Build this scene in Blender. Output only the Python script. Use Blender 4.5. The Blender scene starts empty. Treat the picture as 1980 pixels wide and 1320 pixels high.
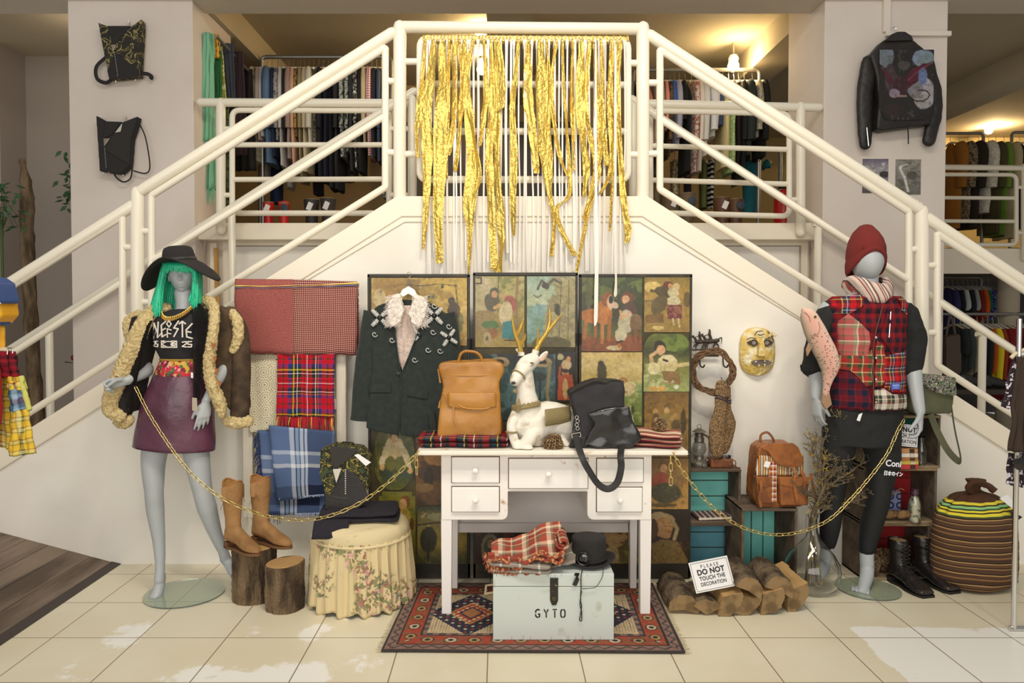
import bpy,math,random
import numpy as np
from mathutils import Vector,Matrix,noise
random.seed(7)
S=bpy.context.scene
COL=S.collection
PI=math.pi
# ---------------- camera ----------------
F=1430.0;PX,PY=965.0,632.4;PITCH=math.radians(1.5)
CAM=Vector((0,0,1.5))
cd=bpy.data.cameras.new('camera');cam=bpy.data.objects.new('camera',cd);COL.objects.link(cam)
cd.sensor_width=36;cd.lens=36*F/1980;cam.location=CAM
cam.rotation_euler=(PI/2-PITCH,0,0)
cd.shift_x=(990-PX)/1980;cd.shift_y=-(660-PY)/1980
cd.clip_end=60
S.camera=cam
# ---------------- world, lights, exposure ----------------
S.view_settings.view_transform='Standard';S.view_settings.look='None'
S.view_settings.exposure=0.1;S.view_settings.gamma=1.0;S.view_settings.use_curve_mapping=False
w=bpy.data.worlds.new('world');S.world=w;w.use_nodes=True
w.node_tree.nodes['Background'].inputs[0].default_value=(1.0,.95,.87,1)
w.node_tree.nodes['Background'].inputs[1].default_value=0.28
def area(name,loc,rot,sx,sy,power,col):
    l=bpy.data.lights.new(name,'AREA');l.shape='RECTANGLE';l.size=sx;l.size_y=sy;l.energy=power;l.color=col
    o=bpy.data.objects.new(name,l);COL.objects.link(o);o.location=loc;o.rotation_euler=rot;return o
def spot(name,loc,target,power,col,ang=75,size=.06,blend=.8):
    l=bpy.data.lights.new(name,'SPOT');l.energy=power;l.color=col;l.spot_size=math.radians(ang);l.spot_blend=blend;l.shadow_soft_size=size
    o=bpy.data.objects.new(name,l);COL.objects.link(o);o.location=loc
    o.rotation_euler=(Vector(target)-Vector(loc)).to_track_quat('-Z','Y').to_euler();return o
def point(name,loc,power,col,size=.06):
    l=bpy.data.lights.new(name,'POINT');l.energy=power;l.color=col;l.shadow_soft_size=size
    o=bpy.data.objects.new(name,l);COL.objects.link(o);o.location=loc;return o
area('window_daylight',(-.8,-3.2,2.3),(math.radians(86),0,0),6.5,3.0,190,(1.0,.955,.91))
area('ceiling_light_panel',(.2,1.6,4.6),(math.radians(22),0,0),3.2,.5,85,(1.0,.93,.80))
spot('track_spot_centre',(.6,1.2,4.3),(.15,4.3,1.6),150,(1.0,.88,.70),70,.12)
spot('track_spot_left',(-1.6,1.2,4.3),(-1.5,4.3,1.0),60,(1.0,.90,.74),70,.12)
spot('track_spot_right',(2.2,1.2,4.3),(1.9,4.3,1.0),60,(1.0,.90,.74),70,.12)
area('upper_floor_fill',(.2,6.3,3.98),(math.radians(-25),0,0),3.0,.12,16,(1.0,.9,.75))  # unseen fill added to brighten the clothes upstairs, no fixture modelled
# ---------------- picture <-> place ----------------
_cf,_sf=math.cos(PITCH),math.sin(PITCH)
def ray(px,py):
    dx=(px-PX)/F;dy=-(py-PY)/F
    return Vector((dx,_cf+dy*_sf,-_sf+dy*_cf))
def W(px,py,Y):
    d=ray(px,py);return CAM+d*(Y/d.y)
def G(px,py,z=0.0):
    d=ray(px,py);return CAM+d*((z-CAM.z)/d.z)
def lin(h):
    h=h.lstrip('#');o=[]
    for i in(0,2,4):
        c=int(h[i:i+2],16)/255;o.append(c/12.92 if c<=.04045 else((c+.055)/1.055)**2.4)
    return o
TINT=(1.0,.965,.91)
def A(h,k=1.0):
    if isinstance(h,(tuple,list)):return tuple(h[:3])
    return tuple(min(.95,c*k/t)for c,t in zip(lin(h),TINT))
# ---------------- materials ----------------
MATS={}
def _base(name):
    m=bpy.data.materials.new(name);m.use_nodes=True
    nt=m.node_tree;b=nt.nodes['Principled BSDF'];return m,nt,b
def bump_in(nt,b,sc,st,dist=.005,coord='Object',detail=4,kind='noise'):
    tc=nt.nodes.new('ShaderNodeTexCoord')
    n=nt.nodes.new('ShaderNodeTexNoise' if kind=='noise' else 'ShaderNodeTexVoronoi')
    n.inputs['Scale'].default_value=sc
    if kind=='noise':n.inputs['Detail'].default_value=detail
    nt.links.new(tc.outputs[coord],n.inputs['Vector'])
    bp=nt.nodes.new('ShaderNodeBump');bp.inputs['Strength'].default_value=st;bp.inputs['Distance'].default_value=dist
    nt.links.new(n.outputs[0],bp.inputs['Height']);nt.links.new(bp.outputs[0],b.inputs['Normal'])
def M(name,c='#808080',rough=.6,metal=0.,bump=None,var=None,k=1.,sheen=0,coat=0,emit=None,trans=0,alpha=1,kind='noise',stretch=None):
    """plain / mottled material.  var=(scale, second colour, threshold lo, hi)"""
    if name in MATS:return MATS[name]
    m,nt,b=_base(name)
    b.inputs['Base Color'].default_value=(*A(c,k),1);b.inputs['Roughness'].default_value=rough;b.inputs['Metallic'].default_value=metal
    if sheen:b.inputs['Sheen Weight'].default_value=sheen
    if coat:b.inputs['Coat Weight'].default_value=coat;b.inputs['Coat Roughness'].default_value=.15
    if trans:b.inputs['Transmission Weight'].default_value=trans;b.inputs['IOR'].default_value=1.45
    if alpha<1:b.inputs['Alpha'].default_value=alpha
    if emit:b.inputs['Emission Color'].default_value=(*A(emit[0]),1);b.inputs['Emission Strength'].default_value=emit[1]
    if var:
        sc,c2,lo,hi=var
        tc=nt.nodes.new('ShaderNodeTexCoord');n=nt.nodes.new('ShaderNodeTexNoise');n.inputs['Scale'].default_value=sc;n.inputs['Detail'].default_value=5
        src=tc.outputs['Object']
        if stretch:
            mp=nt.nodes.new('ShaderNodeMapping');mp.inputs['Scale'].default_value=stretch;nt.links.new(src,mp.inputs[0]);src=mp.outputs[0]
        nt.links.new(src,n.inputs['Vector'])
        r=nt.nodes.new('ShaderNodeValToRGB');r.color_ramp.elements[0].position=lo;r.color_ramp.elements[1].position=hi
        r.color_ramp.elements[0].color=(*A(c,k),1);r.color_ramp.elements[1].color=(*A(c2,k),1)
        nt.links.new(n.outputs[0],r.inputs[0]);nt.links.new(r.outputs[0],b.inputs['Base Color'])
    if bump:bump_in(nt,b,*bump,kind=kind)
    MATS[name]=m;return m
def ramp(nt,src,stops,const=True):
    r=nt.nodes.new('ShaderNodeValToRGB');cr=r.color_ramp;cr.interpolation='CONSTANT' if const else 'LINEAR'
    stops=sorted(stops,key=lambda s:s[0])[:32]
    cr.elements[0].position=stops[0][0];cr.elements[0].color=(*A(stops[0][1]),1)
    cr.elements[1].position=stops[1][0]if len(stops)>1 else 1;cr.elements[1].color=(*A(stops[min(1,len(stops)-1)][1]),1)
    for p,c in stops[2:]:
        e=cr.elements.new(p);e.color=(*A(c),1)
    nt.links.new(src,r.inputs[0]);return r.outputs[0]
def bands(seq):
    """[(width,colour),...] -> stops over one repeat 0..1"""
    t=sum(w_ for w_,_ in seq);p=0;out=[]
    for w_,c in seq:out.append((p,c));p+=w_/t
    return out
def math_n(nt,op,a,b_=None):
    n=nt.nodes.new('ShaderNodeMath');n.operation=op
    for i,x in enumerate((a,b_)):
        if x is None:continue
        if isinstance(x,(int,float)):n.inputs[i].default_value=x
        else:nt.links.new(x,n.inputs[i])
    return n.outputs[0]
def mix_n(nt,fac,a,b_,mode='MIX'):
    n=nt.nodes.new('ShaderNodeMix');n.data_type='RGBA';n.blend_type=mode
    if isinstance(fac,(int,float)):n.inputs[0].default_value=fac
    else:nt.links.new(fac,n.inputs[0])
    for i,x in((6,a),(7,b_)):
        if isinstance(x,(tuple,list,str)):n.inputs[i].default_value=(*A(x),1)
        else:nt.links.new(x,n.inputs[i])
    return n.outputs[2]
def axes(nt,coord,ua,va,rot=0,warp=0):
    tc=nt.nodes.new('ShaderNodeTexCoord');src=tc.outputs[coord]
    if warp:
        nz=nt.nodes.new('ShaderNodeTexNoise');nz.inputs['Scale'].default_value=3.;nt.links.new(src,nz.inputs['Vector'])
        va_=nt.nodes.new('ShaderNodeVectorMath');va_.operation='SCALE';nt.links.new(nz.outputs['Color'],va_.inputs[0]);va_.inputs['Scale'].default_value=warp
        ad=nt.nodes.new('ShaderNodeVectorMath');ad.operation='ADD';nt.links.new(src,ad.inputs[0]);nt.links.new(va_.outputs[0],ad.inputs[1]);src=ad.outputs[0]
    if rot:
        mp=nt.nodes.new('ShaderNodeMapping');mp.inputs['Rotation'].default_value=rot if isinstance(rot,tuple)else(0,rot,0)
        nt.links.new(src,mp.inputs[0]);src=mp.outputs[0]
    sp=nt.nodes.new('ShaderNodeSeparateXYZ');nt.links.new(src,sp.inputs[0])
    return sp.outputs[ua],sp.outputs[va]
def plaid_out(nt,u,v,su,sv,useq,vseq=None,fac=.5):
    uf=math_n(nt,'FRACT',math_n(nt,'MULTIPLY',u,su));vf=math_n(nt,'FRACT',math_n(nt,'MULTIPLY',v,sv))
    a=ramp(nt,uf,bands(useq));b_=ramp(nt,vf,bands(vseq or useq))
    return mix_n(nt,fac,a,b_)
def plaid(name,su,sv,useq,vseq=None,coord='UV',ua=0,va=1,rot=0,rough=.95,bump=(900,.5,.002),warp=0,fac=.5):
    if name in MATS:return MATS[name]
    m,nt,b=_base(name);b.inputs['Roughness'].default_value=rough;b.inputs['Specular IOR Level'].default_value=.2
    u,v=axes(nt,coord,ua,va,rot,warp)
    nt.links.new(plaid_out(nt,u,v,su,sv,useq,vseq,fac),b.inputs['Base Color'])
    if bump:bump_in(nt,b,*bump)
    MATS[name]=m;return m
def stripes(name,s,seq,coord='UV',ax=1,rough=.95,bump=(900,.5,.002),rot=0,warp=0,const=True):
    if name in MATS:return MATS[name]
    m,nt,b=_base(name);b.inputs['Roughness'].default_value=rough;b.inputs['Specular IOR Level'].default_value=.2
    u,v=axes(nt,coord,ax,ax,rot,warp)
    f_=math_n(nt,'FRACT',math_n(nt,'MULTIPLY',u,s))
    nt.links.new(ramp(nt,f_,bands(seq),const),b.inputs['Base Color'])
    if bump:bump_in(nt,b,*bump)
    MATS[name]=m;return m
def vcol(name,rough=.6,coat=0,bump=None):
    if name in MATS:return MATS[name]
    m,nt,b=_base(name);a=nt.nodes.new('ShaderNodeAttribute');a.attribute_name='Col'
    nt.links.new(a.outputs['Color'],b.inputs['Base Color']);b.inputs['Roughness'].default_value=rough
    if coat:b.inputs['Coat Weight'].default_value=coat;b.inputs['Coat Roughness'].default_value=.25
    if bump:bump_in(nt,b,*bump)
    MATS[name]=m;return m
# ---------------- mesh builder ----------------
def frames(pts,closed=False):
    n=len(pts);out=[]
    ups=None
    for i in range(n):
        if closed:t=pts[(i+1)%n]-pts[i-1]
        else:t=pts[min(i+1,n-1)]-pts[max(i-1,0)]
        t=t.normalized()if t.length>1e-9 else Vector((0,0,1))
        if ups is None:
            ups=Vector((0,1,0))if abs(t.y)<.9 else Vector((1,0,0))
        a=(ups-t*ups.dot(t))
        a=a.normalized()if a.length>1e-6 else t.orthogonal().normalized()
        ups=a;out.append((t,a,t.cross(a)))
    return out
class MB:
    def __init__(s):s.v=[];s.f=[];s.uv=[];s.c=[]
    def add(s,vs,fs,uv=None,col=None):
        o=len(s.v);s.v+=[Vector(p)for p in vs];s.f+=[tuple(i+o for i in f)for f in fs]
        s.uv+=uv if uv else[(0,0)]*len(vs)
        s.c+=col if col else[(1,1,1)]*len(vs);return s
    def mm(s,x0,x1,y0,y1,z0,z1):
        return s.add([(x,y,z)for z in(z0,z1)for y in(y0,y1)for x in(x0,x1)],
                     [(0,2,3,1),(4,5,7,6),(0,1,5,4),(2,6,7,3),(0,4,6,2),(1,3,7,5)])
    def box(s,c,d,rot=None):
        c=Vector(c);m=rot if rot is not None else Matrix.Identity(3)
        vs=[c+m@Vector((x*d[0]/2,y*d[1]/2,z*d[2]/2))for z in(-1,1)for y in(-1,1)for x in(-1,1)]
        return s.add(vs,[(0,2,3,1),(4,5,7,6),(0,1,5,4),(2,6,7,3),(0,4,6,2),(1,3,7,5)])
    def tube(s,pts,r,n=8,closed=False,flat=1.0,cap=True,rnd=False):
        pts=[Vector(p)for p in pts];k=len(pts)
        rs=[r]*k if isinstance(r,(int,float))else list(r)
        if rnd and not closed:      # rounded ends
            t0=(pts[0]-pts[1]).normalized();t1=(pts[-1]-pts[-2]).normalized()
            r0,r1=rs[0],rs[-1]
            pts=[pts[0]+t0*r0*.95,pts[0]+t0*r0*.6]+pts+[pts[-1]+t1*r1*.6,pts[-1]+t1*r1*.95]
            rs=[r0*.3,r0*.8]+rs+[r1*.8,r1*.3];k=len(pts)
        fr=frames(pts,closed);vs=[];uv=[];L=0
        for i in range(k):
            if i:L+=(pts[i]-pts[i-1]).length
            t,a,b=fr[i]
            for j in range(n):
                q=2*PI*j/n
                vs.append(pts[i]+a*(math.cos(q)*rs[i]*flat)+b*(math.sin(q)*rs[i]));uv.append((j/n,L))
        fs=[]
        for i in range(k if closed else k-1):
            for j in range(n):
                a0=i*n+j;a1=i*n+(j+1)%n;i2=(i+1)%k
                fs.append((a0,a1,i2*n+(j+1)%n,i2*n+j))
        if cap and not closed:
            fs.append(tuple(range(n-1,-1,-1)));fs.append(tuple((k-1)*n+j for j in range(n)))
        return s.add(vs,fs,uv)
    def lathe(s,prof,c=(0,0,0),n=24,m=None,sx=1,sy=1,fn=None,cap=True):
        c=Vector(c);vs=[];uv=[]
        for i,(r,z)in enumerate(prof):
            for j in range(n):
                q=2*PI*j/n;rr=r*(fn(q,z)if fn else 1)
                p=Vector((rr*math.cos(q)*sx,rr*math.sin(q)*sy,z))
                vs.append(c+(m@p if m is not None else p));uv.append((j/n,z))
        fs=[]
        for i in range(len(prof)-1):
            for j in range(n):fs.append((i*n+j,i*n+(j+1)%n,(i+1)*n+(j+1)%n,(i+1)*n+j))
        if cap:
            if prof[0][0]>1e-5:fs.append(tuple(range(n-1,-1,-1)))
            if prof[-1][0]>1e-5:fs.append(tuple((len(prof)-1)*n+j for j in range(n)))
        return s.add(vs,fs,uv)
    def prism(s,poly,y0,y1,ax='y'):
        """poly in (x,z) extruded along y (or (x,y) along z when ax=='z', or (y,z) along x)"""
        f={'y':lambda a,b,t:(a,t,b),'z':lambda a,b,t:(a,b,t),'x':lambda a,b,t:(t,a,b)}[ax]
        n=len(poly);vs=[f(a,b,y0)for a,b in poly]+[f(a,b,y1)for a,b in poly]
        fs=[tuple(range(n)),tuple(range(2*n-1,n-1,-1))]+[(i,n+i,n+(i+1)%n,(i+1)%n)for i in range(n)]
        uv=[(a,b)for a,b in poly]*2
        return s.add(vs,fs,uv)
    def loft(s,rings,cap=True,closed=True,uvs=None):
        n=len(rings[0]);vs=[p for r in rings for p in r];fs=[]
        uv=[(j/n,i/(len(rings)-1))for i in range(len(rings))for j in range(n)]if not uvs else uvs
        for i in range(len(rings)-1):
            for j in range(n if closed else n-1):
                fs.append((i*n+j,i*n+(j+1)%n,(i+1)*n+(j+1)%n,(i+1)*n+j))
        if cap and closed:fs.append(tuple(range(n-1,-1,-1)));fs.append(tuple((len(rings)-1)*n+j for j in range(n)))
        return s.add(vs,fs,uv)
    def grid(s,nu,nv,fn,us=1.,vs_=1.,cfn=None):
        vs=[];uv=[];cs=[]
        for j in range(nv+1):
            for i in range(nu+1):
                u,v=i/nu,j/nv;vs.append(Vector(fn(u,v)));uv.append((u*us,v*vs_))
                if cfn:cs.append(cfn(u,v))
        fs=[(j*(nu+1)+i,j*(nu+1)+i+1,(j+1)*(nu+1)+i+1,(j+1)*(nu+1)+i)for j in range(nv)for i in range(nu)]
        return s.add(vs,fs,uv,cs or None)
    def ball(s,c,r,n=16,sc=(1,1,1),m=None):
        prof=[(math.sin(PI*i/(n//2))*1.0,-math.cos(PI*i/(n//2)))for i in range(n//2+1)]
        prof[0]=(.001,-1);prof[-1]=(.001,1)
        mm=Matrix.Diagonal(Vector(sc)*r)
        if m is not None:mm=m@mm
        return s.lathe(prof,c,n,mm)
    def xf(s,fn):s.v=[Vector(fn(p))for p in s.v];return s
    def build(s,name,mat,parent=None,smooth=35,bevel=0,sub=0,solid=0,remesh=0,smth=0,disp=None,label=None,usecol=False,noflip=False):
        me=bpy.data.meshes.new(name)
        off=parent_loc(parent)if parent else Vector((0,0,0))
        me.from_pydata([tuple(p-off)for p in s.v],[],s.f)
        uvl=me.uv_layers.new(name='UVMap');li=np.empty(len(me.loops),dtype=np.int32);me.loops.foreach_get('vertex_index',li)
        uvl.data.foreach_set('uv',np.array(s.uv,dtype=np.float32)[li].ravel())
        if usecol:
            ca=me.color_attributes.new('Col','FLOAT_COLOR','POINT')
            arr=np.ones((len(s.v),4),dtype=np.float32);arr[:,:3]=np.array(s.c,dtype=np.float32);ca.data.foreach_set('color',arr.ravel())
        if mat:
            for m_ in(mat if isinstance(mat,(list,tuple))else[mat]):me.materials.append(m_)
        me.validate();me.update()
        if not noflip:
            import bmesh
            bm=bmesh.new();bm.from_mesh(me);bmesh.ops.recalc_face_normals(bm,faces=bm.faces);bm.to_mesh(me);bm.free()
        o=bpy.data.objects.new(name,me);COL.objects.link(o)
        if parent:o.parent=parent
        if smooth is not False:
            me.polygons.foreach_set('use_smooth',[True]*len(me.polygons))
            if smooth<170 and not remesh:me.set_sharp_from_angle(angle=math.radians(smooth))
        if solid:
            md=o.modifiers.new('solid','SOLIDIFY');md.thickness=solid;md.offset=0
        if bevel:
            md=o.modifiers.new('bevel','BEVEL');md.width=bevel;md.segments=2;md.limit_method='ANGLE';md.angle_limit=math.radians(40)
        if remesh:
            md=o.modifiers.new('remesh','REMESH');md.mode='VOXEL';md.voxel_size=remesh;md.use_smooth_shade=True
        if smth:
            md=o.modifiers.new('smooth','SMOOTH');md.factor=.5;md.iterations=smth
        if sub:
            md=o.modifiers.new('sub','SUBSURF');md.levels=sub;md.render_levels=sub
        if disp:      # (noise size, strength)
            t=bpy.data.textures.new(name,'CLOUDS');t.noise_scale=disp[0];t.noise_depth=1
            md=o.modifiers.new('disp','DISPLACE');md.texture=t;md.strength=disp[1];md.mid_level=.5;md.texture_coords='LOCAL'
        if label:o['label']=label
        return o
def parent_loc(o):
    l=Vector((0,0,0))
    while o:l+=o.location;o=o.parent
    return l
def thing(name,label,cat,loc=(0,0,0),group=None):
    o=bpy.data.objects.new(name,None);COL.objects.link(o);o.empty_display_size=.05
    o.location=loc;o['label']=label;o['category']=cat
    if group:o['group']=group
    return o
def tag(o,label,cat,group=None,kind=None):
    o['label']=label;o['category']=cat
    if group:o['group']=group
    if kind:o['kind']=kind
    return o
def struct(o):o['kind']='structure';return o
def kids(o,tab={}):return[c for c in COL.objects if c.parent==o]
def copy_tree(o,parent=None,chs=None):
    c=o.copy();COL.objects.link(c)
    if parent:c.parent=parent
    for ch in kids(o):copy_tree(ch,c)
    return c
def arc(c,r,a0,a1,n,plane='xz'):
    c=Vector(c);out=[]
    for i in range(n+1):
        a=a0+(a1-a0)*i/n;x,y=r*math.cos(a),r*math.sin(a)
        out.append(c+Vector({'xz':(x,0,y),'xy':(x,y,0),'yz':(0,x,y)}[plane]))
    return out
def fillet(pts,r,n=5,closed=False):
    pts=[Vector(p)for p in pts];out=[];k=len(pts)
    for i,p in enumerate(pts):
        if not closed and i in(0,k-1):out.append(p);continue
        a=pts[i-1]-p;b=pts[(i+1)%k]-p;ra=min(r,a.length*.45,b.length*.45)
        pa=p+a.normalized()*ra;pb=p+b.normalized()*ra
        for j in range(n+1):
            t=j/n;out.append(pa*(1-t)**2+p*2*t*(1-t)+pb*t*t)
    return out
def spline(pts,n=6):
    P=[Vector(p)for p in pts];out=[]
    for i in range(len(P)-1):
        p0,p1,p2,p3=P[max(i-1,0)],P[i],P[i+1],P[min(i+2,len(P)-1)]
        for j in range(n):
            t=j/n;out.append(.5*((2*p1)+(p2-p0)*t+(2*p0-5*p1+4*p2-p3)*t*t+(3*p1-p0-3*p2+p3)*t**3))
    out.append(P[-1]);return out
def lerp(a,b,t):return a+(b-a)*t
def interp(x,xs,ys):
    return float(np.interp(x,xs,ys))
def nz(x,y=0,z=0,s=1.):return noise.noise(Vector((x*s,y*s,z*s)))
def textmesh(body,size,font_xs=1.0,offset=0,extrude=.0006,shear=0,align='CENTER',spacing=1.0):
    cu=bpy.data.curves.new('text','FONT');cu.body=body;cu.size=size;cu.extrude=extrude;cu.offset=offset;cu.align_x=align;cu.shear=shear
    cu.space_character=spacing;cu.resolution_u=4
    o=bpy.data.objects.new('text',cu);COL.objects.link(o)
    dg=bpy.context.evaluated_depsgraph_get();dg.update()
    me=bpy.data.meshes.new_from_object(o.evaluated_get(dg));bpy.data.objects.remove(o)
    vs=[Vector((v.co.x*font_xs,v.co.y,v.co.z))for v in me.vertices];fs=[tuple(p.vertices)for p in me.polygons]
    return vs,fs
# facing the camera: text x->x, y->z
def text_to(mb,body,size,c,xs=1.0,m=None,**kw):
    vs,fs=textmesh(body,size,xs,**kw);c=Vector(c)
    R=Matrix(((1,0,0),(0,0,-1),(0,1,0)))
    if m is not None:R=m@R
    return mb.add([c+R@v for v in vs],fs)
# ================= SETTING =================
YW=4.295
wallm=M('white_plaster','#f3ecdd',.75,var=(2.5,'#ebe2d2',.4,.7),bump=(60,.12,.003))
greym=M('grey_plaster','#b4a89c',.85,bump=(60,.1,.003),k=.95)
beamm=M('beige_ceiling_paint','#cfc0a2',.9,k=.8)
whitep=M('cream_gloss_paint','#efe5cf',.28,bump=(30,.03,.002))
trimm=M('cream_trim_paint','#efe3cc',.45)
def slab(name,mat,x0,x1,y0,y1,z0,z1,**k):return struct(MB().mm(x0,x1,y0,y1,z0,z1).build(name,mat,smooth=False,**k))
# tiled floor
def floor_mat():
    m,nt,b=_base('cream_tiles');N=nt.nodes;L=nt.links
    tc=N.new('ShaderNodeTexCoord');sp=N.new('ShaderNodeSeparateXYZ');L.new(tc.outputs['Object'],sp.inputs[0])
    x,y=sp.outputs[0],sp.outputs[1]
    fx=math_n(nt,'FRACT',math_n(nt,'MULTIPLY',math_n(nt,'ADD',x,.8455+397),1/.397))
    fy=math_n(nt,'FRACT',math_n(nt,'MULTIPLY',math_n(nt,'ADD',y,-3.118+403),1/.402))
    j=math_n(nt,'MAXIMUM',math_n(nt,'LESS_THAN',fx,.013),math_n(nt,'LESS_THAN',fy,.013))
    n=N.new('ShaderNodeTexNoise');n.inputs['Scale'].default_value=1.7;n.inputs['Detail'].default_value=3;L.new(tc.outputs['Object'],n.inputs[0])
    base=ramp(nt,n.outputs[0],[(.35,'#dfd2b2'),(.7,'#e8dec4')],False)
    n2=N.new('ShaderNodeTexNoise');n2.inputs['Scale'].default_value=3.1;n2.inputs['Detail'].default_value=8;n2.inputs['Roughness'].default_value=.75;L.new(tc.outputs['Object'],n2.inputs[0])
    # worn white residue: a large patch at the right, scattered smears at the left
    def boxm(x0,x1,y0,y1,soft=.06):
        a=N.new('ShaderNodeMapRange');a.inputs[1].default_value=x0;a.inputs[2].default_value=x0+soft;L.new(x,a.inputs[0])
        b_=N.new('ShaderNodeMapRange');b_.inputs[1].default_value=x1;b_.inputs[2].default_value=x1-soft;L.new(x,b_.inputs[0])
        c=N.new('ShaderNodeMapRange');c.inputs[1].default_value=y0;c.inputs[2].default_value=y0+soft;L.new(y,c.inputs[0])
        d=N.new('ShaderNodeMapRange');d.inputs[1].default_value=y1;d.inputs[2].default_value=y1-soft;L.new(y,d.inputs[0])
        return math_n(nt,'MULTIPLY',math_n(nt,'MULTIPLY',a.outputs[0],b_.outputs[0]),math_n(nt,'MULTIPLY',c.outputs[0],d.outputs[0]))
    big=boxm(1.62,2.9,2.4,3.46,.04)
    a1=math_n(nt,'MULTIPLY',big,.30)
    for q in((-1.35,-.62,2.4,3.12,.22),(-.98,-.72,3.22,3.55,.25),(-1.28,-1.0,3.26,3.5,.19),(-1.9,-1.55,3.15,3.6,.13),(-.85,-.55,3.4,3.75,.1),(-1.9,-.4,2.4,3.2,.10)):
        a1=math_n(nt,'ADD',a1,math_n(nt,'MULTIPLY',boxm(*q[:4],.12),q[4]))
    t=math_n(nt,'ADD',n2.outputs[0],a1)
    mr=N.new('ShaderNodeMapRange');mr.inputs[1].default_value=.64;mr.inputs[2].default_value=.70;L.new(t,mr.inputs[0])
    c=mix_n(nt,math_n(nt,'MULTIPLY',mr.outputs[0],.85),base,'#f7f3ea')
    L.new(mix_n(nt,j,c,'#8d7a62'),b.inputs['Base Color'])
    b.inputs['Roughness'].default_value=.38
    bp=N.new('ShaderNodeBump');bp.inputs['Distance'].default_value=.002;bp.inputs['Strength'].default_value=.5;bp.invert=True
    L.new(j,bp.inputs['Height']);L.new(bp.outputs[0],b.inputs['Normal'])
    return m
struct(MB().mm(-6,7,-4,12,-.1,0).build('floor',floor_mat(),smooth=False))
SL,SR=.628,.640
XL,XR,ZT=-.59,.856,2.143       # where the sloping tops reach the landing
def ztop(x):return ZT+(x-XL)*SL if x<XL else(ZT-(x-XR)*SR if x>XR else ZT)
wl=[(XL-ZT/SL,0),(XL,ZT-.005),(XR,ZT-.005),(XR+ZT/SR,0)]
struct(MB().prism(wl,YW,YW+.11).build('wall_stair',wallm,smooth=False))
hb=.118
tr=MB().prism([(XL-ZT/SL,0),(XL,ZT),(XR,ZT),(XR+ZT/SR,0),(XR+(ZT-hb)/SR-.02,0),(XR-.03,ZT-hb),(XL+.03,ZT-hb),(XL-(ZT-hb)/SL+.02,0)],YW-.018,YW+.12)
struct(tr.build('trim_1',trimm,smooth=False,bevel=.006))
tr=MB().prism([(XL-ZT/SL,-.03),(XL+.03,ZT-hb),(XR-.03,ZT-hb),(XR+ZT/SR,-.03),(XR+ZT/SR-.1,-.03),(XR-.045,ZT-hb-.028),(XL+.045,ZT-hb-.028),(XL-ZT/SL+.1,-.03)],YW-.009,YW+.02)
struct(tr.xf(lambda p:(p.x,p.y,max(p.z,.001))).build('trim_2',trimm,smooth=False))
# flights and landing
st=MB()
for s,x0,sl in((-1,XL,SL),(1,XR,SR)):
    pts=[(x0,ZT-.1)];x,z=x0,ZT-.1;run=.17/sl
    while z>.18:z-=.17;pts+=[(x,z),(x+s*run,z)];x+=s*run
    pts+=[(x,0),(x-s*.3,0),(x0,ZT-.5)]
    st.prism(pts,YW+.12,5.44)
st.mm(XL,XR,YW+.12,5.7,ZT-.3,ZT-.1)
struct(st.build('staircase',M('stair_terrazzo','#b5a894',.6),smooth=False))
bs=MB().prism([(XL-ZT/SL+.1,0),(XL,ZT-.08),(XL,ZT-.4),(XL-ZT/SL+.6,0)],5.44,5.54)
bs.prism([(XR+ZT/SR-.1,0),(XR,ZT-.08),(XR,ZT-.4),(XR+ZT/SR-.6,0)],5.44,5.54)
struct(bs.build('trim_3',trimm,smooth=False))
# pillars
PLx=(W(135,300,5.6).x,W(375,300,5.6).x);PRx=(W(1592,300,5.6).x,W(1829,300,5.6).x)
pm=M('pillar_plaster','#ddd0c4',.8,var=(1.5,'#d4c6b8',.4,.7),bump=(70,.15,.003))
struct(MB().mm(*PLx,5.6,6.4,0,4.6).build('wall_left_pillar',pm,smooth=False,bevel=.006))
struct(MB().mm(*PRx,5.6,6.3,0,4.6).build('wall_right_pillar',pm,smooth=False,bevel=.006))
# upper floor slab, fascia, ceiling, beams
ZF=W(450,432,5.7).z
slab('floor_upper',M('dark_floor','#5b4c3c',.6),PLx[1],PRx[0],5.93,9.1,ZF-.25,ZF-.02)
slab('floor_upper_side',M('dark_floor'),PRx[0],3.4,6.3,9.1,ZF-.25,ZF-.02)
slab('floor_upper_right',M('dark_floor'),PRx[0],9.5,8.2,12,ZF-.27,ZF-.02)
slab('trim_4',trimm,PLx[1],PRx[0],5.66,5.78,W(0,463,5.66).z,ZF,bevel=.005)
slab('trim_5',trimm,PRx[1],9.5,7.96,8.06,W(0,529,8).z,W(0,481,8).z)
slab('ceiling',beamm,-7,9.5,5.6,12.2,4.06,4.2)
slab('ceiling_beam',M('pale_beam','#cfc4b4',.85),-7,7,5.55,5.85,3.80,4.5)
slab('ceiling_beam_left',beamm,-2.42,-2.25,5.85,9.0,3.82,4.06)
slab('ceiling_beam_right',beamm,2.45,2.77,5.85,11.5,3.82,4.06)
slab('ceiling_beam_centre',beamm,-.10,.27,5.85,8.6,3.84,4.06)
slab('ceiling_beam_far_right',beamm,5.2,5.5,5.85,11.5,3.80,4.06)
slab('wall_back',M('warm_wall','#b59a70',.9),-3.2,2.3,8.6,8.75,0,4.06)
slab('wall_back_left',greym,-7,-3.2,7.6,7.75,0,4.06)
slab('wall_back_right',M('yellow_wall','#d9bd80',.9),2.3,9.5,11.2,11.3,ZF-.3,4.06)
slab('wall_upper_left',greym,-3.3,-3.2,6.4,8.6,0,4.06)
slab('wall_pilaster_left',greym,W(-30,0,7.4).x,W(22,0,7.4).x,7.2,7.6,0,4.06)
slab('wall_back_column',M('warm_wall'),W(1022,0,8.3).x,W(1120,0,8.3).x,8.2,8.6,ZF,4.06)
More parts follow.
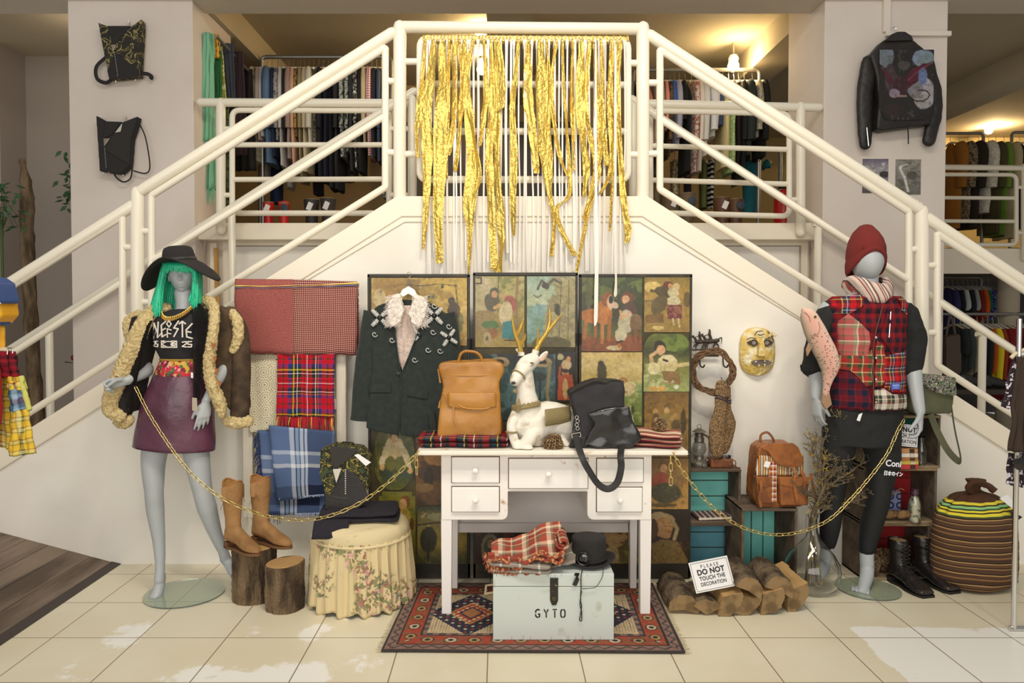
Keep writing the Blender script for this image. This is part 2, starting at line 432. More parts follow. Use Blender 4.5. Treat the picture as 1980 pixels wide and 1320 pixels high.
slab('wall_ground_right',M('dark_back_wall','#4a4540',.9),2.3,9.5,10.6,10.75,0,ZF-.27)
slab('wall_ground_back',M('under_stair_wall','#e6dbc8',.8),PLx[1],PRx[0],5.84,5.92,0,ZF-.02)
# doors beneath the upper floor
doorm=M('white_door','#e9e2d6',.55)
def door(n,x0,x1,side):
    zt=W(0,472,5.83).z
    f=struct(MB().mm(x0-.05,x0,5.80,5.85,0,zt+.03).mm(x1,x1+.05,5.80,5.85,0,zt+.03).mm(x0,x1,5.80,5.85,zt-.012,zt+.03).build('trim_door_%d'%n,trimm,smooth=False,bevel=.003))
    struct(MB().mm(x0+.012,x1-.012,5.815,5.838,.01,zt-.02).build('door_%d'%n,doorm,smooth=False,bevel=.003))
door(1,W(438,0,5.8).x,W(640,0,5.8).x,1)
door(2,W(1370,0,5.8).x,W(1555,0,5.8).x,-1)
x0=W(410,0,5.8).x
slab('trim_6',trimm,x0-.03,x0+.02,5.78,5.85,0,W(0,470,5.8).z,bevel=.003)
pl=MB().prism([(W(417,490,5.8).x,W(0,480,5.8).z),(W(424,490,5.8).x,W(0,480,5.8).z),(W(438,620,5.8).x,.3),(W(428,620,5.8).x,.3)],5.755,5.772)
tag(pl.build('timber_plank',M('raw_pine','#c99b55',.7,var=(20,'#a97c40',.4,.7),stretch=(1,1,.1)),smooth=False),'raw pine plank leaning in the doorway behind the hat','plank')
# cable trunking on the right pillar
ct=MB().box(W(1716,-95,5.58),(.05,.028,1.2)).mm(W(1712,60,5.58).x,W(1838,60,5.58).x,5.565,5.6,W(0,70,5.58).z,W(0,61,5.58).z)
struct(ct.build('trim_7',M('trunking','#e2d6c6',.5),smooth=False,bevel=.002))
# ---------------- railings ----------------
RF=4.35
def P(x,y,Y=RF):return W(x,y,Y)
def railing(name,label,handr,posts,frame=None,bars=(),brackets=(),Y=RF,rh=.034,rp=.038,rf=.021,fr=.05):
    base=P(posts[0][0][0],posts[0][0][1],Y);base.z=min(P(q[1][0],q[1][1],Y).z for q in posts)
    t=thing(name,label,'railing',base)
    for h in handr:
        pts=[P(x,y,Y)for x,y in h];MB().tube(fillet(pts,.06)if len(pts)>2 else pts,rh,14,rnd=True).build('handrail',whitep,t,smooth=60)
    for a,b_ in posts:MB().tube([P(*a,Y),P(*b_,Y)],rp,16,rnd=True).build('post',whitep,t,smooth=60)
    if frame:
        pts=[P(x,y,Y)for x,y in frame]
        b=MB().tube(fillet(pts,fr,closed=True),rf,12,closed=True)
        for(a,c)in bars:b.tube([P(*a,Y),P(*c,Y)],rf*.95,12)
        b.build('infill_frame',whitep,t,smooth=60)
    for(a,c)in brackets:MB().tube([P(*a,Y),P(*c,Y)],.019,10).build('bracket',whitep,t,smooth=60)
    return t
# landing
railing('landing_railing','white tubular railing on the stair landing with golden strips tied to it',
        [[(773,52),(1243,56)]],[((773,52),(773,388)),((1243,54),(1243,394))],
        [(812,75),(1214,78),(1214,347),(812,347)],[((812,162),(1214,164)),((812,254),(1214,254))],
        [((812,119),(773,119)),((812,298),(773,298)),((1214,122),(1243,122)),((1214,299),(1243,299))])
railing('stair_railing','white tubular stair railing from the left newel up to the landing',
        [[(758,64),(280,364),(266,374)]],[((266,372),(266,712))],
        [(745,92),(745,362),(293,642),(293,378)],[((745,224),(293,505))],
        [((745,157),(773,157)),((745,295),(773,295)),((293,447),(266,447)),((293,584),(266,584))],fr=.012)
railing('stair_railing','white tubular stair railing at the lower left, running out of the picture',
        [[(262,394),(-420,825)]],[((-400,812),(-400,1000))],
        [(237,418),(237,683),(-330,1043),(-330,775)],[((237,545),(-330,912))],
        [((237,478),(266,478)),((237,614),(266,614))],fr=.012)
railing('stair_railing','white tubular stair railing from the landing down to the right newel',
        [[(1256,68),(1765,396),(1782,408)]],[((1782,408),(1782,728))],
        [(1276,96),(1276,366),(1757,667),(1757,410)],[((1276,230),(1757,542))],
        [((1276,160),(1243,160)),((1276,297),(1243,297)),((1757,482),(1782,482)),((1757,611),(1782,611))],fr=.012)
railing('stair_railing','white tubular stair railing at the lower right, running out of the picture',
        [[(1790,420),(2400,822)]],[((2380,809),(2380,1000))],
        [(1812,452),(1812,706),(2330,1040),(2330,788)],[((1812,582),(2330,915))],
        [((1812,513),(1782,513)),((1812,643),(1782,643))],fr=.012)
# far side of the flights
def farrail(label,a,b_,posts):
    t=thing('far_stair_railing',label,'railing',W(*b_,5.47))
    MB().tube([W(*a,5.47),W(*b_,5.47)],.03,12,rnd=True).build('handrail',whitep,t)
    for x,y in posts:
        p=W(x,y,5.47);z0=ztop(p.x*1.0)-.3
        MB().tube([p-Vector((.04,0,.015)),p-Vector((0,0,.03)),Vector((p.x,p.y,z0))],.027,12).build('post',whitep,t)
farrail('white handrail at the far side of the left flight, behind the front railing',(800,177),(-300,880),[(95,634),(448,403),(797,180)])
farrail('white handrail at the far side of the right flight, behind the front railing',(1222,192),(2250,868),[(1225,196),(1582,430),(1900,640)])
railing('mezzanine_railing','white horizontal-bar railing on the upper floor, left of the landing',
        [[(388,198),(800,200)]],[((427,198),(427,446)),((797,200),(797,380))],
        [(449,213),(752,214),(752,412),(449,412)],[((449,280),(752,280)),((449,347),(752,346))],
        [((427,249),(449,249)),((427,377),(449,377)),((752,249),(797,249)),((752,377),(797,377))],5.62,.032,.035,.021,.06)
railing('mezzanine_railing','white horizontal-bar railing on the upper floor, right of the landing',
        [[(1222,200),(1584,208)]],[((1548,206),(1548,450)),((1225,200),(1225,380))],
        [(1258,214),(1526,220),(1526,418),(1258,411)],[((1258,282),(1526,289)),((1258,348),(1526,356))],
        [((1526,255),(1548,255)),((1526,386),(1548,386)),((1225,249),(1258,249))],5.62,.032,.035,.021,.06)
railing('mezzanine_railing','white horizontal-bar railing far away beside the right pillar',
        [[(1800,323),(1985,325)]],[((1981,322),(1981,500)),((1780,322),(1780,500))],
        [(1800,337),(1965,338),(1965,473),(1800,473)],[((1800,382),(1965,383)),((1800,427),(1965,428))],
        [((1965,362),(1981,362)),((1965,450),(1981,450))],7.93,.03,.035,.022,.07)
# ---------------- lamps ----------------
bulbm=M('lit_bulb','#fff2c8',.4,emit=('#ffe9b0',14))
metal=M('grey_conduit','#9c948a',.45,.6)
def globe(px,py,Y,label,power,wall=False):
    p=W(px,py,Y);t=thing('globe_lamp',label,'lamp',p,group=None)
    zc=4.06
    MB().ball((p.x,p.y,p.z),.055,16).build('bulb',bulbm,t)
    MB().lathe([(.045,0),(.05,.03),(.035,.06)],(p.x,p.y,p.z+.045),16).build('lamp_holder',M('white_ceramic','#e8e0d0',.3),t)
    MB().tube([(p.x,p.y,p.z+.1),(p.x,p.y,zc)],.008,6).build('conduit',metal,t)
    point('point_light',(p.x,p.y-.12,p.z-.02),power,(1.0,.72,.36),.05)
globe(1418,128,7.2,'lit globe lamp above the right end of the right upstairs rack',16)
globe(929,62,6.9,'lit globe lamp high behind the landing handrail',18)
globe(932,134,7.6,'lit globe lamp seen through the gold strips, below another lamp',14)
globe(1912,252,10.6,'lit globe lamp far away beyond the leather jacket',50)
point('point_light',(W(200,0,7).x,6.6,3.7),3,(1.,.8,.6))  # weak point light on its own at the left, no globe built here
# ================= painted pictures =================
def vnoise(nx,ny,cells,seed):
    r=np.random.RandomState(seed);cy=max(2,int(cells*ny/nx)+2);g=r.rand(cy+1,cells+2)
    x=np.linspace(0,cells,nx);y=np.linspace(0,cy-1.001,ny);xi=x.astype(int);yi=y.astype(int)
    fx=x-xi;fy=y-yi;fx=fx*fx*(3-2*fx);fy=(fy*fy*(3-2*fy))[:,None]
    a=g[yi][:,xi];b=g[yi][:,xi+1];c=g[yi+1][:,xi];d=g[yi+1][:,xi+1]
    return(a*(1-fx)+b*fx)*(1-fy)+(c*(1-fx)+d*fx)*fy
def fbm(nx,ny,cells,seed):return sum(vnoise(nx,ny,cells*2**i,seed+i)*.5**(i+1)for i in range(4))
def paint(nx,ny,ops,seed=1,k=1.0):
    X,Y_=np.meshgrid(np.linspace(0,1,nx),np.linspace(0,1,ny));asp=ny/nx
    img=np.zeros((ny,nx,3))+.3;wob=(fbm(nx,ny,6,seed+50)-.5)+.9*(fbm(nx,ny,22,seed+51)-.5)
    for op in ops:
        t=op[0]
        if t=='g':      # vertical gradient stops
            st=op[1];ys=[q[0]for q in st];cs=np.array([A(q[1],k)for q in st])
            for c in range(3):img[...,c]=np.interp(Y_+wob*.1,ys,cs[:,c])
            continue
        if t=='n':      # dapple with a second colour
            n=fbm(nx,ny,op[1],seed+int(op[1]));m=np.clip((n-op[3])/.06,0,1)*op[4]
            if len(op)>5:x0,y0,x1,y1=op[5];m=m*((X>x0)&(X<x1)&(Y_>y0)&(Y_<y1))
            img+=(np.array(A(op[2],k))-img)*m[...,None];continue
        if t=='e':
            _,cx,cy,rx,ry,col=op[:6];a=op[6]if len(op)>6 else 0
            dx=X-cx+wob*.03;dy=Y_-cy+wob*.03;ca,sa=math.cos(a),math.sin(a)
            d=((dx*ca+dy*asp*sa)/rx)**2+((-dx*sa+dy*asp*ca)/(ry*asp))**2;m=np.clip((1.12-d)/.2,0,1)
        elif t=='p':
            pts=op[1];col=op[2];m=np.zeros_like(X,bool);px_=X+wob*.03;py_=Y_+wob*.03
            for i in range(len(pts)):
                x1,y1=pts[i];x2,y2=pts[i-1]
                if y1!=y2:m^=((y1>py_)!=(y2>py_))&(px_<(x2-x1)*(py_-y1)/(y2-y1)+x1)
            m=m.astype(float)
        elif t=='l':    # stroke
            pts=op[1];wd=op[2];col=op[3];m=np.zeros_like(X)
            for(x1,y1),(x2,y2)in zip(pts,pts[1:]):
                vx,vy=x2-x1,(y2-y1)*asp;L=vx*vx+vy*vy+1e-9;tt=np.clip(((X-x1)*vx+(Y_-y1)*asp*vy)/L,0,1)
                d=np.hypot(X-x1-tt*vx,(Y_-y1)*asp-tt*vy);m=np.maximum(m,np.clip((wd-d)/(wd*.4),0,1))
        img+=(np.array(A(col,k))-img)*m[...,None]
    n=fbm(nx,ny,14,seed+99);n2=fbm(nx,ny,34,seed+7);n3=vnoise(nx,ny,5,seed+3);img*=(.42+.44*n+.62*n2+.22*(n3-.5))[...,None];img[...,2]*=.8+.3*n3
    return np.clip(img,0.003,.95)
picm=vcol('varnished_print',.42,.25,(40,.15,.002))
def picture(parent,rect,Y,ops,seed=1,name='print',k=.92,th=.0015,res=1.0,rounded=None,mat=None,label=None,pts=None):
    """rect in picture coordinates on the plane at depth Y(x)"""
    x0,y0,x1,y1=rect;a=W(x0,y0,Y);b_=W(x1,y1,Y)
    w_,h_=b_.x-a.x,a.z-b_.z;nx=max(12,int((x1-x0)*.75*res));ny=max(12,int((y1-y0)*.75*res))
    img=paint(nx+1,ny+1,ops,seed,k)
    mb=MB()
    def fn(u,v):
        if rounded:
            hw=rounded(v);u=.5+(u-.5)*hw
        return(a.x+u*w_,Y,a.z-v*h_)
    def cf(u,v):
        if rounded:u=.5+(u-.5)*rounded(v)
        return tuple(img[int(round(v*ny)),int(round(u*nx))])
    mb.grid(nx,ny,fn,cfn=cf)
    n=len(mb.v)
    o=mb.build(name,mat or picm,parent,smooth=60,usecol=True,noflip=True,label=label)
    return o
# ================= folding screen =================
YS=4.055
scr=thing('folding_screen','tall black-edged folding screen pasted with old varnished scenes, behind the white desk','screen',(W(1020,1115,YS).x,YS,0))
blk=M('aged_black_lacquer','#28241c',.45,var=(9,'#4a3d24',.5,.75))
olive=M('screen_ground','#2c2716',.5,var=(6,'#55491f',.4,.7))
pan=[]
for i,(x0,x1,yt)in enumerate(((711,908,531),(915,1117,528),(1120,1338,531))):
    a=W(x0,yt,YS);b_=W(x1,yt,YS)
    p=MB().mm(a.x,b_.x,YS,YS+.025,.008,a.z).build('screen_panel',olive,scr,smooth=False,bevel=.003)
    e=MB()
    for(u0,u1,z0,z1)in((a.x,a.x+.012,.008,a.z),(b_.x-.012,b_.x,.008,a.z),(a.x,b_.x,a.z-.014,a.z+.004),(a.x,b_.x,.008,.09)):
        e.mm(u0-.001,u1+.001,YS-.006,YS+.028,z0,z1)
    e.build('edging',blk,p,smooth=False,bevel=.002);pan.append(p)
for x,y in((911,665),(1118.5,655),(911,1000),(1118.5,1000)):
    hg=MB();c=W(x,y,YS-.008);hg.box(c,(.035,.008,.06));hg.tube([c+Vector((0,-.004,-.03)),c+Vector((0,-.004,.03))],.006,8);hg.build('hinge',M('dark_iron','#2a2622',.5,.7),scr,smooth=40)
YP=YS-.0035
def pic(i,rect,ops,seed,**k):return picture(pan[i],rect,YP-.0006*(seed%5),ops,seed,**k)
och='#b08c3c'
pic(0,(718,537,903,668),[('g',[(0,'#b9983f'),(.5,'#c2a04a'),(1,'#a5812f')]),('n',5,'#8d6d26',.5,.7),('n',12,'#d0b266',.62,.6),('p',[(.02,.02),(.34,.03),(.33,.28),(.02,.3)],'#a07a30'),('p',[(.36,.02),(.5,.02),(.5,.3),(.36,.3)],'#8a6c30'),
    ('l',[(.36,.1),(.5,.12),(.7,.09),(.9,.12)],.006,'#4b3a18'),('e',.08,.3,.06,.14,'#c7ad7a'),('e',.2,.32,.05,.12,'#b4853f'),('e',.6,.28,.01,.05,'#3e5b58'),('e',.64,.27,.01,.04,'#3e5b58'),('e',.73,.12,.02,.03,'#30271a'),('e',.86,.55,.07,.2,'#4a3820'),('e',.84,.34,.035,.06,'#3a2c1c'),('e',.93,.66,.03,.14,'#7a7440'),('l',[(.88,.1),(.91,.5),(.88,.95)],.008,'#5c4823'),('n',20,'#6b4e1c',.68,.7)],3)
pic(0,(716,700,760,830),[('g',[(0,'#2a2416'),(1,'#3a3018')]),('n',6,'#5c4a20',.5,.5)],4)
pic(0,(723,830,802,947),[('g',[(0,'#5a5a28'),(.5,'#4a4e22'),(.75,'#33432c'),(1,'#66641f')]),('n',8,'#77702e',.55,.7),('l',[(.05,.3),(.15,.9)],.02,'#6f6024'),('l',[(.15,.3),(.08,.8)],.015,'#77682a'),
    ('e',.5,.3,.22,.2,'#c5ab7c'),('e',.5,.1,.11,.1,'#4a3a20'),('e',.5,.16,.08,.07,'#c09a68'),('e',.26,.42,.09,.22,'#cbb78c',.3),('e',.78,.44,.08,.22,'#cdb98e',-.35),('e',.4,.56,.13,.12,'#6a6524'),('e',.62,.57,.12,.12,'#62601f'),('e',.2,.63,.06,.05,'#d3a468'),('e',.88,.68,.06,.05,'#d3a468'),('n',18,'#2c3a2a',.62,.6,(0,.66,1,.8))],5,
    rounded=lambda v:max(.12,math.sqrt(max(0,1-(abs(v-.45)/.56)**2.6))))
pic(0,(804,838,903,976),[('g',[(0,'#8a5c24'),(.45,'#7a4c1c'),(1,'#5c3c18')]),('n',6,'#3c2814',.52,.8),('e',.3,.55,.28,.12,'#4d2f14'),('e',.25,.62,.1,.16,'#2c1e12'),('e',.4,.3,.25,.15,'#a8763a'),('e',.15,.75,.2,.06,'#84602e')],6)
pic(0,(732,950,804,1098),[('g',[(0,'#7d7420'),(.5,'#857a24'),(1,'#3e3e14')]),('n',6,'#5c6420',.5,.6),('e',.72,.13,.13,.08,'#7c4a22'),('e',.66,.17,.1,.08,'#c99a5c'),('e',.72,.4,.15,.2,'#b89a3c'),('e',.74,.7,.18,.3,'#a48c30'),('e',.9,.42,.06,.08,'#6a3f20'),('e',.6,.3,.07,.05,'#cba064')],7,rounded=lambda v:.99 if v>.06 else .8)
pic(0,(807,978,903,1108),[('g',[(0,'#2e3a28'),(.3,'#8c7c38'),(.55,'#9b8030'),(.75,'#4a4a22'),(1,'#2c2c16')]),('e',.22,.5,.17,.2,'#2c3018'),('l',[(.22,.5),(.22,.8)],.03,'#23200f'),('e',.5,.16,.3,.06,'#8f8a5a'),('n',9,'#b9a868',.6,.7,(0,.08,1,.3)),('l',[(.02,.28),(.5,.24),(.95,.3)],.02,'#3a2f18'),('p',[(.62,.68),(.62,.52),(.72,.42),(.82,.52),(.84,.68)],'#6a6236'),('n',12,'#6a6a2c',.58,.6,(0,.7,1,1))],8)
pic(1,(919,534,1014,671),[('g',[(0,'#a49a62'),(.35,'#9d9050'),(.7,'#8a7334'),(1,'#a58a48')]),('p',[(0,0),(.42,.05),(.42,.5),(0,.5)],'#b0a077'),('n',9,'#6f7030',.5,.8,(.45,0,1,.5)),('l',[(.86,0),(.83,.4),(.86,.85)],.035,'#8a6a38'),('l',[(.47,0),(.47,.5)],.012,'#57482a'),('l',[(.02,.02),(.12,.02),(.12,.1),(.02,.1)],.02,'#3a2c20'),('p',[(0,.5),(.35,.45),(.5,.75),(0,.8)],'#8c7544'),
    ('e',.34,.36,.15,.14,'#59503e'),('e',.38,.2,.09,.045,'#4c4a3c'),('e',.38,.25,.06,.05,'#b98a5e'),('e',.62,.27,.08,.07,'#a99a5c'),('e',.6,.29,.05,.045,'#c08c62'),('e',.7,.4,.13,.13,'#96503e'),('e',.62,.52,.13,.17,'#c4b28a',.1),('p',[(.55,.64),(.8,.62),(.83,.88),(.55,.88)],'#38797c'),('e',.45,.42,.1,.03,'#c39a60',-.4),('e',.3,.68,.18,.06,'#4d6b32'),('e',.34,.8,.11,.08,'#8b5a2c'),('e',.24,.88,.08,.1,'#a9956a'),('e',.24,.88,.03,.04,'#6a5636'),('l',[(.6,.9),(.8,.9)],.015,'#2a2218')],9,res=1.25)
pic(1,(1019,534,1113,671),[('g',[(0,'#8fa28c'),(.4,'#b0b592'),(.75,'#8f9870'),(1,'#6a6440')]),('p',[(1,0),(.55,0),(.6,.25),(.42,.4),(.35,.62),(.3,1),(1,1)],'#a3966c'),('n',7,'#7f7350',.5,.7,(.4,0,1,1)),('p',[(0,.45),(.2,.38),(.4,.4),(.3,.9),(0,.95)],'#7f9a8e'),('n',12,'#5f7f78',.55,.5,(0,.4,.4,.95)),
    ('l',[(.22,.18),(.3,.06),(.42,.12),(.55,.04),(.7,.1)],.03,'#4e4a34'),('e',.38,.14,.08,.04,'#3f3b2a',.3),('l',[(.14,.27),(.22,.3),(.3,.26)],.014,'#55522f'),('e',.62,.46,.06,.08,'#3c3a24'),('l',[(.58,.4),(.66,.56)],.02,'#3c3a24'),('e',.5,.95,.4,.1,'#5c5230'),('l',[(.7,.05),(.66,.9)],.012,'#6d6240'),('l',[(.86,.05),(.84,.9)],.014,'#75683f')],10,res=1.25)
pic(1,(938,684,1074,812),[('g',[(0,'#2a2c28'),(.3,'#3f5558'),(.7,'#2f4748'),(1,'#2a3a34')]),('n',8,'#5d7c7e',.55,.6),('e',.2,.12,.14,.08,'#a28c62'),('e',.2,.12,.07,.04,'#2c2a22'),('e',.8,.12,.14,.08,'#a28c62'),('e',.8,.12,.07,.04,'#2c2a22'),('l',[(.1,.15),(.14,.6),(.08,.95)],.03,'#8b7a50'),('l',[(.92,.15),(.88,.6),(.94,.95)],.03,'#8b7a50'),('l',[(.7,.3),(.7,.7)],.02,'#1f2c28'),('l',[(.78,.3),(.78,.7)],.02,'#1f2c28'),('e',.74,.34,.12,.07,'#24342c'),('e',.42,.55,.03,.03,'#b9a878'),('n',12,'#577273',.6,.7,(.1,.6,.9,1))],11)
pic(1,(1076,680,1114,778),[('g',[(0,'#231f18'),(1,'#1e1c16')]),('e',.2,.1,.16,.06,'#b7ab7e'),('e',.5,.25,.25,.1,'#c2a77c'),('e',.6,.14,.12,.05,'#c98f62'),('e',.45,.42,.17,.07,'#b77d56'),('e',.45,.37,.18,.04,'#3a2418'),('p',[(.1,.45),(.8,.45),(.95,.95),(.05,.95)],'#a4492c'),('e',.45,.72,.14,.2,'#b89460'),('l',[(.12,.5),(.2,.3)],.07,'#a4492c')],12)
pic(1,(921,830,1110,1000),[('g',[(0,'#2c2418'),(1,'#241e14')]),('n',5,'#5a4626',.52,.6)],13,res=.5)
pic(1,(919,1018,1050,1104),[('g',[(0,'#241c14'),(1,'#3a1c14')]),('e',.22,.5,.14,.34,'#7d7258'),('e',.22,.5,.1,.26,'#3e4436'),('e',.22,.38,.05,.1,'#9a7a52'),('n',9,'#6a3a28',.6,.6)],14)
pic(2,(1122,535,1241,679),[('g',[(0,'#3d4720'),(.5,'#38381c'),(.75,'#5a5a28'),(.82,'#8a4c26'),(1,'#7c4522')]),('n',9,'#67702f',.5,.7,(0,0,1,.3)),('n',7,'#5b6a34',.55,.8,(0,.3,.4,.85)),('l',[(.12,0),(.14,.45)],.03,'#5a5030'),
    ('e',.22,.52,.22,.1,'#b06c2c'),('e',.38,.48,.13,.16,'#b5702e'),('e',.44,.3,.1,.1,'#8a4d20'),('e',.49,.34,.06,.09,'#c9a784'),('e',.5,.31,.04,.05,'#31241c'),('e',.56,.38,.05,.04,'#c4a58c'),('l',[(.1,.55),(.07,.82)],.035,'#a5662c'),('l',[(.24,.58),(.25,.8)],.03,'#a5662c'),('l',[(.36,.6),(.36,.88)],.035,'#b87536'),('l',[(.48,.55),(.46,.85)],.035,'#9f5f26'),
    ('e',.76,.28,.11,.08,'#6e3f22'),('e',.73,.3,.06,.06,'#cf9f78'),('e',.8,.44,.12,.1,'#54382a'),('e',.74,.6,.13,.16,'#b9ae90'),('l',[(.65,.46),(.68,.56),(.8,.48)],.025,'#cf9a70'),('e',.66,.78,.1,.1,'#c0b492'),('e',.9,.62,.1,.12,'#7a5c3a'),('l',[(.84,.72),(.87,.92)],.022,'#74401e'),('l',[(.95,.72),(.94,.86)],.022,'#74401e'),('l',[(.6,.88),(.68,.86)],.02,'#33241c'),('e',.55,.95,.13,.03,'#c4ad84'),('e',.64,.93,.03,.025,'#c46a24')],15,res=1.25)
pic(2,(1246,535,1335,642),[('g',[(0,'#8c7434'),(.35,'#b28c40'),(.45,'#8c7438'),(.6,'#a6853e'),(1,'#8d7132')]),('e',.18,.18,.18,.1,'#cdb060'),('l',[(0,.44),(.35,.42)],.015,'#6a5a30'),('e',.5,.15,.11,.07,'#6b3228'),('e',.56,.17,.05,.05,'#c4935a'),('e',.68,.17,.08,.06,'#c9ad7e'),('e',.42,.28,.2,.1,'#564828',.4),('l',[(.4,.28),(.15,.25)],.04,'#564828'),('e',.62,.28,.12,.08,'#c9b68c'),('e',.62,.43,.15,.09,'#cdbd92'),('p',[(.48,.5),(.8,.5),(.82,.76),(.5,.76)],'#6d2f2c'),('n',16,'#a06a4c',.55,.6,(.48,.5,.82,.76)),('e',.32,.5,.15,.2,'#63522a',.5),('p',[(.02,.68),(.42,.66),(.42,.82),(.04,.84)],'#7a5a2a'),('l',[(.62,.76),(.64,.86)],.025,'#c9b082'),('l',[(.74,.76),(.76,.9)],.025,'#c9b082'),('e',.3,.92,.12,.04,'#c9ae66'),('e',.92,.4,.08,.14,'#6c562c')],16,res=1.25)
pic(2,(1122,681,1241,822),[('g',[(0,'#c5a862'),(.15,'#c9b072'),(.38,'#bfa563'),(.45,'#8f9a5c'),(.7,'#6f7f34'),(1,'#6a7030')]),('n',10,'#a8ad68',.58,.7,(0,.42,1,1)),('e',.35,.27,.08,.13,'#4e4428'),('e',.34,.16,.05,.04,'#3c3220'),('e',.7,.42,.2,.05,'#d0cc9c',.2),('e',.7,.4,.07,.06,'#a1763e'),('e',.78,.5,.1,.1,'#cdb482',.6),('n',20,'#4e6428',.6,.7,(0,.5,1,1)),('e',.85,.78,.03,.05,'#3e4a22')],17)
pic(2,(1244,645,1336,757),[('g',[(0,'#6d7428'),(.3,'#3a3c1c'),(.6,'#7d7c38'),(1,'#9aa05c')]),('e',.65,.16,.3,.14,'#6f7e34'),('n',9,'#4d5a24',.5,.7,(.3,0,1,.35)),('n',12,'#b9b87c',.5,.7,(0,.5,.5,1)),('e',.34,.22,.12,.1,'#33261a'),('e',.36,.28,.09,.09,'#cf9f6e'),('e',.5,.52,.22,.16,'#d2c08c'),('l',[(.3,.3),(.16,.38),(.2,.6)],.04,'#cfa678'),('e',.22,.6,.12,.1,'#d6c898'),('l',[(.42,.45),(.5,.47)],.03,'#26221c'),('l',[(.45,.58),(.95,.52)],.05,'#cbb57c'),('p',[(.38,.64),(.75,.64),(.8,.88),(.45,.85)],'#8a6a3c'),('e',.7,.92,.06,.03,'#ded8ba'),('e',.3,.95,.2,.05,'#c59a4e'),('n',16,'#d2cf9c',.6,.7,(.1,.8,1,1))],18,res=1.2,
    rounded=lambda v:.98 if v>.28 else .45+.53*math.sqrt(max(0,1-((.28-v)/.285)**2)))
pic(2,(1246,758,1331,884),[('g',[(0,'#7a5a26'),(.4,'#96702f'),(1,'#6d4e20')]),('n',6,'#54401c',.52,.6),('e',.25,.3,.06,.05,'#b98f52'),('e',.26,.42,.09,.1,'#5d4a24'),('e',.5,.28,.06,.05,'#c09a5c'),('e',.48,.4,.14,.08,'#8a7438'),('e',.66,.38,.1,.04,'#a38248',-.6),('e',.7,.52,.09,.1,'#5d4622'),('l',[(.3,.62),(.85,.62)],.03,'#4d3a1a'),('e',.45,.52,.15,.08,'#a5813f'),('e',.88,.45,.06,.2,'#4a3618')],19)
pic(2,(1244,886,1331,984),[('g',[(0,'#6c4c20'),(.4,'#a87a3c'),(1,'#c09048')]),('e',.55,.4,.4,.2,'#8c6a3a'),('e',.46,.15,.13,.13,'#6a4822'),('e',.45,.2,.08,.09,'#c08c5c'),('e',.38,.42,.2,.15,'#a04a30'),('l',[(.3,.44),(.12,.6),(.3,.62)],.06,'#a8482e'),('e',.5,.68,.33,.2,'#4a432a'),('n',14,'#5d5736',.55,.7,(.15,.5,.9,.9)),('e',.45,.92,.3,.04,'#6a5026')],20,res=1.2)
pic(2,(1244,985,1332,1108),[('g',[(0,'#2c2114'),(.5,'#33261a'),(1,'#4a3820')]),('e',.38,.14,.3,.1,'#b09468',.1),('e',.44,.28,.2,.16,'#a87a4c'),('e',.5,.22,.17,.08,'#b98958'),('l',[(.62,.16),(.74,.3),(.68,.46)],.05,'#a08a60'),('e',.22,.3,.1,.16,'#4d3018'),('e',.5,.38,.1,.07,'#a5774a'),('l',[(.46,.26),(.5,.26)],.012,'#2c1c12'),('l',[(.58,.26),(.61,.27)],.01,'#2c1c12'),('l',[(.55,.35),(.6,.35)],.012,'#8a4a34'),('p',[(.15,.55),(.42,.46),(.75,.5),(.98,.8),(1,1),(.1,1)],'#7c6236'),('n',16,'#5c4726',.55,.7,(.1,.5,1,1)),('e',.1,.68,.1,.12,'#6e3020')],21,res=1.3)
pic(2,(1124,1000,1242,1108),[('g',[(0,'#3a3018'),(1,'#77672c')]),('e',.4,.25,.25,.25,'#3a2a18'),('e',.55,.32,.18,.22,'#b08a54'),('e',.7,.34,.05,.05,'#b08a54'),('l',[(.6,.28),(.66,.29)],.014,'#2c2014'),('l',[(.64,.45),(.7,.45)],.014,'#7c3a28'),('e',.5,.7,.12,.2,'#b29460'),('n',12,'#9c8638',.5,.7,(.3,.6,1,1))],22)
# ================= rug =================
def rugcol(u,v):
    du=min(u,1-u)*1.32;dv=min(v,1-v)*.8;d=min(du,dv)
    X_,Y_=(u-.5)*1.32,(v-.5)*.8
    t=(X_*40+nz(u*30,v*30)*1.2);s2=(Y_*40)
    red,navy,cream,brick,tan,olv='#a3402c','#262a3a','#c9b088','#8a2f24','#b08a50','#6b6440'
    along=(X_ if dv<=du else Y_)
    if d<.012:return '#3c3430'
    if d<.055:
        q=math.sin(along*95);return '#4a4440' if abs((d-.033)*55-q*.6)<.35 else '#8a6a5c'
    if d<.064:return '#2e2a2a'
    if d<.145:
        ph=(along*9.5)%1;q=math.hypot((ph-.5)*1.0,(d-.105)*10.5)
        if q<.12:return navy
        if q<.24:return cream if int(along*9.5)%2 else tan
        if q<.30:return navy
        if abs(nz(along*60,d*60,3))>.32:return olv
        return red
    if d<.155:return '#2e2a2a'
    if d<.175:return '#8a6a5c' if math.sin(along*110)>0 else '#4f4a4a'
    # medallions: three stepped diamonds
    best=9
    for k in(-1,0,1):
        dd=abs(X_-k*.30)/.20+abs(Y_)/.235;best=min(best,dd)
    if best<.25:return brick if int(best*30)%2 else tan
    if best<.32:return navy
    if best<.5:return red if(math.sin(X_*150)*math.sin(Y_*150))<.35 else cream
    if best<.56:return tan
    if best<1.0:
        c=math.sin(X_*95)*math.sin(Y_*95);return cream if c>.72 else(brick if c<-.7 else navy)
    if best<1.07:return navy
    return '#3a3436' if abs(math.sin(X_*230)*math.sin(Y_*200))>.72 else cream
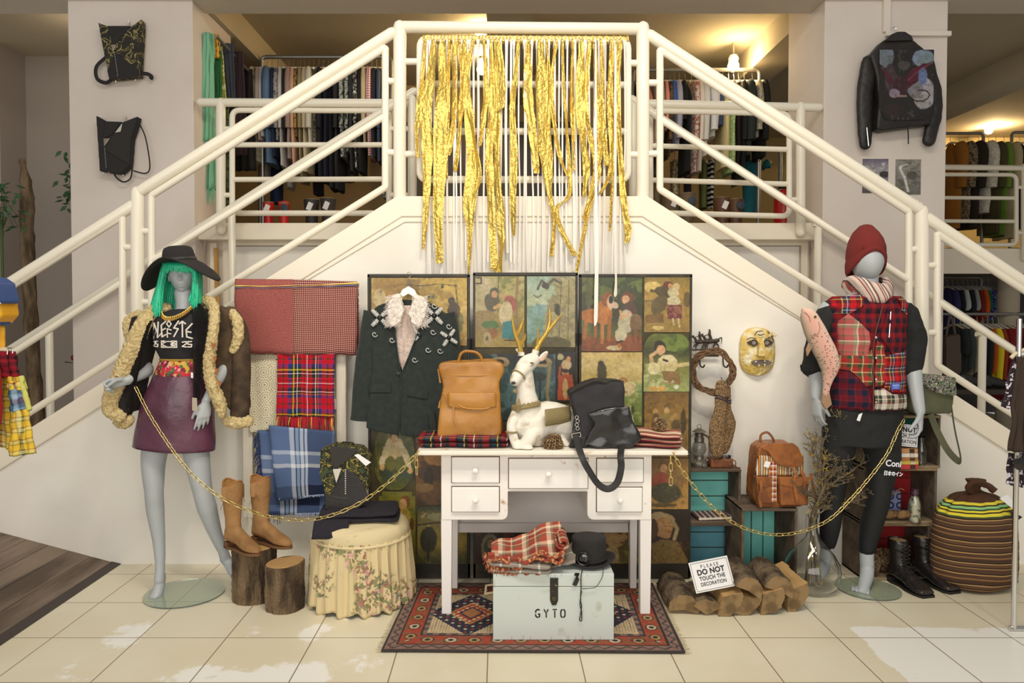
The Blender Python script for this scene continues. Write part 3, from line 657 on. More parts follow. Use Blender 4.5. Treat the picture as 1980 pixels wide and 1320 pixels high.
def rug():
    nx,ny=330,200;a=G(737,1262);b_=G(1325,1265);c=G(1262,1131);d=G(798,1131)
    r=thing('persian_rug','worn red and navy oriental rug under the white desk and the trunk','rug',((a.x+b_.x)/2,3.55,0))
    cache={}
    def cf(u,v):
        h=rugcol(u,v)
        if h not in cache:cache[h]=np.array(A(h,.95))
        n=.8+.4*(nz(u*40,v*25)*.5+.5)*(.8+.4*(nz(u*300,v*200)+.5));return tuple(cache[h]*n)
    def fn(u,v):
        p0=a.lerp(b_,u);p1=d.lerp(c,u);p=p0.lerp(p1,v)
        return(p.x,p.y,.009+.002*nz(u*5,v*4))
    MB().grid(nx,ny,fn,cfn=cf).build('rug_pile',vcol('wool_rug',.95,0,(500,.6,.003)),r,smooth=60,usecol=True,solid=.008)
    fr=MB();rnd=random.Random(3)
    for(p,q,o)in((a,d,-1),(b_,c,1)):
        for i in range(150):
            s=p.lerp(q,i/149);e=s+Vector((o*rnd.uniform(.015,.035),rnd.uniform(-.01,.01),.002))
            fr.tube([s+Vector((0,0,.006)),e],[.0015,.0006],4)
    for i in range(120):
        pass
    f=fr.build('fringe',M('wool_fringe','#b9a98a',.95),r);f['kind']='stuff'
rug()
# ================= white desk =================
YD=3.55;ZD=W(1000,870,3.5).z
dp=lambda x,y,Y=YD:W(x,y,Y)
dk=thing('desk','distressed white painted kneehole desk with five drawers on the rug','desk',(W(1057,1190,YD).x,3.72,.013))
pw=M('chipped_white_paint','#efe6dc',.5,var=(7,'#e2d6c4',.45,.7),bump=(25,.2,.003))
def worn(name,c,c2,thr=.68,sc=14):
    if name in MATS:return MATS[name]
    return M(name,c,.55,var=(sc,c2,thr,thr+.06),bump=(25,.2,.003))
pw2=worn('worn_white_paint','#f0e8dd','#b08a55',.66)
top=MB().mm(dp(806,870,3.48).x,dp(1331,870,3.48).x,3.48,3.97,ZD-.022,ZD)
top.build('desktop',worn('worn_desktop','#efe4d2','#c9a76c',.58,6),dk,smooth=False,bevel=.005)
x=lambda px:dp(px,900).x
z=lambda py:dp(900,py).z
def rc(cx,cz,r,a0,a1):return[(cx+r*math.cos(a0+(a1-a0)*i/6),cz+r*math.sin(a0+(a1-a0)*i/6))for i in range(7)]
body=[(x(853),ZD-.022),(x(853),z(1005))]
r_=.03
body+=rc(x(982)-r_,z(1005)+r_,r_,-PI/2,0)+[(x(982),z(950)),(x(1136),z(950))]+rc(x(1136)+r_,z(1005)+r_,r_,PI,1.5*PI)+[(x(1260),z(1005)),(x(1260),ZD-.022)]
MB().prism(body,YD,YD+.02).build('front_face',pw2,dk,smooth=False,bevel=.003)
cs=MB()
for a,b_ in((856,980),(1138,1258)):cs.mm(x(a),x(b_),YD+.02,3.92,z(1003),ZD-.022)
cs.mm(x(980),x(1138),YD+.02,3.9,z(948),ZD-.022)
cs.build('drawer_case',pw,dk,smooth=False,bevel=.003)
def leg(px0,px1,y0,zt,nm='leg'):
    a=W(px0,1180,y0).x;b_=W(px1,1180,y0).x
    MB().prism([(a,zt),(b_,zt),(b_-.004,.014),(a+.003,.014)],y0,y0+.05).build(nm,worn('worn_legs','#eee6de','#a98a60',.66,12),dk,smooth=False,bevel=.003)
leg(853,874,YD+.003,z(1004));leg(1237,1259,YD+.003,z(1004));leg(873,886,3.88,.5);leg(1217,1232,3.88,.5)
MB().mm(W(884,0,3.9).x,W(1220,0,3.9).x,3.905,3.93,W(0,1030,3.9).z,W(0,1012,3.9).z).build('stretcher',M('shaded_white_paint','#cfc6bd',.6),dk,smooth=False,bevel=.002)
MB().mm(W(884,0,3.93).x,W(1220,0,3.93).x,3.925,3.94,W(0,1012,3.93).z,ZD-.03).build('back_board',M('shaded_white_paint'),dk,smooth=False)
def drawer(x0,y0,x1,y1,knob=True,tilt=0,lab=None):
    d=MB().mm(x(x0),x(x1),YD-.014,YD+.02,z(y1),z(y0));g=MB().mm(x(x0)-.004,x(x1)+.004,YD-.001,YD+.001,z(y1)-.004,z(y0)+.004)
    o=d.build('drawer',worn('worn_drawer','#f2ece2','#b48f58',.66,9),dk,smooth=False,bevel=.003)
    g.build('drawer_gap',M('gap_shadow_wood','#5e4a34',.9),o,smooth=False)
    cx,cz=(x(x0)+x(x1))/2,(z(y0)+z(y1))/2
    R=Matrix.Rotation(PI/2,3,'X')
    if knob:MB().lathe([(.006,0),(.006,.008),(.013,.014),(.0145,.02),(.011,.026),(.005,.028),(.005,.031),(.001,.032)],(cx,YD-.014,cz),18,R).build('knob',M('porcelain','#f3ece0',.15,coat=.5),o)
    else:MB().lathe([(.006,0),(.006,.004),(.001,.005)],(cx,YD-.014,cz),10,R).build('knob_hole',M('dark_iron'),o)
    return o
drawer(874,883,965,932);drawer(874,941,965,988);o=drawer(984,886,1136,943);drawer(1154,886,1243,931,False);drawer(1154,942,1241,988)
# gold-painted little tag on the corner of the middle drawer
# ================= trunk =================
YT=3.273;tp=lambda x_,y_:W(x_,y_,YT)
tk=thing('wooden_chest','pale blue-grey wooden trunk lettered GYTO, standing on the rug in front of the desk','trunk',(tp(1072,1243).x,YT+.15,.013))
tm=M('pale_blue_grey_paint','#c8cdc4',.55,var=(18,'#b5b9a6',.62,.75),bump=(30,.15,.002))
x0,x1=tp(953,0).x,tp(1192,0).x;zt=tp(1000,1109).z;zl=tp(1000,1134).z
MB().mm(x0,x1,YT,YT+.34,.014,zl-.0012).build('trunk_body',tm,tk,smooth=False,bevel=.003)
MB().mm(x0,x1,YT,YT+.34,zl+.0012,zt).build('lid',tm,tk,smooth=False,bevel=.003)
R=Matrix.Rotation(PI/2,3,'X')
hx=tp(1073.5,0).x
hs=MB().prism([(hx-.018,tp(0,1117).z),(hx+.018,tp(0,1117).z),(hx+.018,tp(0,1160).z),(hx+.009,tp(0,1169).z),(hx-.009,tp(0,1169).z),(hx-.018,tp(0,1160).z)],YT-.005,YT)
hs.box((hx,YT-.006,tp(0,1118).z),(.036,.01,.008))
h_=hs.build('hasp',M('worn_black_iron','#352f28',.45,.5,var=(60,'#a49c88',.66,.72)),tk,smooth=False,bevel=.0015)
MB().tube(arc((hx,YT-.008,tp(0,1156).z),.006,0,PI*1.99,14,'xz'),.002,6).build('staple',M('tarnished_brass','#8f8158',.35,.9),h_)
tx=MB()
# stencil letters: stroke pieces with stencil gaps
def strokes(mb,segs,x0,z0,sc,y,w_,th=.0008):
    for poly in segs:
        pts=[Vector((x0+a*sc,y,z0+b*sc))for a,b in poly]
        for p,q in zip(pts,pts[1:]):
            d=(q-p).normalized();n_=Vector((-d.z,0,d.x))*w_/2;e=d*w_*.22
            c=[p-e+n_,q+e+n_,q+e-n_,p-e-n_]
            mb.add([(v.x,y,v.z)for v in c]+[(v.x,y+th,v.z)for v in c],[(0,1,2,3),(7,6,5,4),(0,4,5,1),(1,5,6,2),(2,6,7,3),(3,7,4,0)])
lw=.0062;sc=tp(0,1178).z-tp(0,1193).z
Gs=[[(.5,.93),(.38,1),(.22,1),(.05,.85),(.0,.62)],[(0,.4),(.05,.15),(.22,0),(.3,0)],[(.42,.02),(.52,.12),(.52,.42),(.34,.42)]]
Ys=[[(0,1),(.18,.65)],[(.5,1),(.36,.7)],[(.27,.58),(.27,0)]]
Ts=[[(0,1),(.46,1)],[(.23,.8),(.23,0)]]
Os=[[(.2,1),(.05,.9),(0,.7),(0,.3),(.05,.1),(.2,0)],[(.34,1),(.48,.9),(.53,.7),(.53,.3),(.48,.1),(.34,0)]]
for seg,px in((Gs,1037),(Ys,1054),(Ts,1071.5),(Os,1087)):strokes(tx,seg,tp(px,0).x,tp(0,1193).z,sc,YT-.0008,lw)
tx.build('lettering',M('stencil_ink','#3a332c',.7),tk,smooth=False,label='black stencil letters GYTO')
nl=MB()
for px in(960,985,1061,1075,1088,1139):nl.mm(tp(px,0).x,tp(px,0).x+.0012,YT-.0004,YT+.001,zt-.012,zt-.002)
for px in(990,1013,1027,1068,1116,1130,1146,1165):nl.mm(tp(px,0).x,tp(px,0).x+.0012,YT-.0004,YT+.001,.017,.03)
nl.build('nail_marks',M('stencil_ink'),tk,smooth=False)
MB().tube([(x0-.001,YT+.15,.17),(x0-.035,YT+.15,.165),(x0-.04,YT+.2,.13),(x0-.035,YT+.25,.165),(x0-.001,YT+.25,.17)],.006,8).build('handle',M('rope','#b9a684',.9),tk)
# ================= shared makers =================
def sheet(parent,name,mat,tl,tr,br,bl,Y,amp=.006,fr=5,solid=.008,nu=24,nv=24,yf=None,sag=0,seed=0,build=True,**k):
    """hanging cloth between four picture corners on the plane at depth Y; uv in metres"""
    TL,TR,BR,BL=(W(*q,Y)for q in(tl,tr,br,bl))
    wu,hv=(TR-TL).length,(BL-TL).length
    def fn(u,v):
        p=TL.lerp(TR,u).lerp(BL.lerp(BR,u),v)
        y=amp*math.sin(u*fr*2*PI+seed+1.2*nz(v*2,seed))*(.3+.7*v)+amp*1.4*nz(u*3+seed,v*3,seed)
        if yf:y+=yf(u,v)
        return(p.x+.004*nz(v*5,seed+u),p.y+y,p.z-sag*math.sin(u*PI)*(1-v)+.006*nz(u*6,v,seed)*v)
    mb=MB().grid(nu,nv,fn,wu,hv)
    return mb.build(name,mat,parent,smooth=80,solid=solid,**k)if build else mb
def fringe(mb,a,b_,n,ln,r=.0025,seed=0,spread=.012,down=Vector((0,0,-1))):
    rnd=random.Random(seed)
    for i in range(n):
        s=a.lerp(b_,(i+.5)/n);l=ln*rnd.uniform(.75,1.15);e=s+down*l+Vector((rnd.uniform(-spread,spread),rnd.uniform(-.006,.006),0))
        m_=s.lerp(e,.5)+Vector((rnd.uniform(-.004,.004),-.002,0));mb.tube([s,m_,e],[r,r*.9,r*.5],5)
    return mb
def outl(pts,Y,y0,y1,mb=None):
    """solid from a picture outline, thickness y0..y1 around depth Y"""
    q=[W(a,b_,Y)for a,b_ in pts];return(mb or MB()).prism([(p.x,p.z)for p in q],Y+y0,Y+y1)
def flap(mb,pts,Y,th=.003,y=0):
    q=[W(a,b_,Y)for a,b_ in pts];return mb.prism([(p.x,p.z)for p in q],Y+y-th,Y+y)
# ================= golden strips and ribbons =================
gold=M('gold_foil','#dfbf62',.36,.75,bump=(55,.9,.012))
RX=.0
def ribbon(name,label,cat,group,path,mat,rnd,crump=1.,y0=4.285,y1=4.235,knot=None,solid=0):
    P_=[(*W(px,py,lerp(y0,y1,min(1,max(0,(py-75)/330)))),w_*(.98 if crump>.5 else 1)*4.28/F/2)for px,py,w_ in path]
    ctr=spline([Vector(p[:3])for p in P_],7);n=len(ctr);hw=[interp(i/(n-1),[j/(len(P_)-1)for j in range(len(P_))],[p[3]for p in P_])for i in range(n)]
    sd=rnd.uniform(0,50);t=thing(name,label,cat,ctr[0],group=group);tw0=rnd.uniform(-.5,.5);nx=6 if crump>.5 else 1
    def fn(u,v):
        i=v*(n-1);k=min(int(i),n-2);c=ctr[k].lerp(ctr[k+1],i-k);h=lerp(hw[k],hw[k+1],i-k)*(1+.25*crump*nz(v*9,sd,u))
        a=tw0+1.0*crump*nz(v*4,sd);s=(u-.5)*2
        return c+Vector((math.cos(a)*s*h,math.sin(a)*s*h+crump*(.007*nz(u*2.5+sd,v*16,2)+.004*abs(math.sin(u*7+sd))),0))
    MB().grid(nx,max(10,int((path[-1][1]-path[0][1])/(4 if crump>.5 else 25))),fn).build('strip',mat,t,smooth=30 if crump>.5 else 80,solid=solid)
    if knot:
        c=ctr[0];w_=knot
        MB().tube([c+Vector((-w_,.045,.0)),c+Vector((w_,.045,0))],.0275,10).build('knot',mat if mat is not gold else gold,t)
    return t
GP=[[(823,80,4),(813,190,12),(806,240,10),(808,305,8)],[(838,80,8),(832,150,22),(822,220,26),(826,290,22),(824,400,12),(818,482,6)],
 [(855,80,10),(856,160,22),(852,230,28),(850,300,26),(846,420,20),(850,500,15),(848,508,5)],[(880,80,10),(880,160,15),(878,230,14),(866,300,10)],
 [(898,80,8),(900,150,16),(905,220,20),(912,300,18),(905,400,20),(908,460,9),(906,532,4)],[(914,80,6),(900,170,14),(912,250,16),(925,330,14),(915,390,12),(907,480,7)],
 [(889,80,5),(893,160,9),(889,250,12),(880,330,8)],[(936,80,6),(940,180,12),(932,250,10),(928,282,5)],[(964,80,8),(970,150,18),(968,200,20),(962,216,12)],
 [(950,80,5),(952,200,18),(946,300,16),(950,400,14),(955,500,14),(952,522,8)],[(958,80,5),(962,200,12),(961,300,14),(966,400,16),(970,470,18),(963,528,16)],
 [(1003,80,8),(996,150,10),(990,220,12),(994,300,14),(992,380,14),(993,455,12)],[(1022,80,10),(1020,180,20),(1030,260,18),(1038,335,10)],
 [(1045,80,12),(1048,160,26),(1050,230,28),(1056,300,28),(1062,370,12),(1072,430,8),(1066,496,8)],[(1076,80,6),(1066,160,10),(1072,240,8),(1082,300,10),(1098,340,8)],
 [(1088,80,5),(1090,160,6),(1096,250,6),(1102,370,9),(1077,400,8),(1084,440,10),(1112,494,12)],[(1108,80,6),(1106,160,10),(1108,240,10),(1110,330,5)],
 [(1125,80,10),(1122,160,18),(1124,240,18),(1134,320,16),(1130,380,8)],[(1140,80,8),(1132,200,12),(1140,260,12),(1155,330,16),(1135,420,9),(1114,530,5)],
 [(1150,80,6),(1156,200,14),(1158,300,12),(1128,425,4)],[(1163,80,6),(1165,150,8),(1166,230,12),(1174,320,10)],[(1184,80,8),(1180,200,14),(1186,280,16),(1178,340,8),(1160,375,5)],
 [(1200,80,8),(1192,180,16),(1200,300,12),(1205,380,12),(1214,440,14),(1212,470,8)],[(1192,80,4),(1186,300,6),(1183,380,6),(1179,447,4)],[(1058,80,6),(1062,170,12),(1058,260,14),(1066,340,8)],[(868,80,5),(866,200,8),(862,300,8),(864,345,4)]]
rnd=random.Random(11)
shape=['short narrow','wide-bellied','very wide crumpled','short folded','long twisting','wavy']
order=sorted(range(len(GP)),key=lambda i:GP[i][0][0])
ordn=['first','second','third','fourth','fifth','sixth','seventh','eighth','ninth','tenth','eleventh','twelfth','thirteenth','fourteenth','fifteenth','sixteenth','seventeenth','eighteenth','nineteenth','twentieth','twenty-first','twenty-second','twenty-third','twenty-fourth','twenty-fifth','twenty-sixth']
for rk,i in enumerate(order):
    p=GP[i];L=p[-1][1];mw=max(q[2]for q in p)
    lab='%s %s gold foil strip on the landing railing, %s from the left'%('long' if L>440 else 'medium' if L>335 else 'short','broad' if mw>17 else 'narrow',ordn[rk])
    ribbon('gold_strip',lab,'foil strip','gold foil strips on the landing railing',p,gold,rnd,1.0,4.285-.012*(i%3),4.235-.008*(i%3),.006)
sat=M('white_satin','#e9e0d4',.35,bump=(120,.1,.002))
for i in range(46):
    x_=824+384*(i+rnd.uniform(-.3,.3))/45;w_=rnd.choice([3,3,4,5,3,4])
    ye=rnd.choice([rnd.uniform(470,556),rnd.uniform(500,556),524])
    if i in(40,43,38):ye={38:548,40:545,43:560}[i]
    ribbon('white_ribbon','thin white satin ribbon tied on the landing railing, hanging straight down among the gold strips','ribbon','white ribbons on the landing railing',[(x_,80,w_),(x_+rnd.uniform(-2,2),250,w_),(x_+rnd.uniform(-3,3),400,w_),(x_+rnd.uniform(-3,3),ye,w_)],sat,rnd,.12,4.29,4.25,.005 if i%2 else .009)
ribbon('white_ribbon','broad white ribbon with pointed end hanging over the print of the dog','ribbon',None,[(1152,80,3),(1152,300,4),(1154,480,6),(1153,560,7),(1152,615,7),(1150,630,2)],sat,rnd,.1,4.27,4.02,.006)
ribbon('white_ribbon','white ribbon tapering to a point over the print of the curly-haired child','ribbon',None,[(1190,80,5),(1190,300,5),(1190,480,5),(1191,540,4),(1190,568,7),(1189,574,1)],sat,rnd,.1,4.27,4.02,.006)
wr=MB();hp=W(818,76,RF);hq=W(1210,78,RF)
for i in range(60):
    c=hp.lerp(hq,i/59);q=hp.lerp(hq,(i+.7)/59)
    wr.tube([c,q],.0245+.002*(i%2),10)
tag(wr.build('foil_wrapping',gold,None,smooth=30),'gold foil wound around the top bar of the landing railing panel','foil')
# ================= whitewashed frame with blankets =================
YB=4.19
ww=M('whitewashed_wood','#dfd3bd',.75,var=(14,'#8f7a5c',.58,.7),stretch=(1,1,.15),bump=(60,.4,.003))
fr=thing('blanket_frame','whitewashed wooden frame leaning on the wall under the hanging blankets','wooden frame',(W(560,0,YB).x,YB,0))
lx,rx=W(471,0,YB).x,W(655,0,YB).x
for xx in(lx,rx):MB().mm(xx-.028,xx+.028,YB,YB+.035,.34 if xx==rx else .30,W(0,548,YB).z).build('stile',ww,fr,smooth=False,bevel=.004)
for zz in(W(0,548,YB).z-.05,.95,W(0,985,YB).z):MB().mm(lx+.028,rx-.028,YB+.006,YB+.03,zz-.03,zz+.03).build('rail',ww,fr,smooth=False,bevel=.004)
MB().mm(lx+.02,rx-.02,YB+.03,YB+.036,.34,1.3).build('backing',M('cream_cloth_panel','#cdc0a4',.9),fr,smooth=False)
for xx in(lx,rx):MB().box((xx,YB+.017,.16),(.04,.03,.30)).build('foot',ww,fr,smooth=False,bevel=.004)
# red checked blanket
rb=thing('folded_blanket','large brick red blanket, half plain half checked, topmost of the hanging blankets','blanket',W(575,685,YB-.04))
plainr=M('brick_wool','#b0655c',.95,var=(260,'#8d423c',.42,.6),bump=(700,.6,.003),stretch=(1,1,2))
chk=plaid('red_white_check',1/.0145,1/.0145,[(.55,'#6e2422'),(.45,'#a04a44')],[(.55,'#6e2422'),(.45,'#ab5a52')])
def check_mat(name,c1,c2,per):
    if name in MATS:return MATS[name]
    m,nt,b=_base(name);u,v=axes(nt,'UV',0,1)
    a=math_n(nt,'LESS_THAN',math_n(nt,'FRACT',math_n(nt,'MULTIPLY',u,1/per)),.52);b2=math_n(nt,'LESS_THAN',math_n(nt,'FRACT',math_n(nt,'MULTIPLY',v,1/per)),.52)
    nt.links.new(mix_n(nt,math_n(nt,'MULTIPLY',a,b2),c1,c2),b.inputs['Base Color']);b.inputs['Roughness'].default_value=.95
    bump_in(nt,b,700,.5,.003);MATS[name]=m;return m
chk=check_mat('red_cream_grid','#7a2c28','#dcb8a4',.0105)
yf0=lambda u,v:-.012*math.sin(min(v,.06)/.06*PI/2)+.01*max(0,v-.96)/.04
sheet(rb,'plain_half',plainr,(456,541),(568,542),(568,684),(457,680),YB-.04,.003,1.5,.022,yf=yf0,seed=1)
sheet(rb,'checked_half',chk,(568,542),(692,546),(690,684),(568,684),YB-.04,.004,1.5,.022,yf=yf0,seed=2)
sheet(rb,'yellow_band',M('yellow_binding','#ecd06a',.8),(455,551),(692,545),(692,549),(455,554.5),YB-.068,.001,1,.003,nv=2,sag=.012)
sheet(rb,'blue_band',M('slate_binding','#6d6f8c',.8),(455,555),(690,549),(690,553),(455,558),YB-.066,.001,1,.003,nv=2,sag=.012)
fr_=MB();fringe(fr_,W(690,548,YB-.04),W(690,684,YB-.04),60,.012,.003,5,.002,Vector((1,0,0)))
fr_.tube([W(688,546,YB-.04),W(689,684,YB-.04)],.013,8);fr_.build('selvedge',M('maroon_wool','#6b1f22',.95,bump=(400,.8,.004)),rb)
# crochet
cro=thing('crochet_throw','cream crocheted throw hanging beneath the brick red blanket, left of the tartan scarf','throw',W(510,830,YB-.02))
m,nt,b=_base('cream_crochet');MATS['cream_crochet']=m
u,v=axes(nt,'UV',0,1)
def rosette(nt,u,v,per):
    fu=math_n(nt,'SUBTRACT',math_n(nt,'FRACT',math_n(nt,'MULTIPLY',u,1/per)),.5);fv=math_n(nt,'SUBTRACT',math_n(nt,'FRACT',math_n(nt,'MULTIPLY',v,1/per)),.5)
    r2=math_n(nt,'SQRT',math_n(nt,'ADD',math_n(nt,'MULTIPLY',fu,fu),math_n(nt,'MULTIPLY',fv,fv)))
    an=math_n(nt,'ARCTAN2',fv,fu);sp=math_n(nt,'GREATER_THAN',math_n(nt,'SINE',math_n(nt,'MULTIPLY',an,16)),.35)
    rg=math_n(nt,'GREATER_THAN',math_n(nt,'SINE',math_n(nt,'MULTIPLY',r2,34)),.25)
    return math_n(nt,'MULTIPLY',sp,rg),r2
h,r2=rosette(nt,u,v,.075)
nt.links.new(mix_n(nt,h,'#efe3c2','#8f7a54'),b.inputs['Base Color']);b.inputs['Roughness'].default_value=.95
bp=nt.nodes.new('ShaderNodeBump');bp.inputs['Distance'].default_value=.004;bp.invert=True;nt.links.new(h,bp.inputs['Height']);nt.links.new(bp.outputs[0],b.inputs['Normal'])
sheet(cro,'crochet_cloth',m,(470,683),(560,683),(560,822),(484,838),YB-.012,.005,3,.006,seed=4,nu=30,nv=30)
# tartan scarf
R_,K_,G_,B_,Wt,Ye,Or='#c4182a','#1d1a22','#1f3a2c','#2a3a78','#f0dcd6','#e0c02c','#d8642c'
tseq=[(12,R_),(3,G_),(10,R_),(3,B_),(5,B_),(4,G_),(3,Ye),(2,G_),(4,K_),(2,Wt),(3,K_),(5,G_),(5,R_),(2,K_),(5,R_),(2,Wt),(4,'#8a1822'),(5,R_),(3,G_),(5,K_),(2,Wt),(4,G_),(2,Or),(3,B_),(4,B_)]
tartan=plaid('red_tartan',1/.25,1/.25,tseq)
ts=thing('tartan_scarf','bright red tartan scarf with fringe hanging beneath the brick red blanket','scarf',W(590,835,YB-.04))
sheet(ts,'scarf_cloth',tartan,(537,682),(647,682),(646,806),(535,804),YB-.045,.006,2,.012,seed=6)
for nm,cl,ph in(('fringe','#c4182a',0),('fringe','#23202a',1),('fringe','#d8b03c',2)):
    f_=MB();r2_=random.Random(ph);a,b_=W(534,805,YB-.045),W(647,806,YB-.045)
    for i in range({0:46,1:14,2:8}[ph]):
        s=a.lerp(b_,r2_.random()if ph else(i+.5)/46);e=s+Vector((r2_.uniform(-.012,.008),r2_.uniform(-.01,.006),-.09*r2_.uniform(.8,1.1)));f_.tube([s,s.lerp(e,.5)+Vector((0,-.004-.002*ph,0)),e],[.003,.0032,.0015],5)
    f_.build(nm,M('fringe_wool_%d'%ph,cl,.95),ts)['kind']='stuff'
# blue plaid blanket
bp1=[(30,'#5d7095'),(3,'#d7dbe0'),(4,'#d7dbe0'),(2,'#28304c'),(5,'#9fb0c8'),(2,'#28304c'),(5,'#d7dbe0'),(2,'#28304c'),(4,'#d7dbe0'),(18,'#20263e'),(20,'#20263e')]
bp2=[(30,'#5d7095'),(5,'#d2d8e0'),(12,'#8090ae'),(5,'#e0e0de'),(24,'#566a8f'),(16,'#20263e')]
blu=plaid('blue_plaid',1/.36,1/.42,bp1,bp2)
bb=thing('plaid_blanket','blue and navy plaid wool blanket hanging lowest on the white frame, with a fringed edge','blanket',W(570,1000,YB-.05))
sheet(bb,'back_fold',blu,(498,832),(645,838),(640,996),(508,994),YB-.03,.006,1.5,.012,seed=8)
sheet(bb,'front_fold',blu,(520,822),(648,834),(640,958),(536,967),YB-.062,.005,1.2,.014,seed=9)
f_=MB();a,b_=W(500,836,YB-.045),W(512,985,YB-.045)
r3=random.Random(5)
for i in range(60):
    s=a.lerp(b_,i/59);e=s+Vector((r3.uniform(-.035,-.015),r3.uniform(-.01,.004),-r3.uniform(.03,.05)));f_.tube([s,s.lerp(e,.5)+Vector((-.006,-.003,.004)),e],[.003,.003,.0016],5)
for i in range(8):
    s=W(512+i*4,988,YB-.05);e=s+Vector((r3.uniform(-.01,.01),0,-r3.uniform(.03,.09)));f_.tube([s,e],[.003,.0015],5)
f_.build('fringe',M('navy_wool','#27355c',.95),bb)['kind']='stuff'
f_=MB();fringe(f_,W(538,962,YB-.064),W(640,954,YB-.064),60,.012,.0025,7,.004);fringe(f_,W(570,992,YB-.04),W(640,990,YB-.04),40,.02,.0025,8,.004)
f_.build('hem_fringe',M('pale_wool','#aab4c8',.95),bb)['kind']='stuff'
# ================= stumps =================
def bark_mat(name,c1,c2):
    return M(name,c1,.95,var=(16,c2,.4,.62),bump=(70,.9,.01),stretch=(1,1,.25))
ringm=None
def endgrain(name='end_grain'):
    if name in MATS:return MATS[name]
    m,nt,b=_base(name);tc=nt.nodes.new('ShaderNodeTexCoord');wv=nt.nodes.new('ShaderNodeTexWave');wv.wave_type='RINGS';wv.rings_direction='Z'
    wv.inputs['Scale'].default_value=30;wv.inputs['Distortion'].default_value=3;nt.links.new(tc.outputs['Object'],wv.inputs[0])
    nt.links.new(ramp(nt,wv.outputs[0],[(0,'#c6a069'),(1,'#a67c48')],False),b.inputs['Base Color']);b.inputs['Roughness'].default_value=.85;MATS[name]=m;return m
def stump(label,cx,cy,r,h,seed,lean=0):
    t=thing('tree_stump',label,'stump',(cx,cy,0))
    n=180;rings=[]
    for i in range(34):
        z_=h*i/33;ring=[]
        for j in range(n):
            q=2*PI*j/n
            d=1+.05*nz(math.cos(q)*1.3+seed,math.sin(q)*1.3,0)+.13*abs(nz(q*9+seed+1.6*nz(z_*12,q*2),z_*7,seed))+.035*nz(q*20,z_*60,seed)
            ring.append(Vector((cx+r*d*math.cos(q),cy+r*d*math.sin(q),z_+(lean*math.cos(q)*r if i>24 else 0))))
        rings.append(ring)
    MB().loft(rings).build('bark',bark_mat('stump_bark','#7c664a','#3d2e20'),t,smooth=50)
    top=MB().lathe([(r*1.0,0),(r*.99,.004),(.001,.005)],(0,0,0),48,fn=lambda q,z_:1+.05*nz(math.cos(q)*1.3+seed,math.sin(q)*1.3,0)).xf(lambda p:(p.x+cx,p.y+cy,p.z+h+lean*p.x))
    top.build('cut_top',endgrain(),t,smooth=30)
    return t
s1=G(478,1172);stump('tall rough-barked log stump carrying the cowboy boots',s1.x,s1.y+.112,.104,.272,1.3)
s2=G(540,1190);stump('short log stump on the tiles beside the taller boot stump',s2.x,s2.y+.1,.09,.228,5.1,.08)
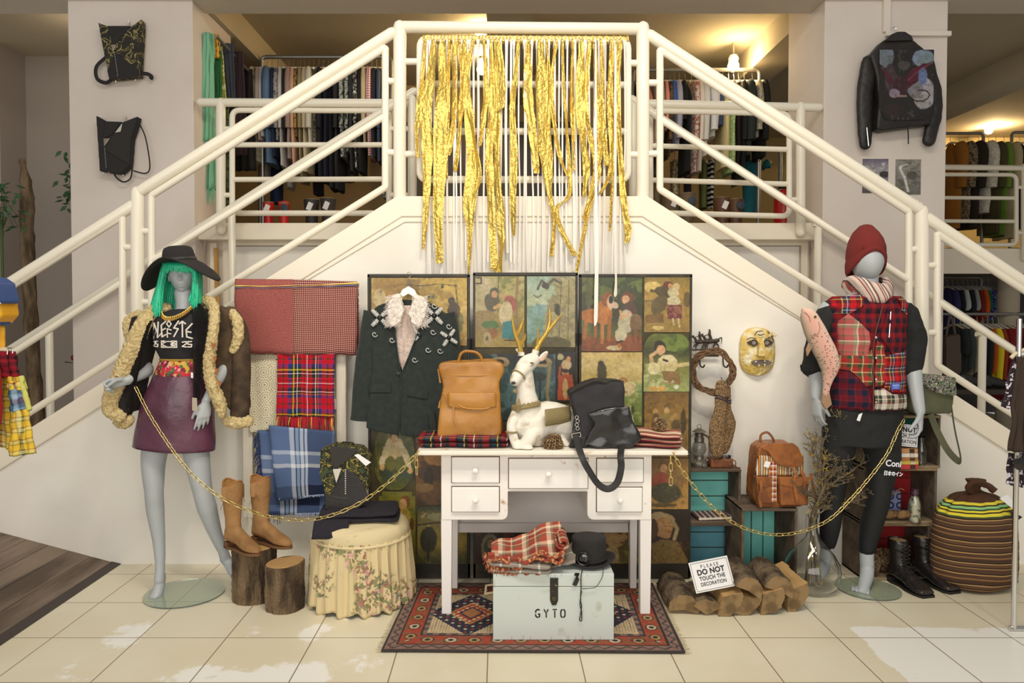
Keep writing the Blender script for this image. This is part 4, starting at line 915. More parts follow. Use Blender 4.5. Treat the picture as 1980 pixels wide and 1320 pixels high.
# ================= boots =================
def boot(name,label,loc,ang,leather,sole,h=.30,L=.27,pointed=False,laces=None,parts=None,group=None,lin='#a07030',wid=1.0,heel=.03,seed=0,extra=None,shaft=1.0):
    t=thing(name,label,'boot',loc,group=group)
    Rm=Matrix.Rotation(ang,3,'Z');o=Vector(loc);T=lambda p:o+Rm@Vector(p)
    k=L/.27
    b=MB();st=[(0,.026,.105,heel),(.015,.033,.115,heel),(.06,.036,.12,heel),(.10,.034,.112,heel-.006),(.14,.036,.09,.016),(.18,.042,.068,.01),(.215,.041,.055,.009),(.245,.03 if pointed else .040,.044,.009),(.268,.012 if pointed else .033,.032 if pointed else .038,.012)]
    rings=[]
    for x_,w_,zt_,zb in st:
        cz,hz=(zt_+zb)/2,(zt_-zb)/2;w_*=wid
        rings.append([T((x_*k,w_*math.cos(q)*(1.0 if math.sin(q)<0 else .9),cz+hz*(abs(math.sin(q))**.75)*(1 if math.sin(q)>0 else-1)))for q in(2*PI*j/20 for j in range(20))])
    b.loft(rings)
    sh=[]
    for z_,x_,rx_,ry_ in((.05,.045,.042,.032),(.10,.052,.05,.034),(.14,.05,.046,.036),(.2,.046,.05,.042),(h*.8,.046,.056,.048),(h,.046,.058,.05)):
        sh.append([T((x_*k+rx_*k*shaft*math.cos(q),ry_*shaft*math.sin(q),z_+(.012*math.cos(2*q)if pointed and z_==h else 0)))for q in(2*PI*j/24 for j in range(24))])
    b.loft(sh)
    up=b.build('upper',leather,t,remesh=.0042,smth=5,disp=(.05,.004))
    s_=MB();out=[(-.004,-.024),(.04,-.034),(.10,-.03),(.17,-.043),(.22,-.042),(.25,-.03 if pointed else-.038),(.275,-.008 if pointed else-.028)]
    out=[(a*k,c*wid*.98)for a,c in out];out=out+[(a,-c)for a,c in reversed(out)]
    s_.prism(out,0,.012 if heel<.04 else .010,'z');s_.prism([(a,c)for a,c in out if a<.08*k],.0,heel,'z')
    for v_ in s_.v:
        if v_.z>.005 and v_.x>.08*k and v_.x<.15*k:pass
    s_.v=[T(v_)for v_ in s_.v];s_.build('sole',sole,t,smooth=30,bevel=.002)
    ln=MB();ln.tube([T((.046*k+.052*k*shaft*math.cos(q),.044*shaft*math.sin(q),h+.002+(.012*math.cos(2*q)if pointed else 0)))for q in(2*PI*j/24 for j in range(24))],.005,6,closed=True)
    ln.build('collar',leather if not pointed else M('boot_binding','#a06a34',.6),t)
    MB().prism([(T((.046*k+.05*k*shaft*math.cos(q),.042*shaft*math.sin(q),0)).x,T((.046*k+.05*k*shaft*math.cos(q),.042*shaft*math.sin(q),0)).y)for q in(2*PI*j/20 for j in range(20))],loc[2]+h-.004,loc[2]+h+.001,'z').build('lining',M('lining'+lin,lin,.9),t)
    if extra:extra(t,T,k)
    if laces:
        lc=MB()
        for i in range(7):
            z_=.085+i*(h-.115)/6.5;xx=(.135-i*.006 if i<2 else .108-(i-2)*.0005)*k;
            if i==0:xx=.15*k;z_=.082
            if i==1:xx=.128*k;z_=.108
            for s in(-1,1):lc.tube([T((xx-.006,-s*.022,z_)),T((xx+.008,0,z_+.008)),T((xx-.006,s*.022,z_+.018))],.0026,5)
        lc.tube([T((.13*k,-.02,.11)),T((.16*k,-.04,.10)),T((.15*k,-.02,.12)),T((.15*k,.02,.12)),T((.165*k,.035,.1)),T((.13*k,.015,.11))],.0022,5)
        lc.build('laces',laces,t)['kind']='stuff'
    return t
suede=M('tan_suede','#a47a4a',.8,var=(9,'#8a6238',.4,.7),bump=(90,.5,.004))
def cow(t,T,k):
    e=MB()
    for s in(-1,1):
        e.tube([T((.046*k+.035*math.cos(a),s*.0455,.23+.03*math.sin(a*1.5)))for a in(0,.6,1.2,1.8,2.4,3.)],.0014,4)
    e.build('stitching',M('tan_stitching','#8d5f30',.7),t)
    for s in(-1,1):MB().box(T((.05*k,s*.052,.285)),(.026,.006,.07),Matrix.Rotation(PI/4*0,3,'Z')).build('pull_strap',suede,t,bevel=.002)
bsole=M('brown_sole','#6e4a2c',.6)
def stand_on(px,py,z_):p=G(px,py,z_);return(p.x,p.y,z_)
a1=stand_on(450,1056,.278);a2=(a1[0]+.115,a1[1]+.055,.278)
boot('cowboy_boot','tan suede cowboy boot, the nearer of the pair on the tall stump',(a1[0]-.025,a1[1]-.0,.278),-.62,suede,bsole,.335,.255,True,extra=cow,heel=.032)
boot('cowboy_boot','tan suede cowboy boot, the farther one of the pair on the tall stump',(a2[0]-.03,a2[1]+.03,.278),-.5,suede,bsole,.335,.255,True,extra=cow,heel=.032)
# ================= stool, black shawl, camouflage backpack =================
m,nt,b=_base('rose_chintz');MATS['rose_chintz']=m
tc=nt.nodes.new('ShaderNodeTexCoord')
base='#d8c393';col=None
n1=nt.nodes.new('ShaderNodeTexNoise');n1.inputs['Scale'].default_value=5.5;nt.links.new(tc.outputs['Object'],n1.inputs[0])
clus=nt.nodes.new('ShaderNodeMapRange');clus.inputs[1].default_value=.50;clus.inputs[2].default_value=.56;nt.links.new(n1.outputs[0],clus.inputs[0])
col=base;cur=None
for sc_,cl,th in((38,'#6d7848',.54),(30,'#a8646a',.62),(47,'#5c6a5c',.64),(26,'#dca8a0',.63),(60,'#8a6a3c',.62)):
    n_=nt.nodes.new('ShaderNodeTexNoise');n_.inputs['Scale'].default_value=sc_;n_.inputs['Detail'].default_value=1;nt.links.new(tc.outputs['Object'],n_.inputs[0])
    mk=math_n(nt,'MULTIPLY',math_n(nt,'GREATER_THAN',n_.outputs[0],th),clus.outputs[0])
    cur=mix_n(nt,math_n(nt,'MULTIPLY',mk,.8),cur if cur is not None else base,cl)
nt.links.new(cur,b.inputs['Base Color']);b.inputs['Roughness'].default_value=.9;bump_in(nt,b,500,.2,.002)
cream=M('cream_chintz','#dcc99c',.85,var=(22,'#c9b184',.66,.72),bump=(40,.25,.004))
SC=Vector((W(694,0,3.79).x,3.79,0));zs=.415
so=thing('stool','round stool with a gathered cream skirt printed with roses','stool',SC)
MB().lathe([(.235,.325),(.245,.34),(.245,.38),(.232,.405),(.2,.418),(.1,.424),(.001,.424)],SC,64).build('cushion',cream,so,smooth=70)
n=220;rings=[]
for i in range(26):
    v_=i/25;z_=.34*(1-v_)+.012;ring=[]
    for j in range(n):
        q=2*PI*j/n;ph=q*27+1.5*nz(q*3,1)+.6*nz(q*2,v_*2)
        f1=(.003+.010*v_**.6)*math.sin(ph)+.004*math.sin(ph*3.1+1)*(1-v_*.5)+.02*nz(math.cos(q)*2,math.sin(q)*2,v_)*v_
        r_=.243+.022*v_+f1
        ring.append(SC+Vector((r_*math.cos(q),r_*math.sin(q),z_+(.012*math.sin(ph*.5)*v_+(.05 if False else 0)))))
    rings.append(ring)
MB().loft(rings,cap=False).build('skirt',m,so,smooth=80,solid=.004)
rf_=MB().tube([SC+Vector((.247*math.cos(q),.247*math.sin(q),.338))for q in(2*PI*j/48 for j in range(48))],.007,8,closed=True);rf_.build('gathered_band',cream,so)
for q in(.8,2.4,3.9,5.5):MB().tube([SC+Vector((.17*math.cos(q),.17*math.sin(q),0)),SC+Vector((.17*math.cos(q),.17*math.sin(q),.33))],.018,10).build('leg',M('dark_wood','#4a3524',.6),so)
shm=M('black_mohair','#26222a',.98,bump=(180,.9,.006),var=(80,'#332f33',.6,.7))
def foldpile(parent,name,mat,c,w_,d_,layers,th=.02,rot=0,seed=0,taper=0,wob=.012,uvs=1.):
    """folded cloth: a few soft layers joined by rounded folds, as one mesh"""
    mb=MB();Rm=Matrix.Rotation(rot,3,'Z');c=Vector(c)
    for l in range(layers):
        rings=[];z0=l*th
        dx=wob*nz(l*1.7,seed);dy=wob*nz(l*2.3,seed+5)
        for i in range(13):
            x_=-w_/2+w_*i/12;e=min(1,(1-abs(i/6-1))*6+.25);ring=[]
            for j in range(20):
                q=2*PI*j/20;yy=(abs(math.cos(q))**.35)*(1 if math.cos(q)>0 else-1)*d_/2*(1-taper*i/12)
                zz=math.sin(q)*th*.56*e
                zz+=.35*th*nz(x_*9+seed,yy*9,l*.5)
                ring.append(c+Rm@Vector((x_+dx+.01*nz(yy*6,l,seed),yy+dy+.01*nz(x_*8,l,seed),max(.002,z0+th/2+zz))))
            rings.append(ring)
        mb.loft(rings,uvs=[(x_*w_*uvs/12,math.cos(2*PI*j/20)*d_/2+math.sin(2*PI*j/20)*th)for x_ in range(13)for j in range(20)])
    return mb.build(name,mat,parent,smooth=70,sub=1)
sh=thing('folded_shawl','folded black mohair shawl lying on the floral stool','shawl',(SC.x-.03,SC.y-.02,.424))
foldpile(sh,'shawl_cloth',shm,(SC.x-.0,SC.y-.01,.424),.40,.26,2,.028,.12,3)
k_=MB().grid(10,8,lambda u,v:(SC.x-.20+.17*u,SC.y-.14-.09*v+.02*u,.452-.02*v-.075*max(0,v-.45)*1.3+.004*nz(u*4,v*4)),.17,.1)
k_.build('draped_corner',shm,sh,solid=.012,smooth=70)
camo=M('camo_canvas','#3c3a24',.85,var=(28,'#9a8a48',.5,.54),bump=(300,.3,.002))
def camo3(name,a,b_,c,sc=26):
    if name in MATS:return MATS[name]
    m,nt,bs=_base(name);tc=nt.nodes.new('ShaderNodeTexCoord');n_=nt.nodes.new('ShaderNodeTexNoise');n_.inputs['Scale'].default_value=sc;n_.inputs['Detail'].default_value=1.5;n_.inputs['Distortion'].default_value=1.2
    nt.links.new(tc.outputs['Object'],n_.inputs[0]);nt.links.new(ramp(nt,n_.outputs[0],[(0,b_),(.40,a),(.52,c),(.58,a),(.66,b_)]),bs.inputs['Base Color']);bs.inputs['Roughness'].default_value=.85
    bump_in(nt,bs,400,.3,.002);MATS[name]=m;return m
camo=camo3('camo_canvas_green','#23221c','#3f4a2c','#8f8038')
blackl=M('black_leather','#1d1a1a',.38,bump=(60,.35,.004),var=(6,'#2c2828',.4,.7))
softb=M('black_cloth','#232020',.8,bump=(200,.3,.002))
chrome=M('polished_metal','#d8d2c8',.2,1.)
mirror=M('brushed_plate','#b9ab96',.25,.9)
def foldpack(label,quad,Y,dep,tri,zipl,studs,mats,strap=None,tagq=None,extra=None,zrest=None):
    """angular folded-leather backpack: outline, camouflage sides, dark folded flap, metal plate, zip"""
    cx=sum(q[0]for q in quad)/len(quad);b0=max(q[1]for q in quad);t=thing('folded_backpack',label,'backpack',W(cx,b0,Y))
    mb=outl(quad,Y,-dep/2,dep/2);mb.build('bag_body',mats[0],t,remesh=.006,smth=3)
    for i,pl in enumerate(tri):
        MBx=flap(MB(),pl[0],Y,.006,-dep/2-.001*(i+1));MBx.build(pl[1],pl[2],t,smooth=30,bevel=.002)
    for a,b_ in zipl:
        z_=MB();A_,B2=W(*a,Y),W(*b_,Y)
        for i in range(12):z_.box(A_.lerp(B2,i/11)+Vector((0,-dep/2-.012,0)),(.006,.003,(A_-B2).length/20))
        z_.build('zip',chrome,t,smooth=False)
    for s_ in studs:MB().lathe([(.006,0),(.006,.004),(.003,.012),(.001,.014)],W(*s_,Y)+Vector((0,-dep/2+.01,0)),10,Matrix.Rotation(PI,3,'X')).build('stud',chrome,t)
    if strap:
        for s_ in strap:MB().tube(spline([W(x_,y_,Y)+Vector((0,dy,0))for x_,y_,dy in s_[0]],6),s_[1],8,flat=s_[2]).build('strap',mats[1],t)
    if extra:extra(t)
    return t
YC=3.79;D_=.10
foldpack('camouflage and black leather folded backpack standing on the black shawl',[(624,865),(640,860),(646,856),(700,862),(708,870),(717,882),(714,940),(706,952),(672,978),(634,974),(632,950),(622,910)],YC,D_,
         [([(642,858),(700,864),(670,890),(655,900),(646,895)],'top_flap',M('charcoal_cloth','#33302c',.8)),([(674,900),(700,920),(718,958),(696,978),(674,974),(656,962),(634,976),(650,940)],'front_fold',blackl),
          ([(634,950),(674,958),(674,982),(634,978)],'base_fold',blackl),([(648,902),(665,901),(655,929)],'metal_plate',M('pale_plate','#cfc6bb',.35,.3))],
         [((673,903),(673,948))],[(645,976),(673,968),(700,977)],(camo,blackl),None,None,
         lambda t:(flap(MB(),[(690,874),(698,872),(722,888),(712,895)],YC,.001,-.07).build('price_tag',M('white_card','#f0ece8',.7),t,smooth=False),MB().tube(fillet([W(661,862,YC),W(662,854,YC),W(684,856,YC),W(685,863,YC)],.01),.004,6).build('handle',softb,t)))
# ================= backpacks on the left pillar =================
YQ=5.545
fl=lambda a:a
camo2=camo3('camo_canvas_dark','#26241e','#2e2c24','#8f7f4e',16)
foldpack('camouflage folded backpack hanging on the left pillar, the upper of two',[(194,47),(214,54),(258,54),(278,40),(278,60),(273,150),(216,156),(206,110)],YQ,.07,
         [([(214,54),(258,54),(228,90),(222,90)],'top_flap',softb),([(229,104),(272,138),(272,152),(217,157),(213,140)],'front_fold',softb),([(220,90),(230,90),(224,103)],'metal_plate',mirror)],
         [((228,106),(234,150))],[(227,159),(265,156),(236,148)],(camo2,softb),[([(206,110,0),(188,130,-.01),(188,152,0),(205,160,0),(218,152,0)],.014,.35),([(273,142,0),(285,143,0),(293,148,0),(290,152,.01)],.014,.5)])
foldpack('plain black folded backpack hanging on the left pillar, the lower of two',[(190,225),(208,236),(244,238),(271,227),(268,240),(258,270),(254,322),(236,338),(197,332)],YQ,.07,
         [([(208,237),(240,238),(222,262),(206,270)],'top_flap',softb),([(240,240),(271,228),(258,272),(255,320),(215,296),(206,290)],'front_fold',M('black_suede','#2b2826',.85)),([(206,270),(218,270),(207,286)],'metal_plate',mirror),([(242,241),(239,257),(228,259)],'metal_plate',M('pale_plate')),],
         [((209,290),(212,326))],[(204,336),(214,333),(241,339)],(softb,softb),[([(270,240,0),(283,268,-.01),(291,320,-.01),(282,335,0),(258,330,0)],.005,1),([(256,325,0),(252,345,0),(240,352,-.01),(226,344,0),(220,334,0)],.006,.8)])
hk=MB()
for a in((252,50),(245,232)):
    c=W(*a,5.59);hk.tube([c+Vector((0,.01,.012)),c+Vector((0,-.03,.012)),c+Vector((0,-.035,.03))],.006,8)
    o=hk.build('wall_hook',chrome,None);tag(o,'small metal wall hook holding the %s backpack on the left pillar'%('upper' if a[1]<100 else 'lower'),'hook');hk=MB()
# ================= green-black jacket on hanger =================
YJ=3.99
jm=M('bottle_green_wool','#202824',.88,var=(30,'#28312c',.4,.7),bump=(500,.3,.002),sheen=.15)
jk=thing('blazer','dark green blazer with white fur collar and beaded flowers hanging before the screen','jacket',W(790,835,YJ))
Lp=[(757,580),(730,592),(716,606),(722,660),(722,720),(709,826),(744,835),(772,840),(777,790),(781,740),(775,720),(771,690),(765,640)]
Rp=[(824,582),(848,594),(866,610),(868,660),(864,740),(852,842),(806,843),(776,840),(774,760),(777,722),(790,690),(812,640)]
outl(Lp,YJ,-.03,.012).build('front_panel',jm,jk,remesh=.006,smth=4)
outl(Rp,YJ,-.036,.012).build('front_panel',jm,jk,remesh=.006,smth=4)
outl([(757,578),(716,606),(716,700),(712,822),(850,838),(866,700),(866,608),(824,580)],YJ,.014,.03).build('back_panel',jm,jk,remesh=.008,smth=2)
def sleeve(pts,w_,Y,nm='sleeve'):
    mb=MB().tube(spline([W(x_,y_,Y)+Vector((0,dy,0))for x_,y_,dy in pts],6),[w_[0]+(w_[1]-w_[0])*i/((len(pts)-1)*6)for i in range((len(pts)-1)*6+1)],20,flat=.62,rnd=False)
    return mb
sleeve([(722,603,0),(712,660,0),(703,730,-.005),(696,812,-.012)],(.052,.052),YJ).build('sleeve',jm,jk,smooth=70,disp=(.09,.012))
sleeve([(862,606,0),(872,670,0),(868,740,0),(858,828,-.01)],(.052,.052),YJ).build('sleeve',jm,jk,smooth=70,disp=(.09,.012))
whitefur=M('white_long_fur','#efe2d4',.95,bump=(120,.8,.01))
def furmesh(mb,pts_fn,n,ln,r,seed,dirf):
    rr=random.Random(seed)
    for i in range(n):
        p=Vector(pts_fn(rr));d=dirf(p,rr);e=p+d*ln*rr.uniform(.6,1.2)
        mb.tube([p,p.lerp(e,.6)+Vector((rr.uniform(-.3,.3),rr.uniform(-.3,.3),rr.uniform(-.3,.3)))*ln*.3,e],[r,r*.8,r*.2],3,cap=False)
    return mb
fb=outl([(777,568),(762,570),(752,590),(753,625),(764,632),(777,622),(784,600),(779,585)],YJ,-.06,-.01)
outl([(800,570),(818,572),(830,588),(824,612),(812,634),(798,622),(792,604),(800,585)],YJ,-.06,-.01,fb)
fo=fb.build('fur_collar',whitefur,jk,remesh=.006,smth=6,disp=(.02,.014))
cL,cR=W(766,598,YJ),W(812,600,YJ)
def fp(rr):
    c=cL if rr.random()<.5 else cR;return c+Vector((rr.uniform(-.04,.04),-.05+rr.uniform(-.008,.015),rr.uniform(-.085,.075)))
mid=W(789,600,YJ)
furmesh(MB(),fp,1100,.026,.0012,4,lambda p,rr:Vector(((1 if p.x>mid.x else-1)*rr.uniform(.1,1),rr.uniform(-.9,.2),rr.uniform(-.9,.3))).normalized()).build('fur_hairs',whitefur,fo,noflip=True)['kind']='stuff'
liner=outl([(775,590),(805,590),(812,632),(796,680),(779,722),(770,690),(764,635)],YJ,-.008,.004)
lo=liner.build('fur_lining',M('pinkish_fur','#d9c3b4',.95,bump=(150,.8,.008),var=(60,'#bfa594',.5,.7),stretch=(1,1,.15)),jk,remesh=.005,smth=2,disp=(.02,.008))
def hd(a,y=-.042):return W(*a,YJ)+Vector((0,y,0))
lap=MB();lap.tube([hd((764,634),-.036),hd((770,680),-.036),hd((776,720),-.037)],.004,6);lap.tube([hd((812,636)),hd((794,684)),hd((778,722))],.004,6);lap.tube([hd((776,722)),hd((781,745)),hd((775,790)),hd((773,838))],.003,6)
lap.build('lapel_edge',jm,jk)
flap(MB(),[(718,744),(757,737),(758,757),(716,757)],YJ,.005,-.032).build('pocket_flap',jm,jk,bevel=.002)
flap(MB(),[(791,744),(831,754),(828,770),(788,763)],YJ,.005,-.038).build('pocket_flap',jm,jk,bevel=.002)
MB().lathe([(.001,.004),(.009,.004),(.009,0)],hd((772,720),-.036),16,Matrix.Rotation(PI/2,3,'X')).build('button',blackl,jk)
bead=M('silver_beading','#c9c6bd',.4,.3,bump=(500,.9,.003));jet=M('jet_bead','#151515',.2)
def cross(c,r,rot=0,half=False):
    p=hd(c);mb=MB()
    for i in range(4):
        a=rot+PI/4+i*PI/2
        if half and i in(0,3):continue
        d=Vector((math.cos(a),0,math.sin(a)));n_=Vector((-d.z,0,d.x))
        Rq=Matrix.Rotation(-a,3,'Y')
        for s,l_ in((.42,.30),(.8,.34)):mb.ball(p+d*r*s,r,10,(l_,.08,.17),Rq)
        for s in(.3,.5,.7,.9,1.05):
            for q in(-1,1):mb.ball(p+d*r*s+n_*r*.2*q*(1-abs(s-.6)),r*.075,6)
    o=mb.build('beaded_flower',bead,jk);MB().ball(p+Vector((0,-.005,0)),r*.26,10,(1,.6,1)).build('jet_centre',jet,o)
def swirl(c,r):
    p=hd(c,-.043);MB().tube([p+Vector((math.cos(a)*r*(.25+.13*a),0,math.sin(a)*r*(.25+.13*a)))for a in(i*.5 for i in range(13))],r*.17,6).build('beaded_swirl',bead,jk)
for c in((737,614),(841,610)):cross(c,.055)
cross((869,652),.048,.2);cross((813,647),.04,0,True)
for c in((841,591),(727,645),(760,656),(838.6,641),(829,675),(852,677),(803.5,694),(820,621),(869,630)):swirl(c,.0165)
MB().prism([(W(x_,y_,YJ).x,W(x_,y_,YJ).z)for x_,y_ in((829,790),(840,790),(846,832),(835,830))],YJ-.052,YJ-.05).build('price_tag',M('black_card','#20201e',.6),jk,smooth=False)
hg=thing('clothes_hanger','white wooden hanger hooked over the screen, holding the dark green blazer','hanger',W(790,556,YJ))
outl([(790,553),(802,560),(808,572),(800,574),(790,568),(780,574),(772,572),(778,560)],YJ,-.012,.006).build('hanger_arms',M('white_lacquer_wood','#f4efe6',.4),hg,remesh=.003,smth=3)
c=W(790,545,YJ)
MB().tube([c+Vector((0,0,-.025)),c+Vector((0,.004,.02))]+[W(790,532,YJ)+Vector((.011*math.sin(a),.03+.0*a,.013*math.cos(a)+.006))for a in(2.6,1.8,1.0,0,-1.,-1.8)],.002,6).build('hook',chrome,hg)
# ================= things on the desk =================
# folded tartan throw
tw=thing('folded_tartan','folded red and dark tartan throw under the mustard backpack on the desk','throw',(W(900,868,3.72).x,3.72,ZD))
ta2=plaid('dark_tartan',1/.16,1/.16,[(10,'#a01e28'),(4,'#1c1c24'),(8,'#1f3444'),(2,'#d8b84c'),(5,'#1c1c24'),(8,'#8a1a24'),(2,'#e0d8c8'),(6,'#7a1822'),(6,'#1f3830')])
cA,cB=W(808,850,3.62),W(988,860,3.62)
foldpile(tw,'throw_cloth',ta2,((cA.x+cB.x)/2+.0,3.66,ZD+.001),cB.x-cA.x,.25,2,.028,-.03,9)
pomr=M('red_pompom','#b0141c',.95,bump=(300,1,.006))
for p_ in((817,852,3.6),(976,843,3.72)):MB().ball(W(*p_),.019,14).build('pompom',pomr,tw,disp=(.01,.006))
# mustard leather backpack
YM=3.66
mu=M('mustard_leather','#c98a36',.42,bump=(9,.35,.02),var=(5,'#a86c1e',.4,.7),coat=.15,k=.78)
zb=thing('leather_backpack','mustard yellow leather backpack with top handle standing on the folded tartan','backpack',W(914,848,YM))
outl([(852,700),(870,697),(950,695),(972,702),(975,716),(966,738),(969,790),(972,836),(950,846),(860,852),(848,843),(850,790),(858,745),(853,722),(850,712)],YM,-.075,.06).build('bag_body',mu,zb,remesh=.008,smth=12,disp=(.12,.018))
md=M('mustard_edge','#b37a2c',.5)
f1=MB();
def mp_(x_,y_,dy=-.078):return W(x_,y_,YM)+Vector((0,dy,0))
f1.tube(spline([mp_(855,722,-.066),mp_(890,723,-.072),mp_(935,723,-.072),mp_(974,718,-.062)],5),.0035,6);f1.build('top_seam',md,zb)
f1=MB();f1.tube(spline([mp_(866,758,-.072),mp_(880,772),mp_(900,784,-.084),mp_(935,786,-.082),mp_(960,780,-.07)],5),.004,6)
f1.build('pocket_seam',md,zb)
pk=MB().grid(16,10,lambda u,v:mp_(868+92*u,756+(26+6*math.sin(u*PI))*v,-.078-.008*math.sin(v*PI)*math.sin(u*PI)),.2,.06);pk.build('pocket_flap',mu,zb,solid=.004,smooth=80)
MB().tube(fillet([mp_(886,700,-.01),mp_(891,683,-.01),mp_(900,678,-.01),mp_(920,680,-.01),mp_(930,688,-.01),mp_(933,702,-.01)],.03),.0075,10,flat=1.3).build('handle',mu,zb)
for a,b_,c in(((879,778),(879,800),(884,812)),((848,712),(851,726),(853,738)),((858,760),(852,775),(850,786))):
    MB().tube([mp_(*a,-.085 if a[0]>870 else-.04),mp_(*b_,-.09 if a[0]>870 else-.05),mp_(*c,-.092 if a[0]>870 else-.05)],[.0035,.004,.005],6,flat=.4).build('zip_pull',md,zb)
MB().tube([mp_(858,756,-.075),mp_(864,764,-.078),mp_(866,772,-.08)],.003,6).build('pocket_tip',md,zb)
# ---- carved white deer
YE=3.60;E=lambda x_,y_,dy=0:W(x_,y_,YE)+Vector((0,dy,0))
dr=thing('deer_statue','carved white wooden deer statue with golden antlers lying on the desk','statue',(E(1030,868).x,YE,ZD))
dw=M('whitewashed_carving','#e4dccb',.7,var=(16,'#a8906c',.56,.74),bump=(25,.5,.008))
b=MB()
def limb(mb,pts,rs,n=18,flat=1.0):
    P3=spline(pts,5);k=len(P3);q=[interp(i/(k-1),[j/(len(rs)-1)for j in range(len(rs))],rs)for i in range(k)]
    return mb.tube(P3,q,n,flat=flat,rnd=True)
limb(b,[E(1014,722,.0),E(1017,757,-.0),E(1022,800,.01),E(1030,840,.03)],[.042,.047,.066,.085])
limb(b,[E(1024,822,.02),E(1060,820,.07),E(1095,830,.12),E(1120,845,.14)],[.09,.105,.10,.06])
limb(b,[E(1040,858,.06),E(1090,862,.1)],[.075,.06])
# head: skull to muzzle
limb(b,[E(1030,697,.02),E(1018,705,-.0),E(1004,722,-.03),E(996,733,-.05)],[.038,.044,.034,.029])
# ears
R0=Matrix.Rotation(-.7,3,'Y')
er=MB();
for c_,a_,s_ in(((1050,690,.03),-.75,1),((1006,681,.03),.9,.8)):
    er.ball(E(*c_),.03*s_,14,(.5,.3,1.25),Matrix.Rotation(-a_,3,'Y'))
# front legs
limb(b,[E(1000,800,-.01),E(990,815,-.04),E(988,828,-.05)],[.034,.024,.024]);limb(b,[E(988,824,-.05),E(994,846,-.06),E(1001,862,-.075)],[.024,.02,.018])
limb(b,[E(1050,828,0),E(1028,838,-.05),E(1018,850,-.065)],[.05,.036,.03]);limb(b,[E(1018,848,-.065),E(1008,858,-.075),E(1022,863,-.085)],[.03,.024,.022])
limb(b,[E(990,840,-.055),E(1000,862,-.08)],[.02,.02])
# hind leg folded
limb(b,[E(1100,840,.1),E(1082,850,.03),E(1095,862,.0)],[.06,.036,.022])
b.xf(lambda p:(p.x,p.y,max(p.z,ZD+.003))).build('deer_body',dw,dr,remesh=.005,smth=4,disp=(.05,.004))
er.build('ear',dw,dr,remesh=.004,smth=3)
ga=M('gold_paint','#d9b457',.3,.75,bump=(60,.2,.003))
MB().tube([E(1047,697,.02),E(1053,689,.015),E(1056,682,.012)],[.008,.011,.004],8,flat=.4).build('inner_ear',M('pink_inner_ear','#d9b8a0',.8),dr)
an=MB();limb(an,[E(1008,683,.01),E(1004,665,.01),E(997,648,.01),E(993,630,.01),E(990,612,.01)],[.012,.0125,.010,.008,.003],10);limb(an,[E(998,650,.01),E(1006,636,.0),E(1011,622,0),E(1012,616,0)],[.009,.008,.006,.002],10);limb(an,[E(1005,668,.01),E(1014,655,0),E(1016,645,0)],[.008,.006,.002],8)
an.build('antler',ga,dr)
an=MB();limb(an,[E(1036,678,.02),E(1046,660,.02),E(1058,642,.02),E(1064,620,.02),E(1063,598,.02)],[.013,.0125,.011,.008,.003],10);limb(an,[E(1060,640,.02),E(1074,622,.01),E(1086,608,.01)],[.010,.007,.002],10);limb(an,[E(1038,674,.02),E(1040,655,.01),E(1042,634,.01)],[.009,.007,.002],8)
an.build('antler',ga,dr)
MB().tube([E(1008,688,.008),E(1008,681,.01)],.016,12).tube([E(1034,686,.02),E(1037,677,.02)],.017,12).build('antler_base',dw,dr)
gg=M('glitter_gold','#a99668',.5,.5,bump=(300,1,.006))
c0=MB()
for i in range(18):
    q=2*PI*i/18;c0.ball(E(1017,782,.003)+Vector((.062*math.cos(q),.062*math.sin(q),.012*math.cos(q+.4))),.011,8)
c0.tube([E(1017,785,.003)+Vector((.062*math.cos(q),.062*math.sin(q),.012*math.cos(q+.4)))for q in(2*PI*j/30 for j in range(30))],.012,8,closed=True)
c0.tube([E(1003,768,-.05),E(1002,780,-.062),E(1001,795,-.06)],[.003,.013,.003],6);c0.build('collar',gg,dr)
c0=MB();fr5=frames([E(1018,705),E(996,733)])
hd_t=(E(996,733,-.05)-E(1018,705,0)).normalized();hc=E(1002,724,-.034);hu=hd_t.orthogonal().normalized();hv=hd_t.cross(hu)
c0.tube([hc+(hu*math.cos(q)+hv*math.sin(q))*.036 for q in(2*PI*j/20 for j in range(20))],.004,6,closed=True);c0.tube([hc+hv*.034*1+Vector((.03,0,-.01)),E(1020,720,.01),E(1030,704,.03)],.003,5)
c0.build('muzzle_band',gg,dr)
c0=MB().tube([E(989,831,-.052)+Vector((.026*math.cos(q),.026*math.sin(q),0))for q in(2*PI*j/16 for j in range(16))],.005,6,closed=True);c0.build('anklet',gg,dr)
dark=M('dark_paint','#3a2e26',.6)
MB().ball(E(992,737,-.082),.011,10,(1,.4,.7)).build('nostril',dark,dr)
e_=MB().ball(E(1026,702,-.034),.008,12,(1,.4,.8));e_.build('eye',dark,dr);MB().tube([E(1019,704,-.036),E(1026,699,-.04),E(1033,701,-.03)],.0018,5).tube([E(1019,706,-.036),E(1026,706,-.04),E(1032,703,-.03)],.0015,5).build('eyelid',M('brown_line','#8a7048',.7),dr)
sd=MB();rr=random.Random(2)
sp=MB().grid(16,10,lambda u,v:E(1052+52*u,788+30*v,0)+Vector((0,-.035+.12*u-.055*math.sin(v*PI*.6+.4)-.012+.0*v,.0)),1,1)
sp.build('beaded_saddle',gg,dr,solid=.004,smooth=80)
ey=MB().tube([E(1062,803,-.06),E(1067,812,-.062),E(1077,814,-.045),E(1070,804,-.055),E(1062,803,-.06)],.003,6);ey.build('painted_leaf',gg,dr)
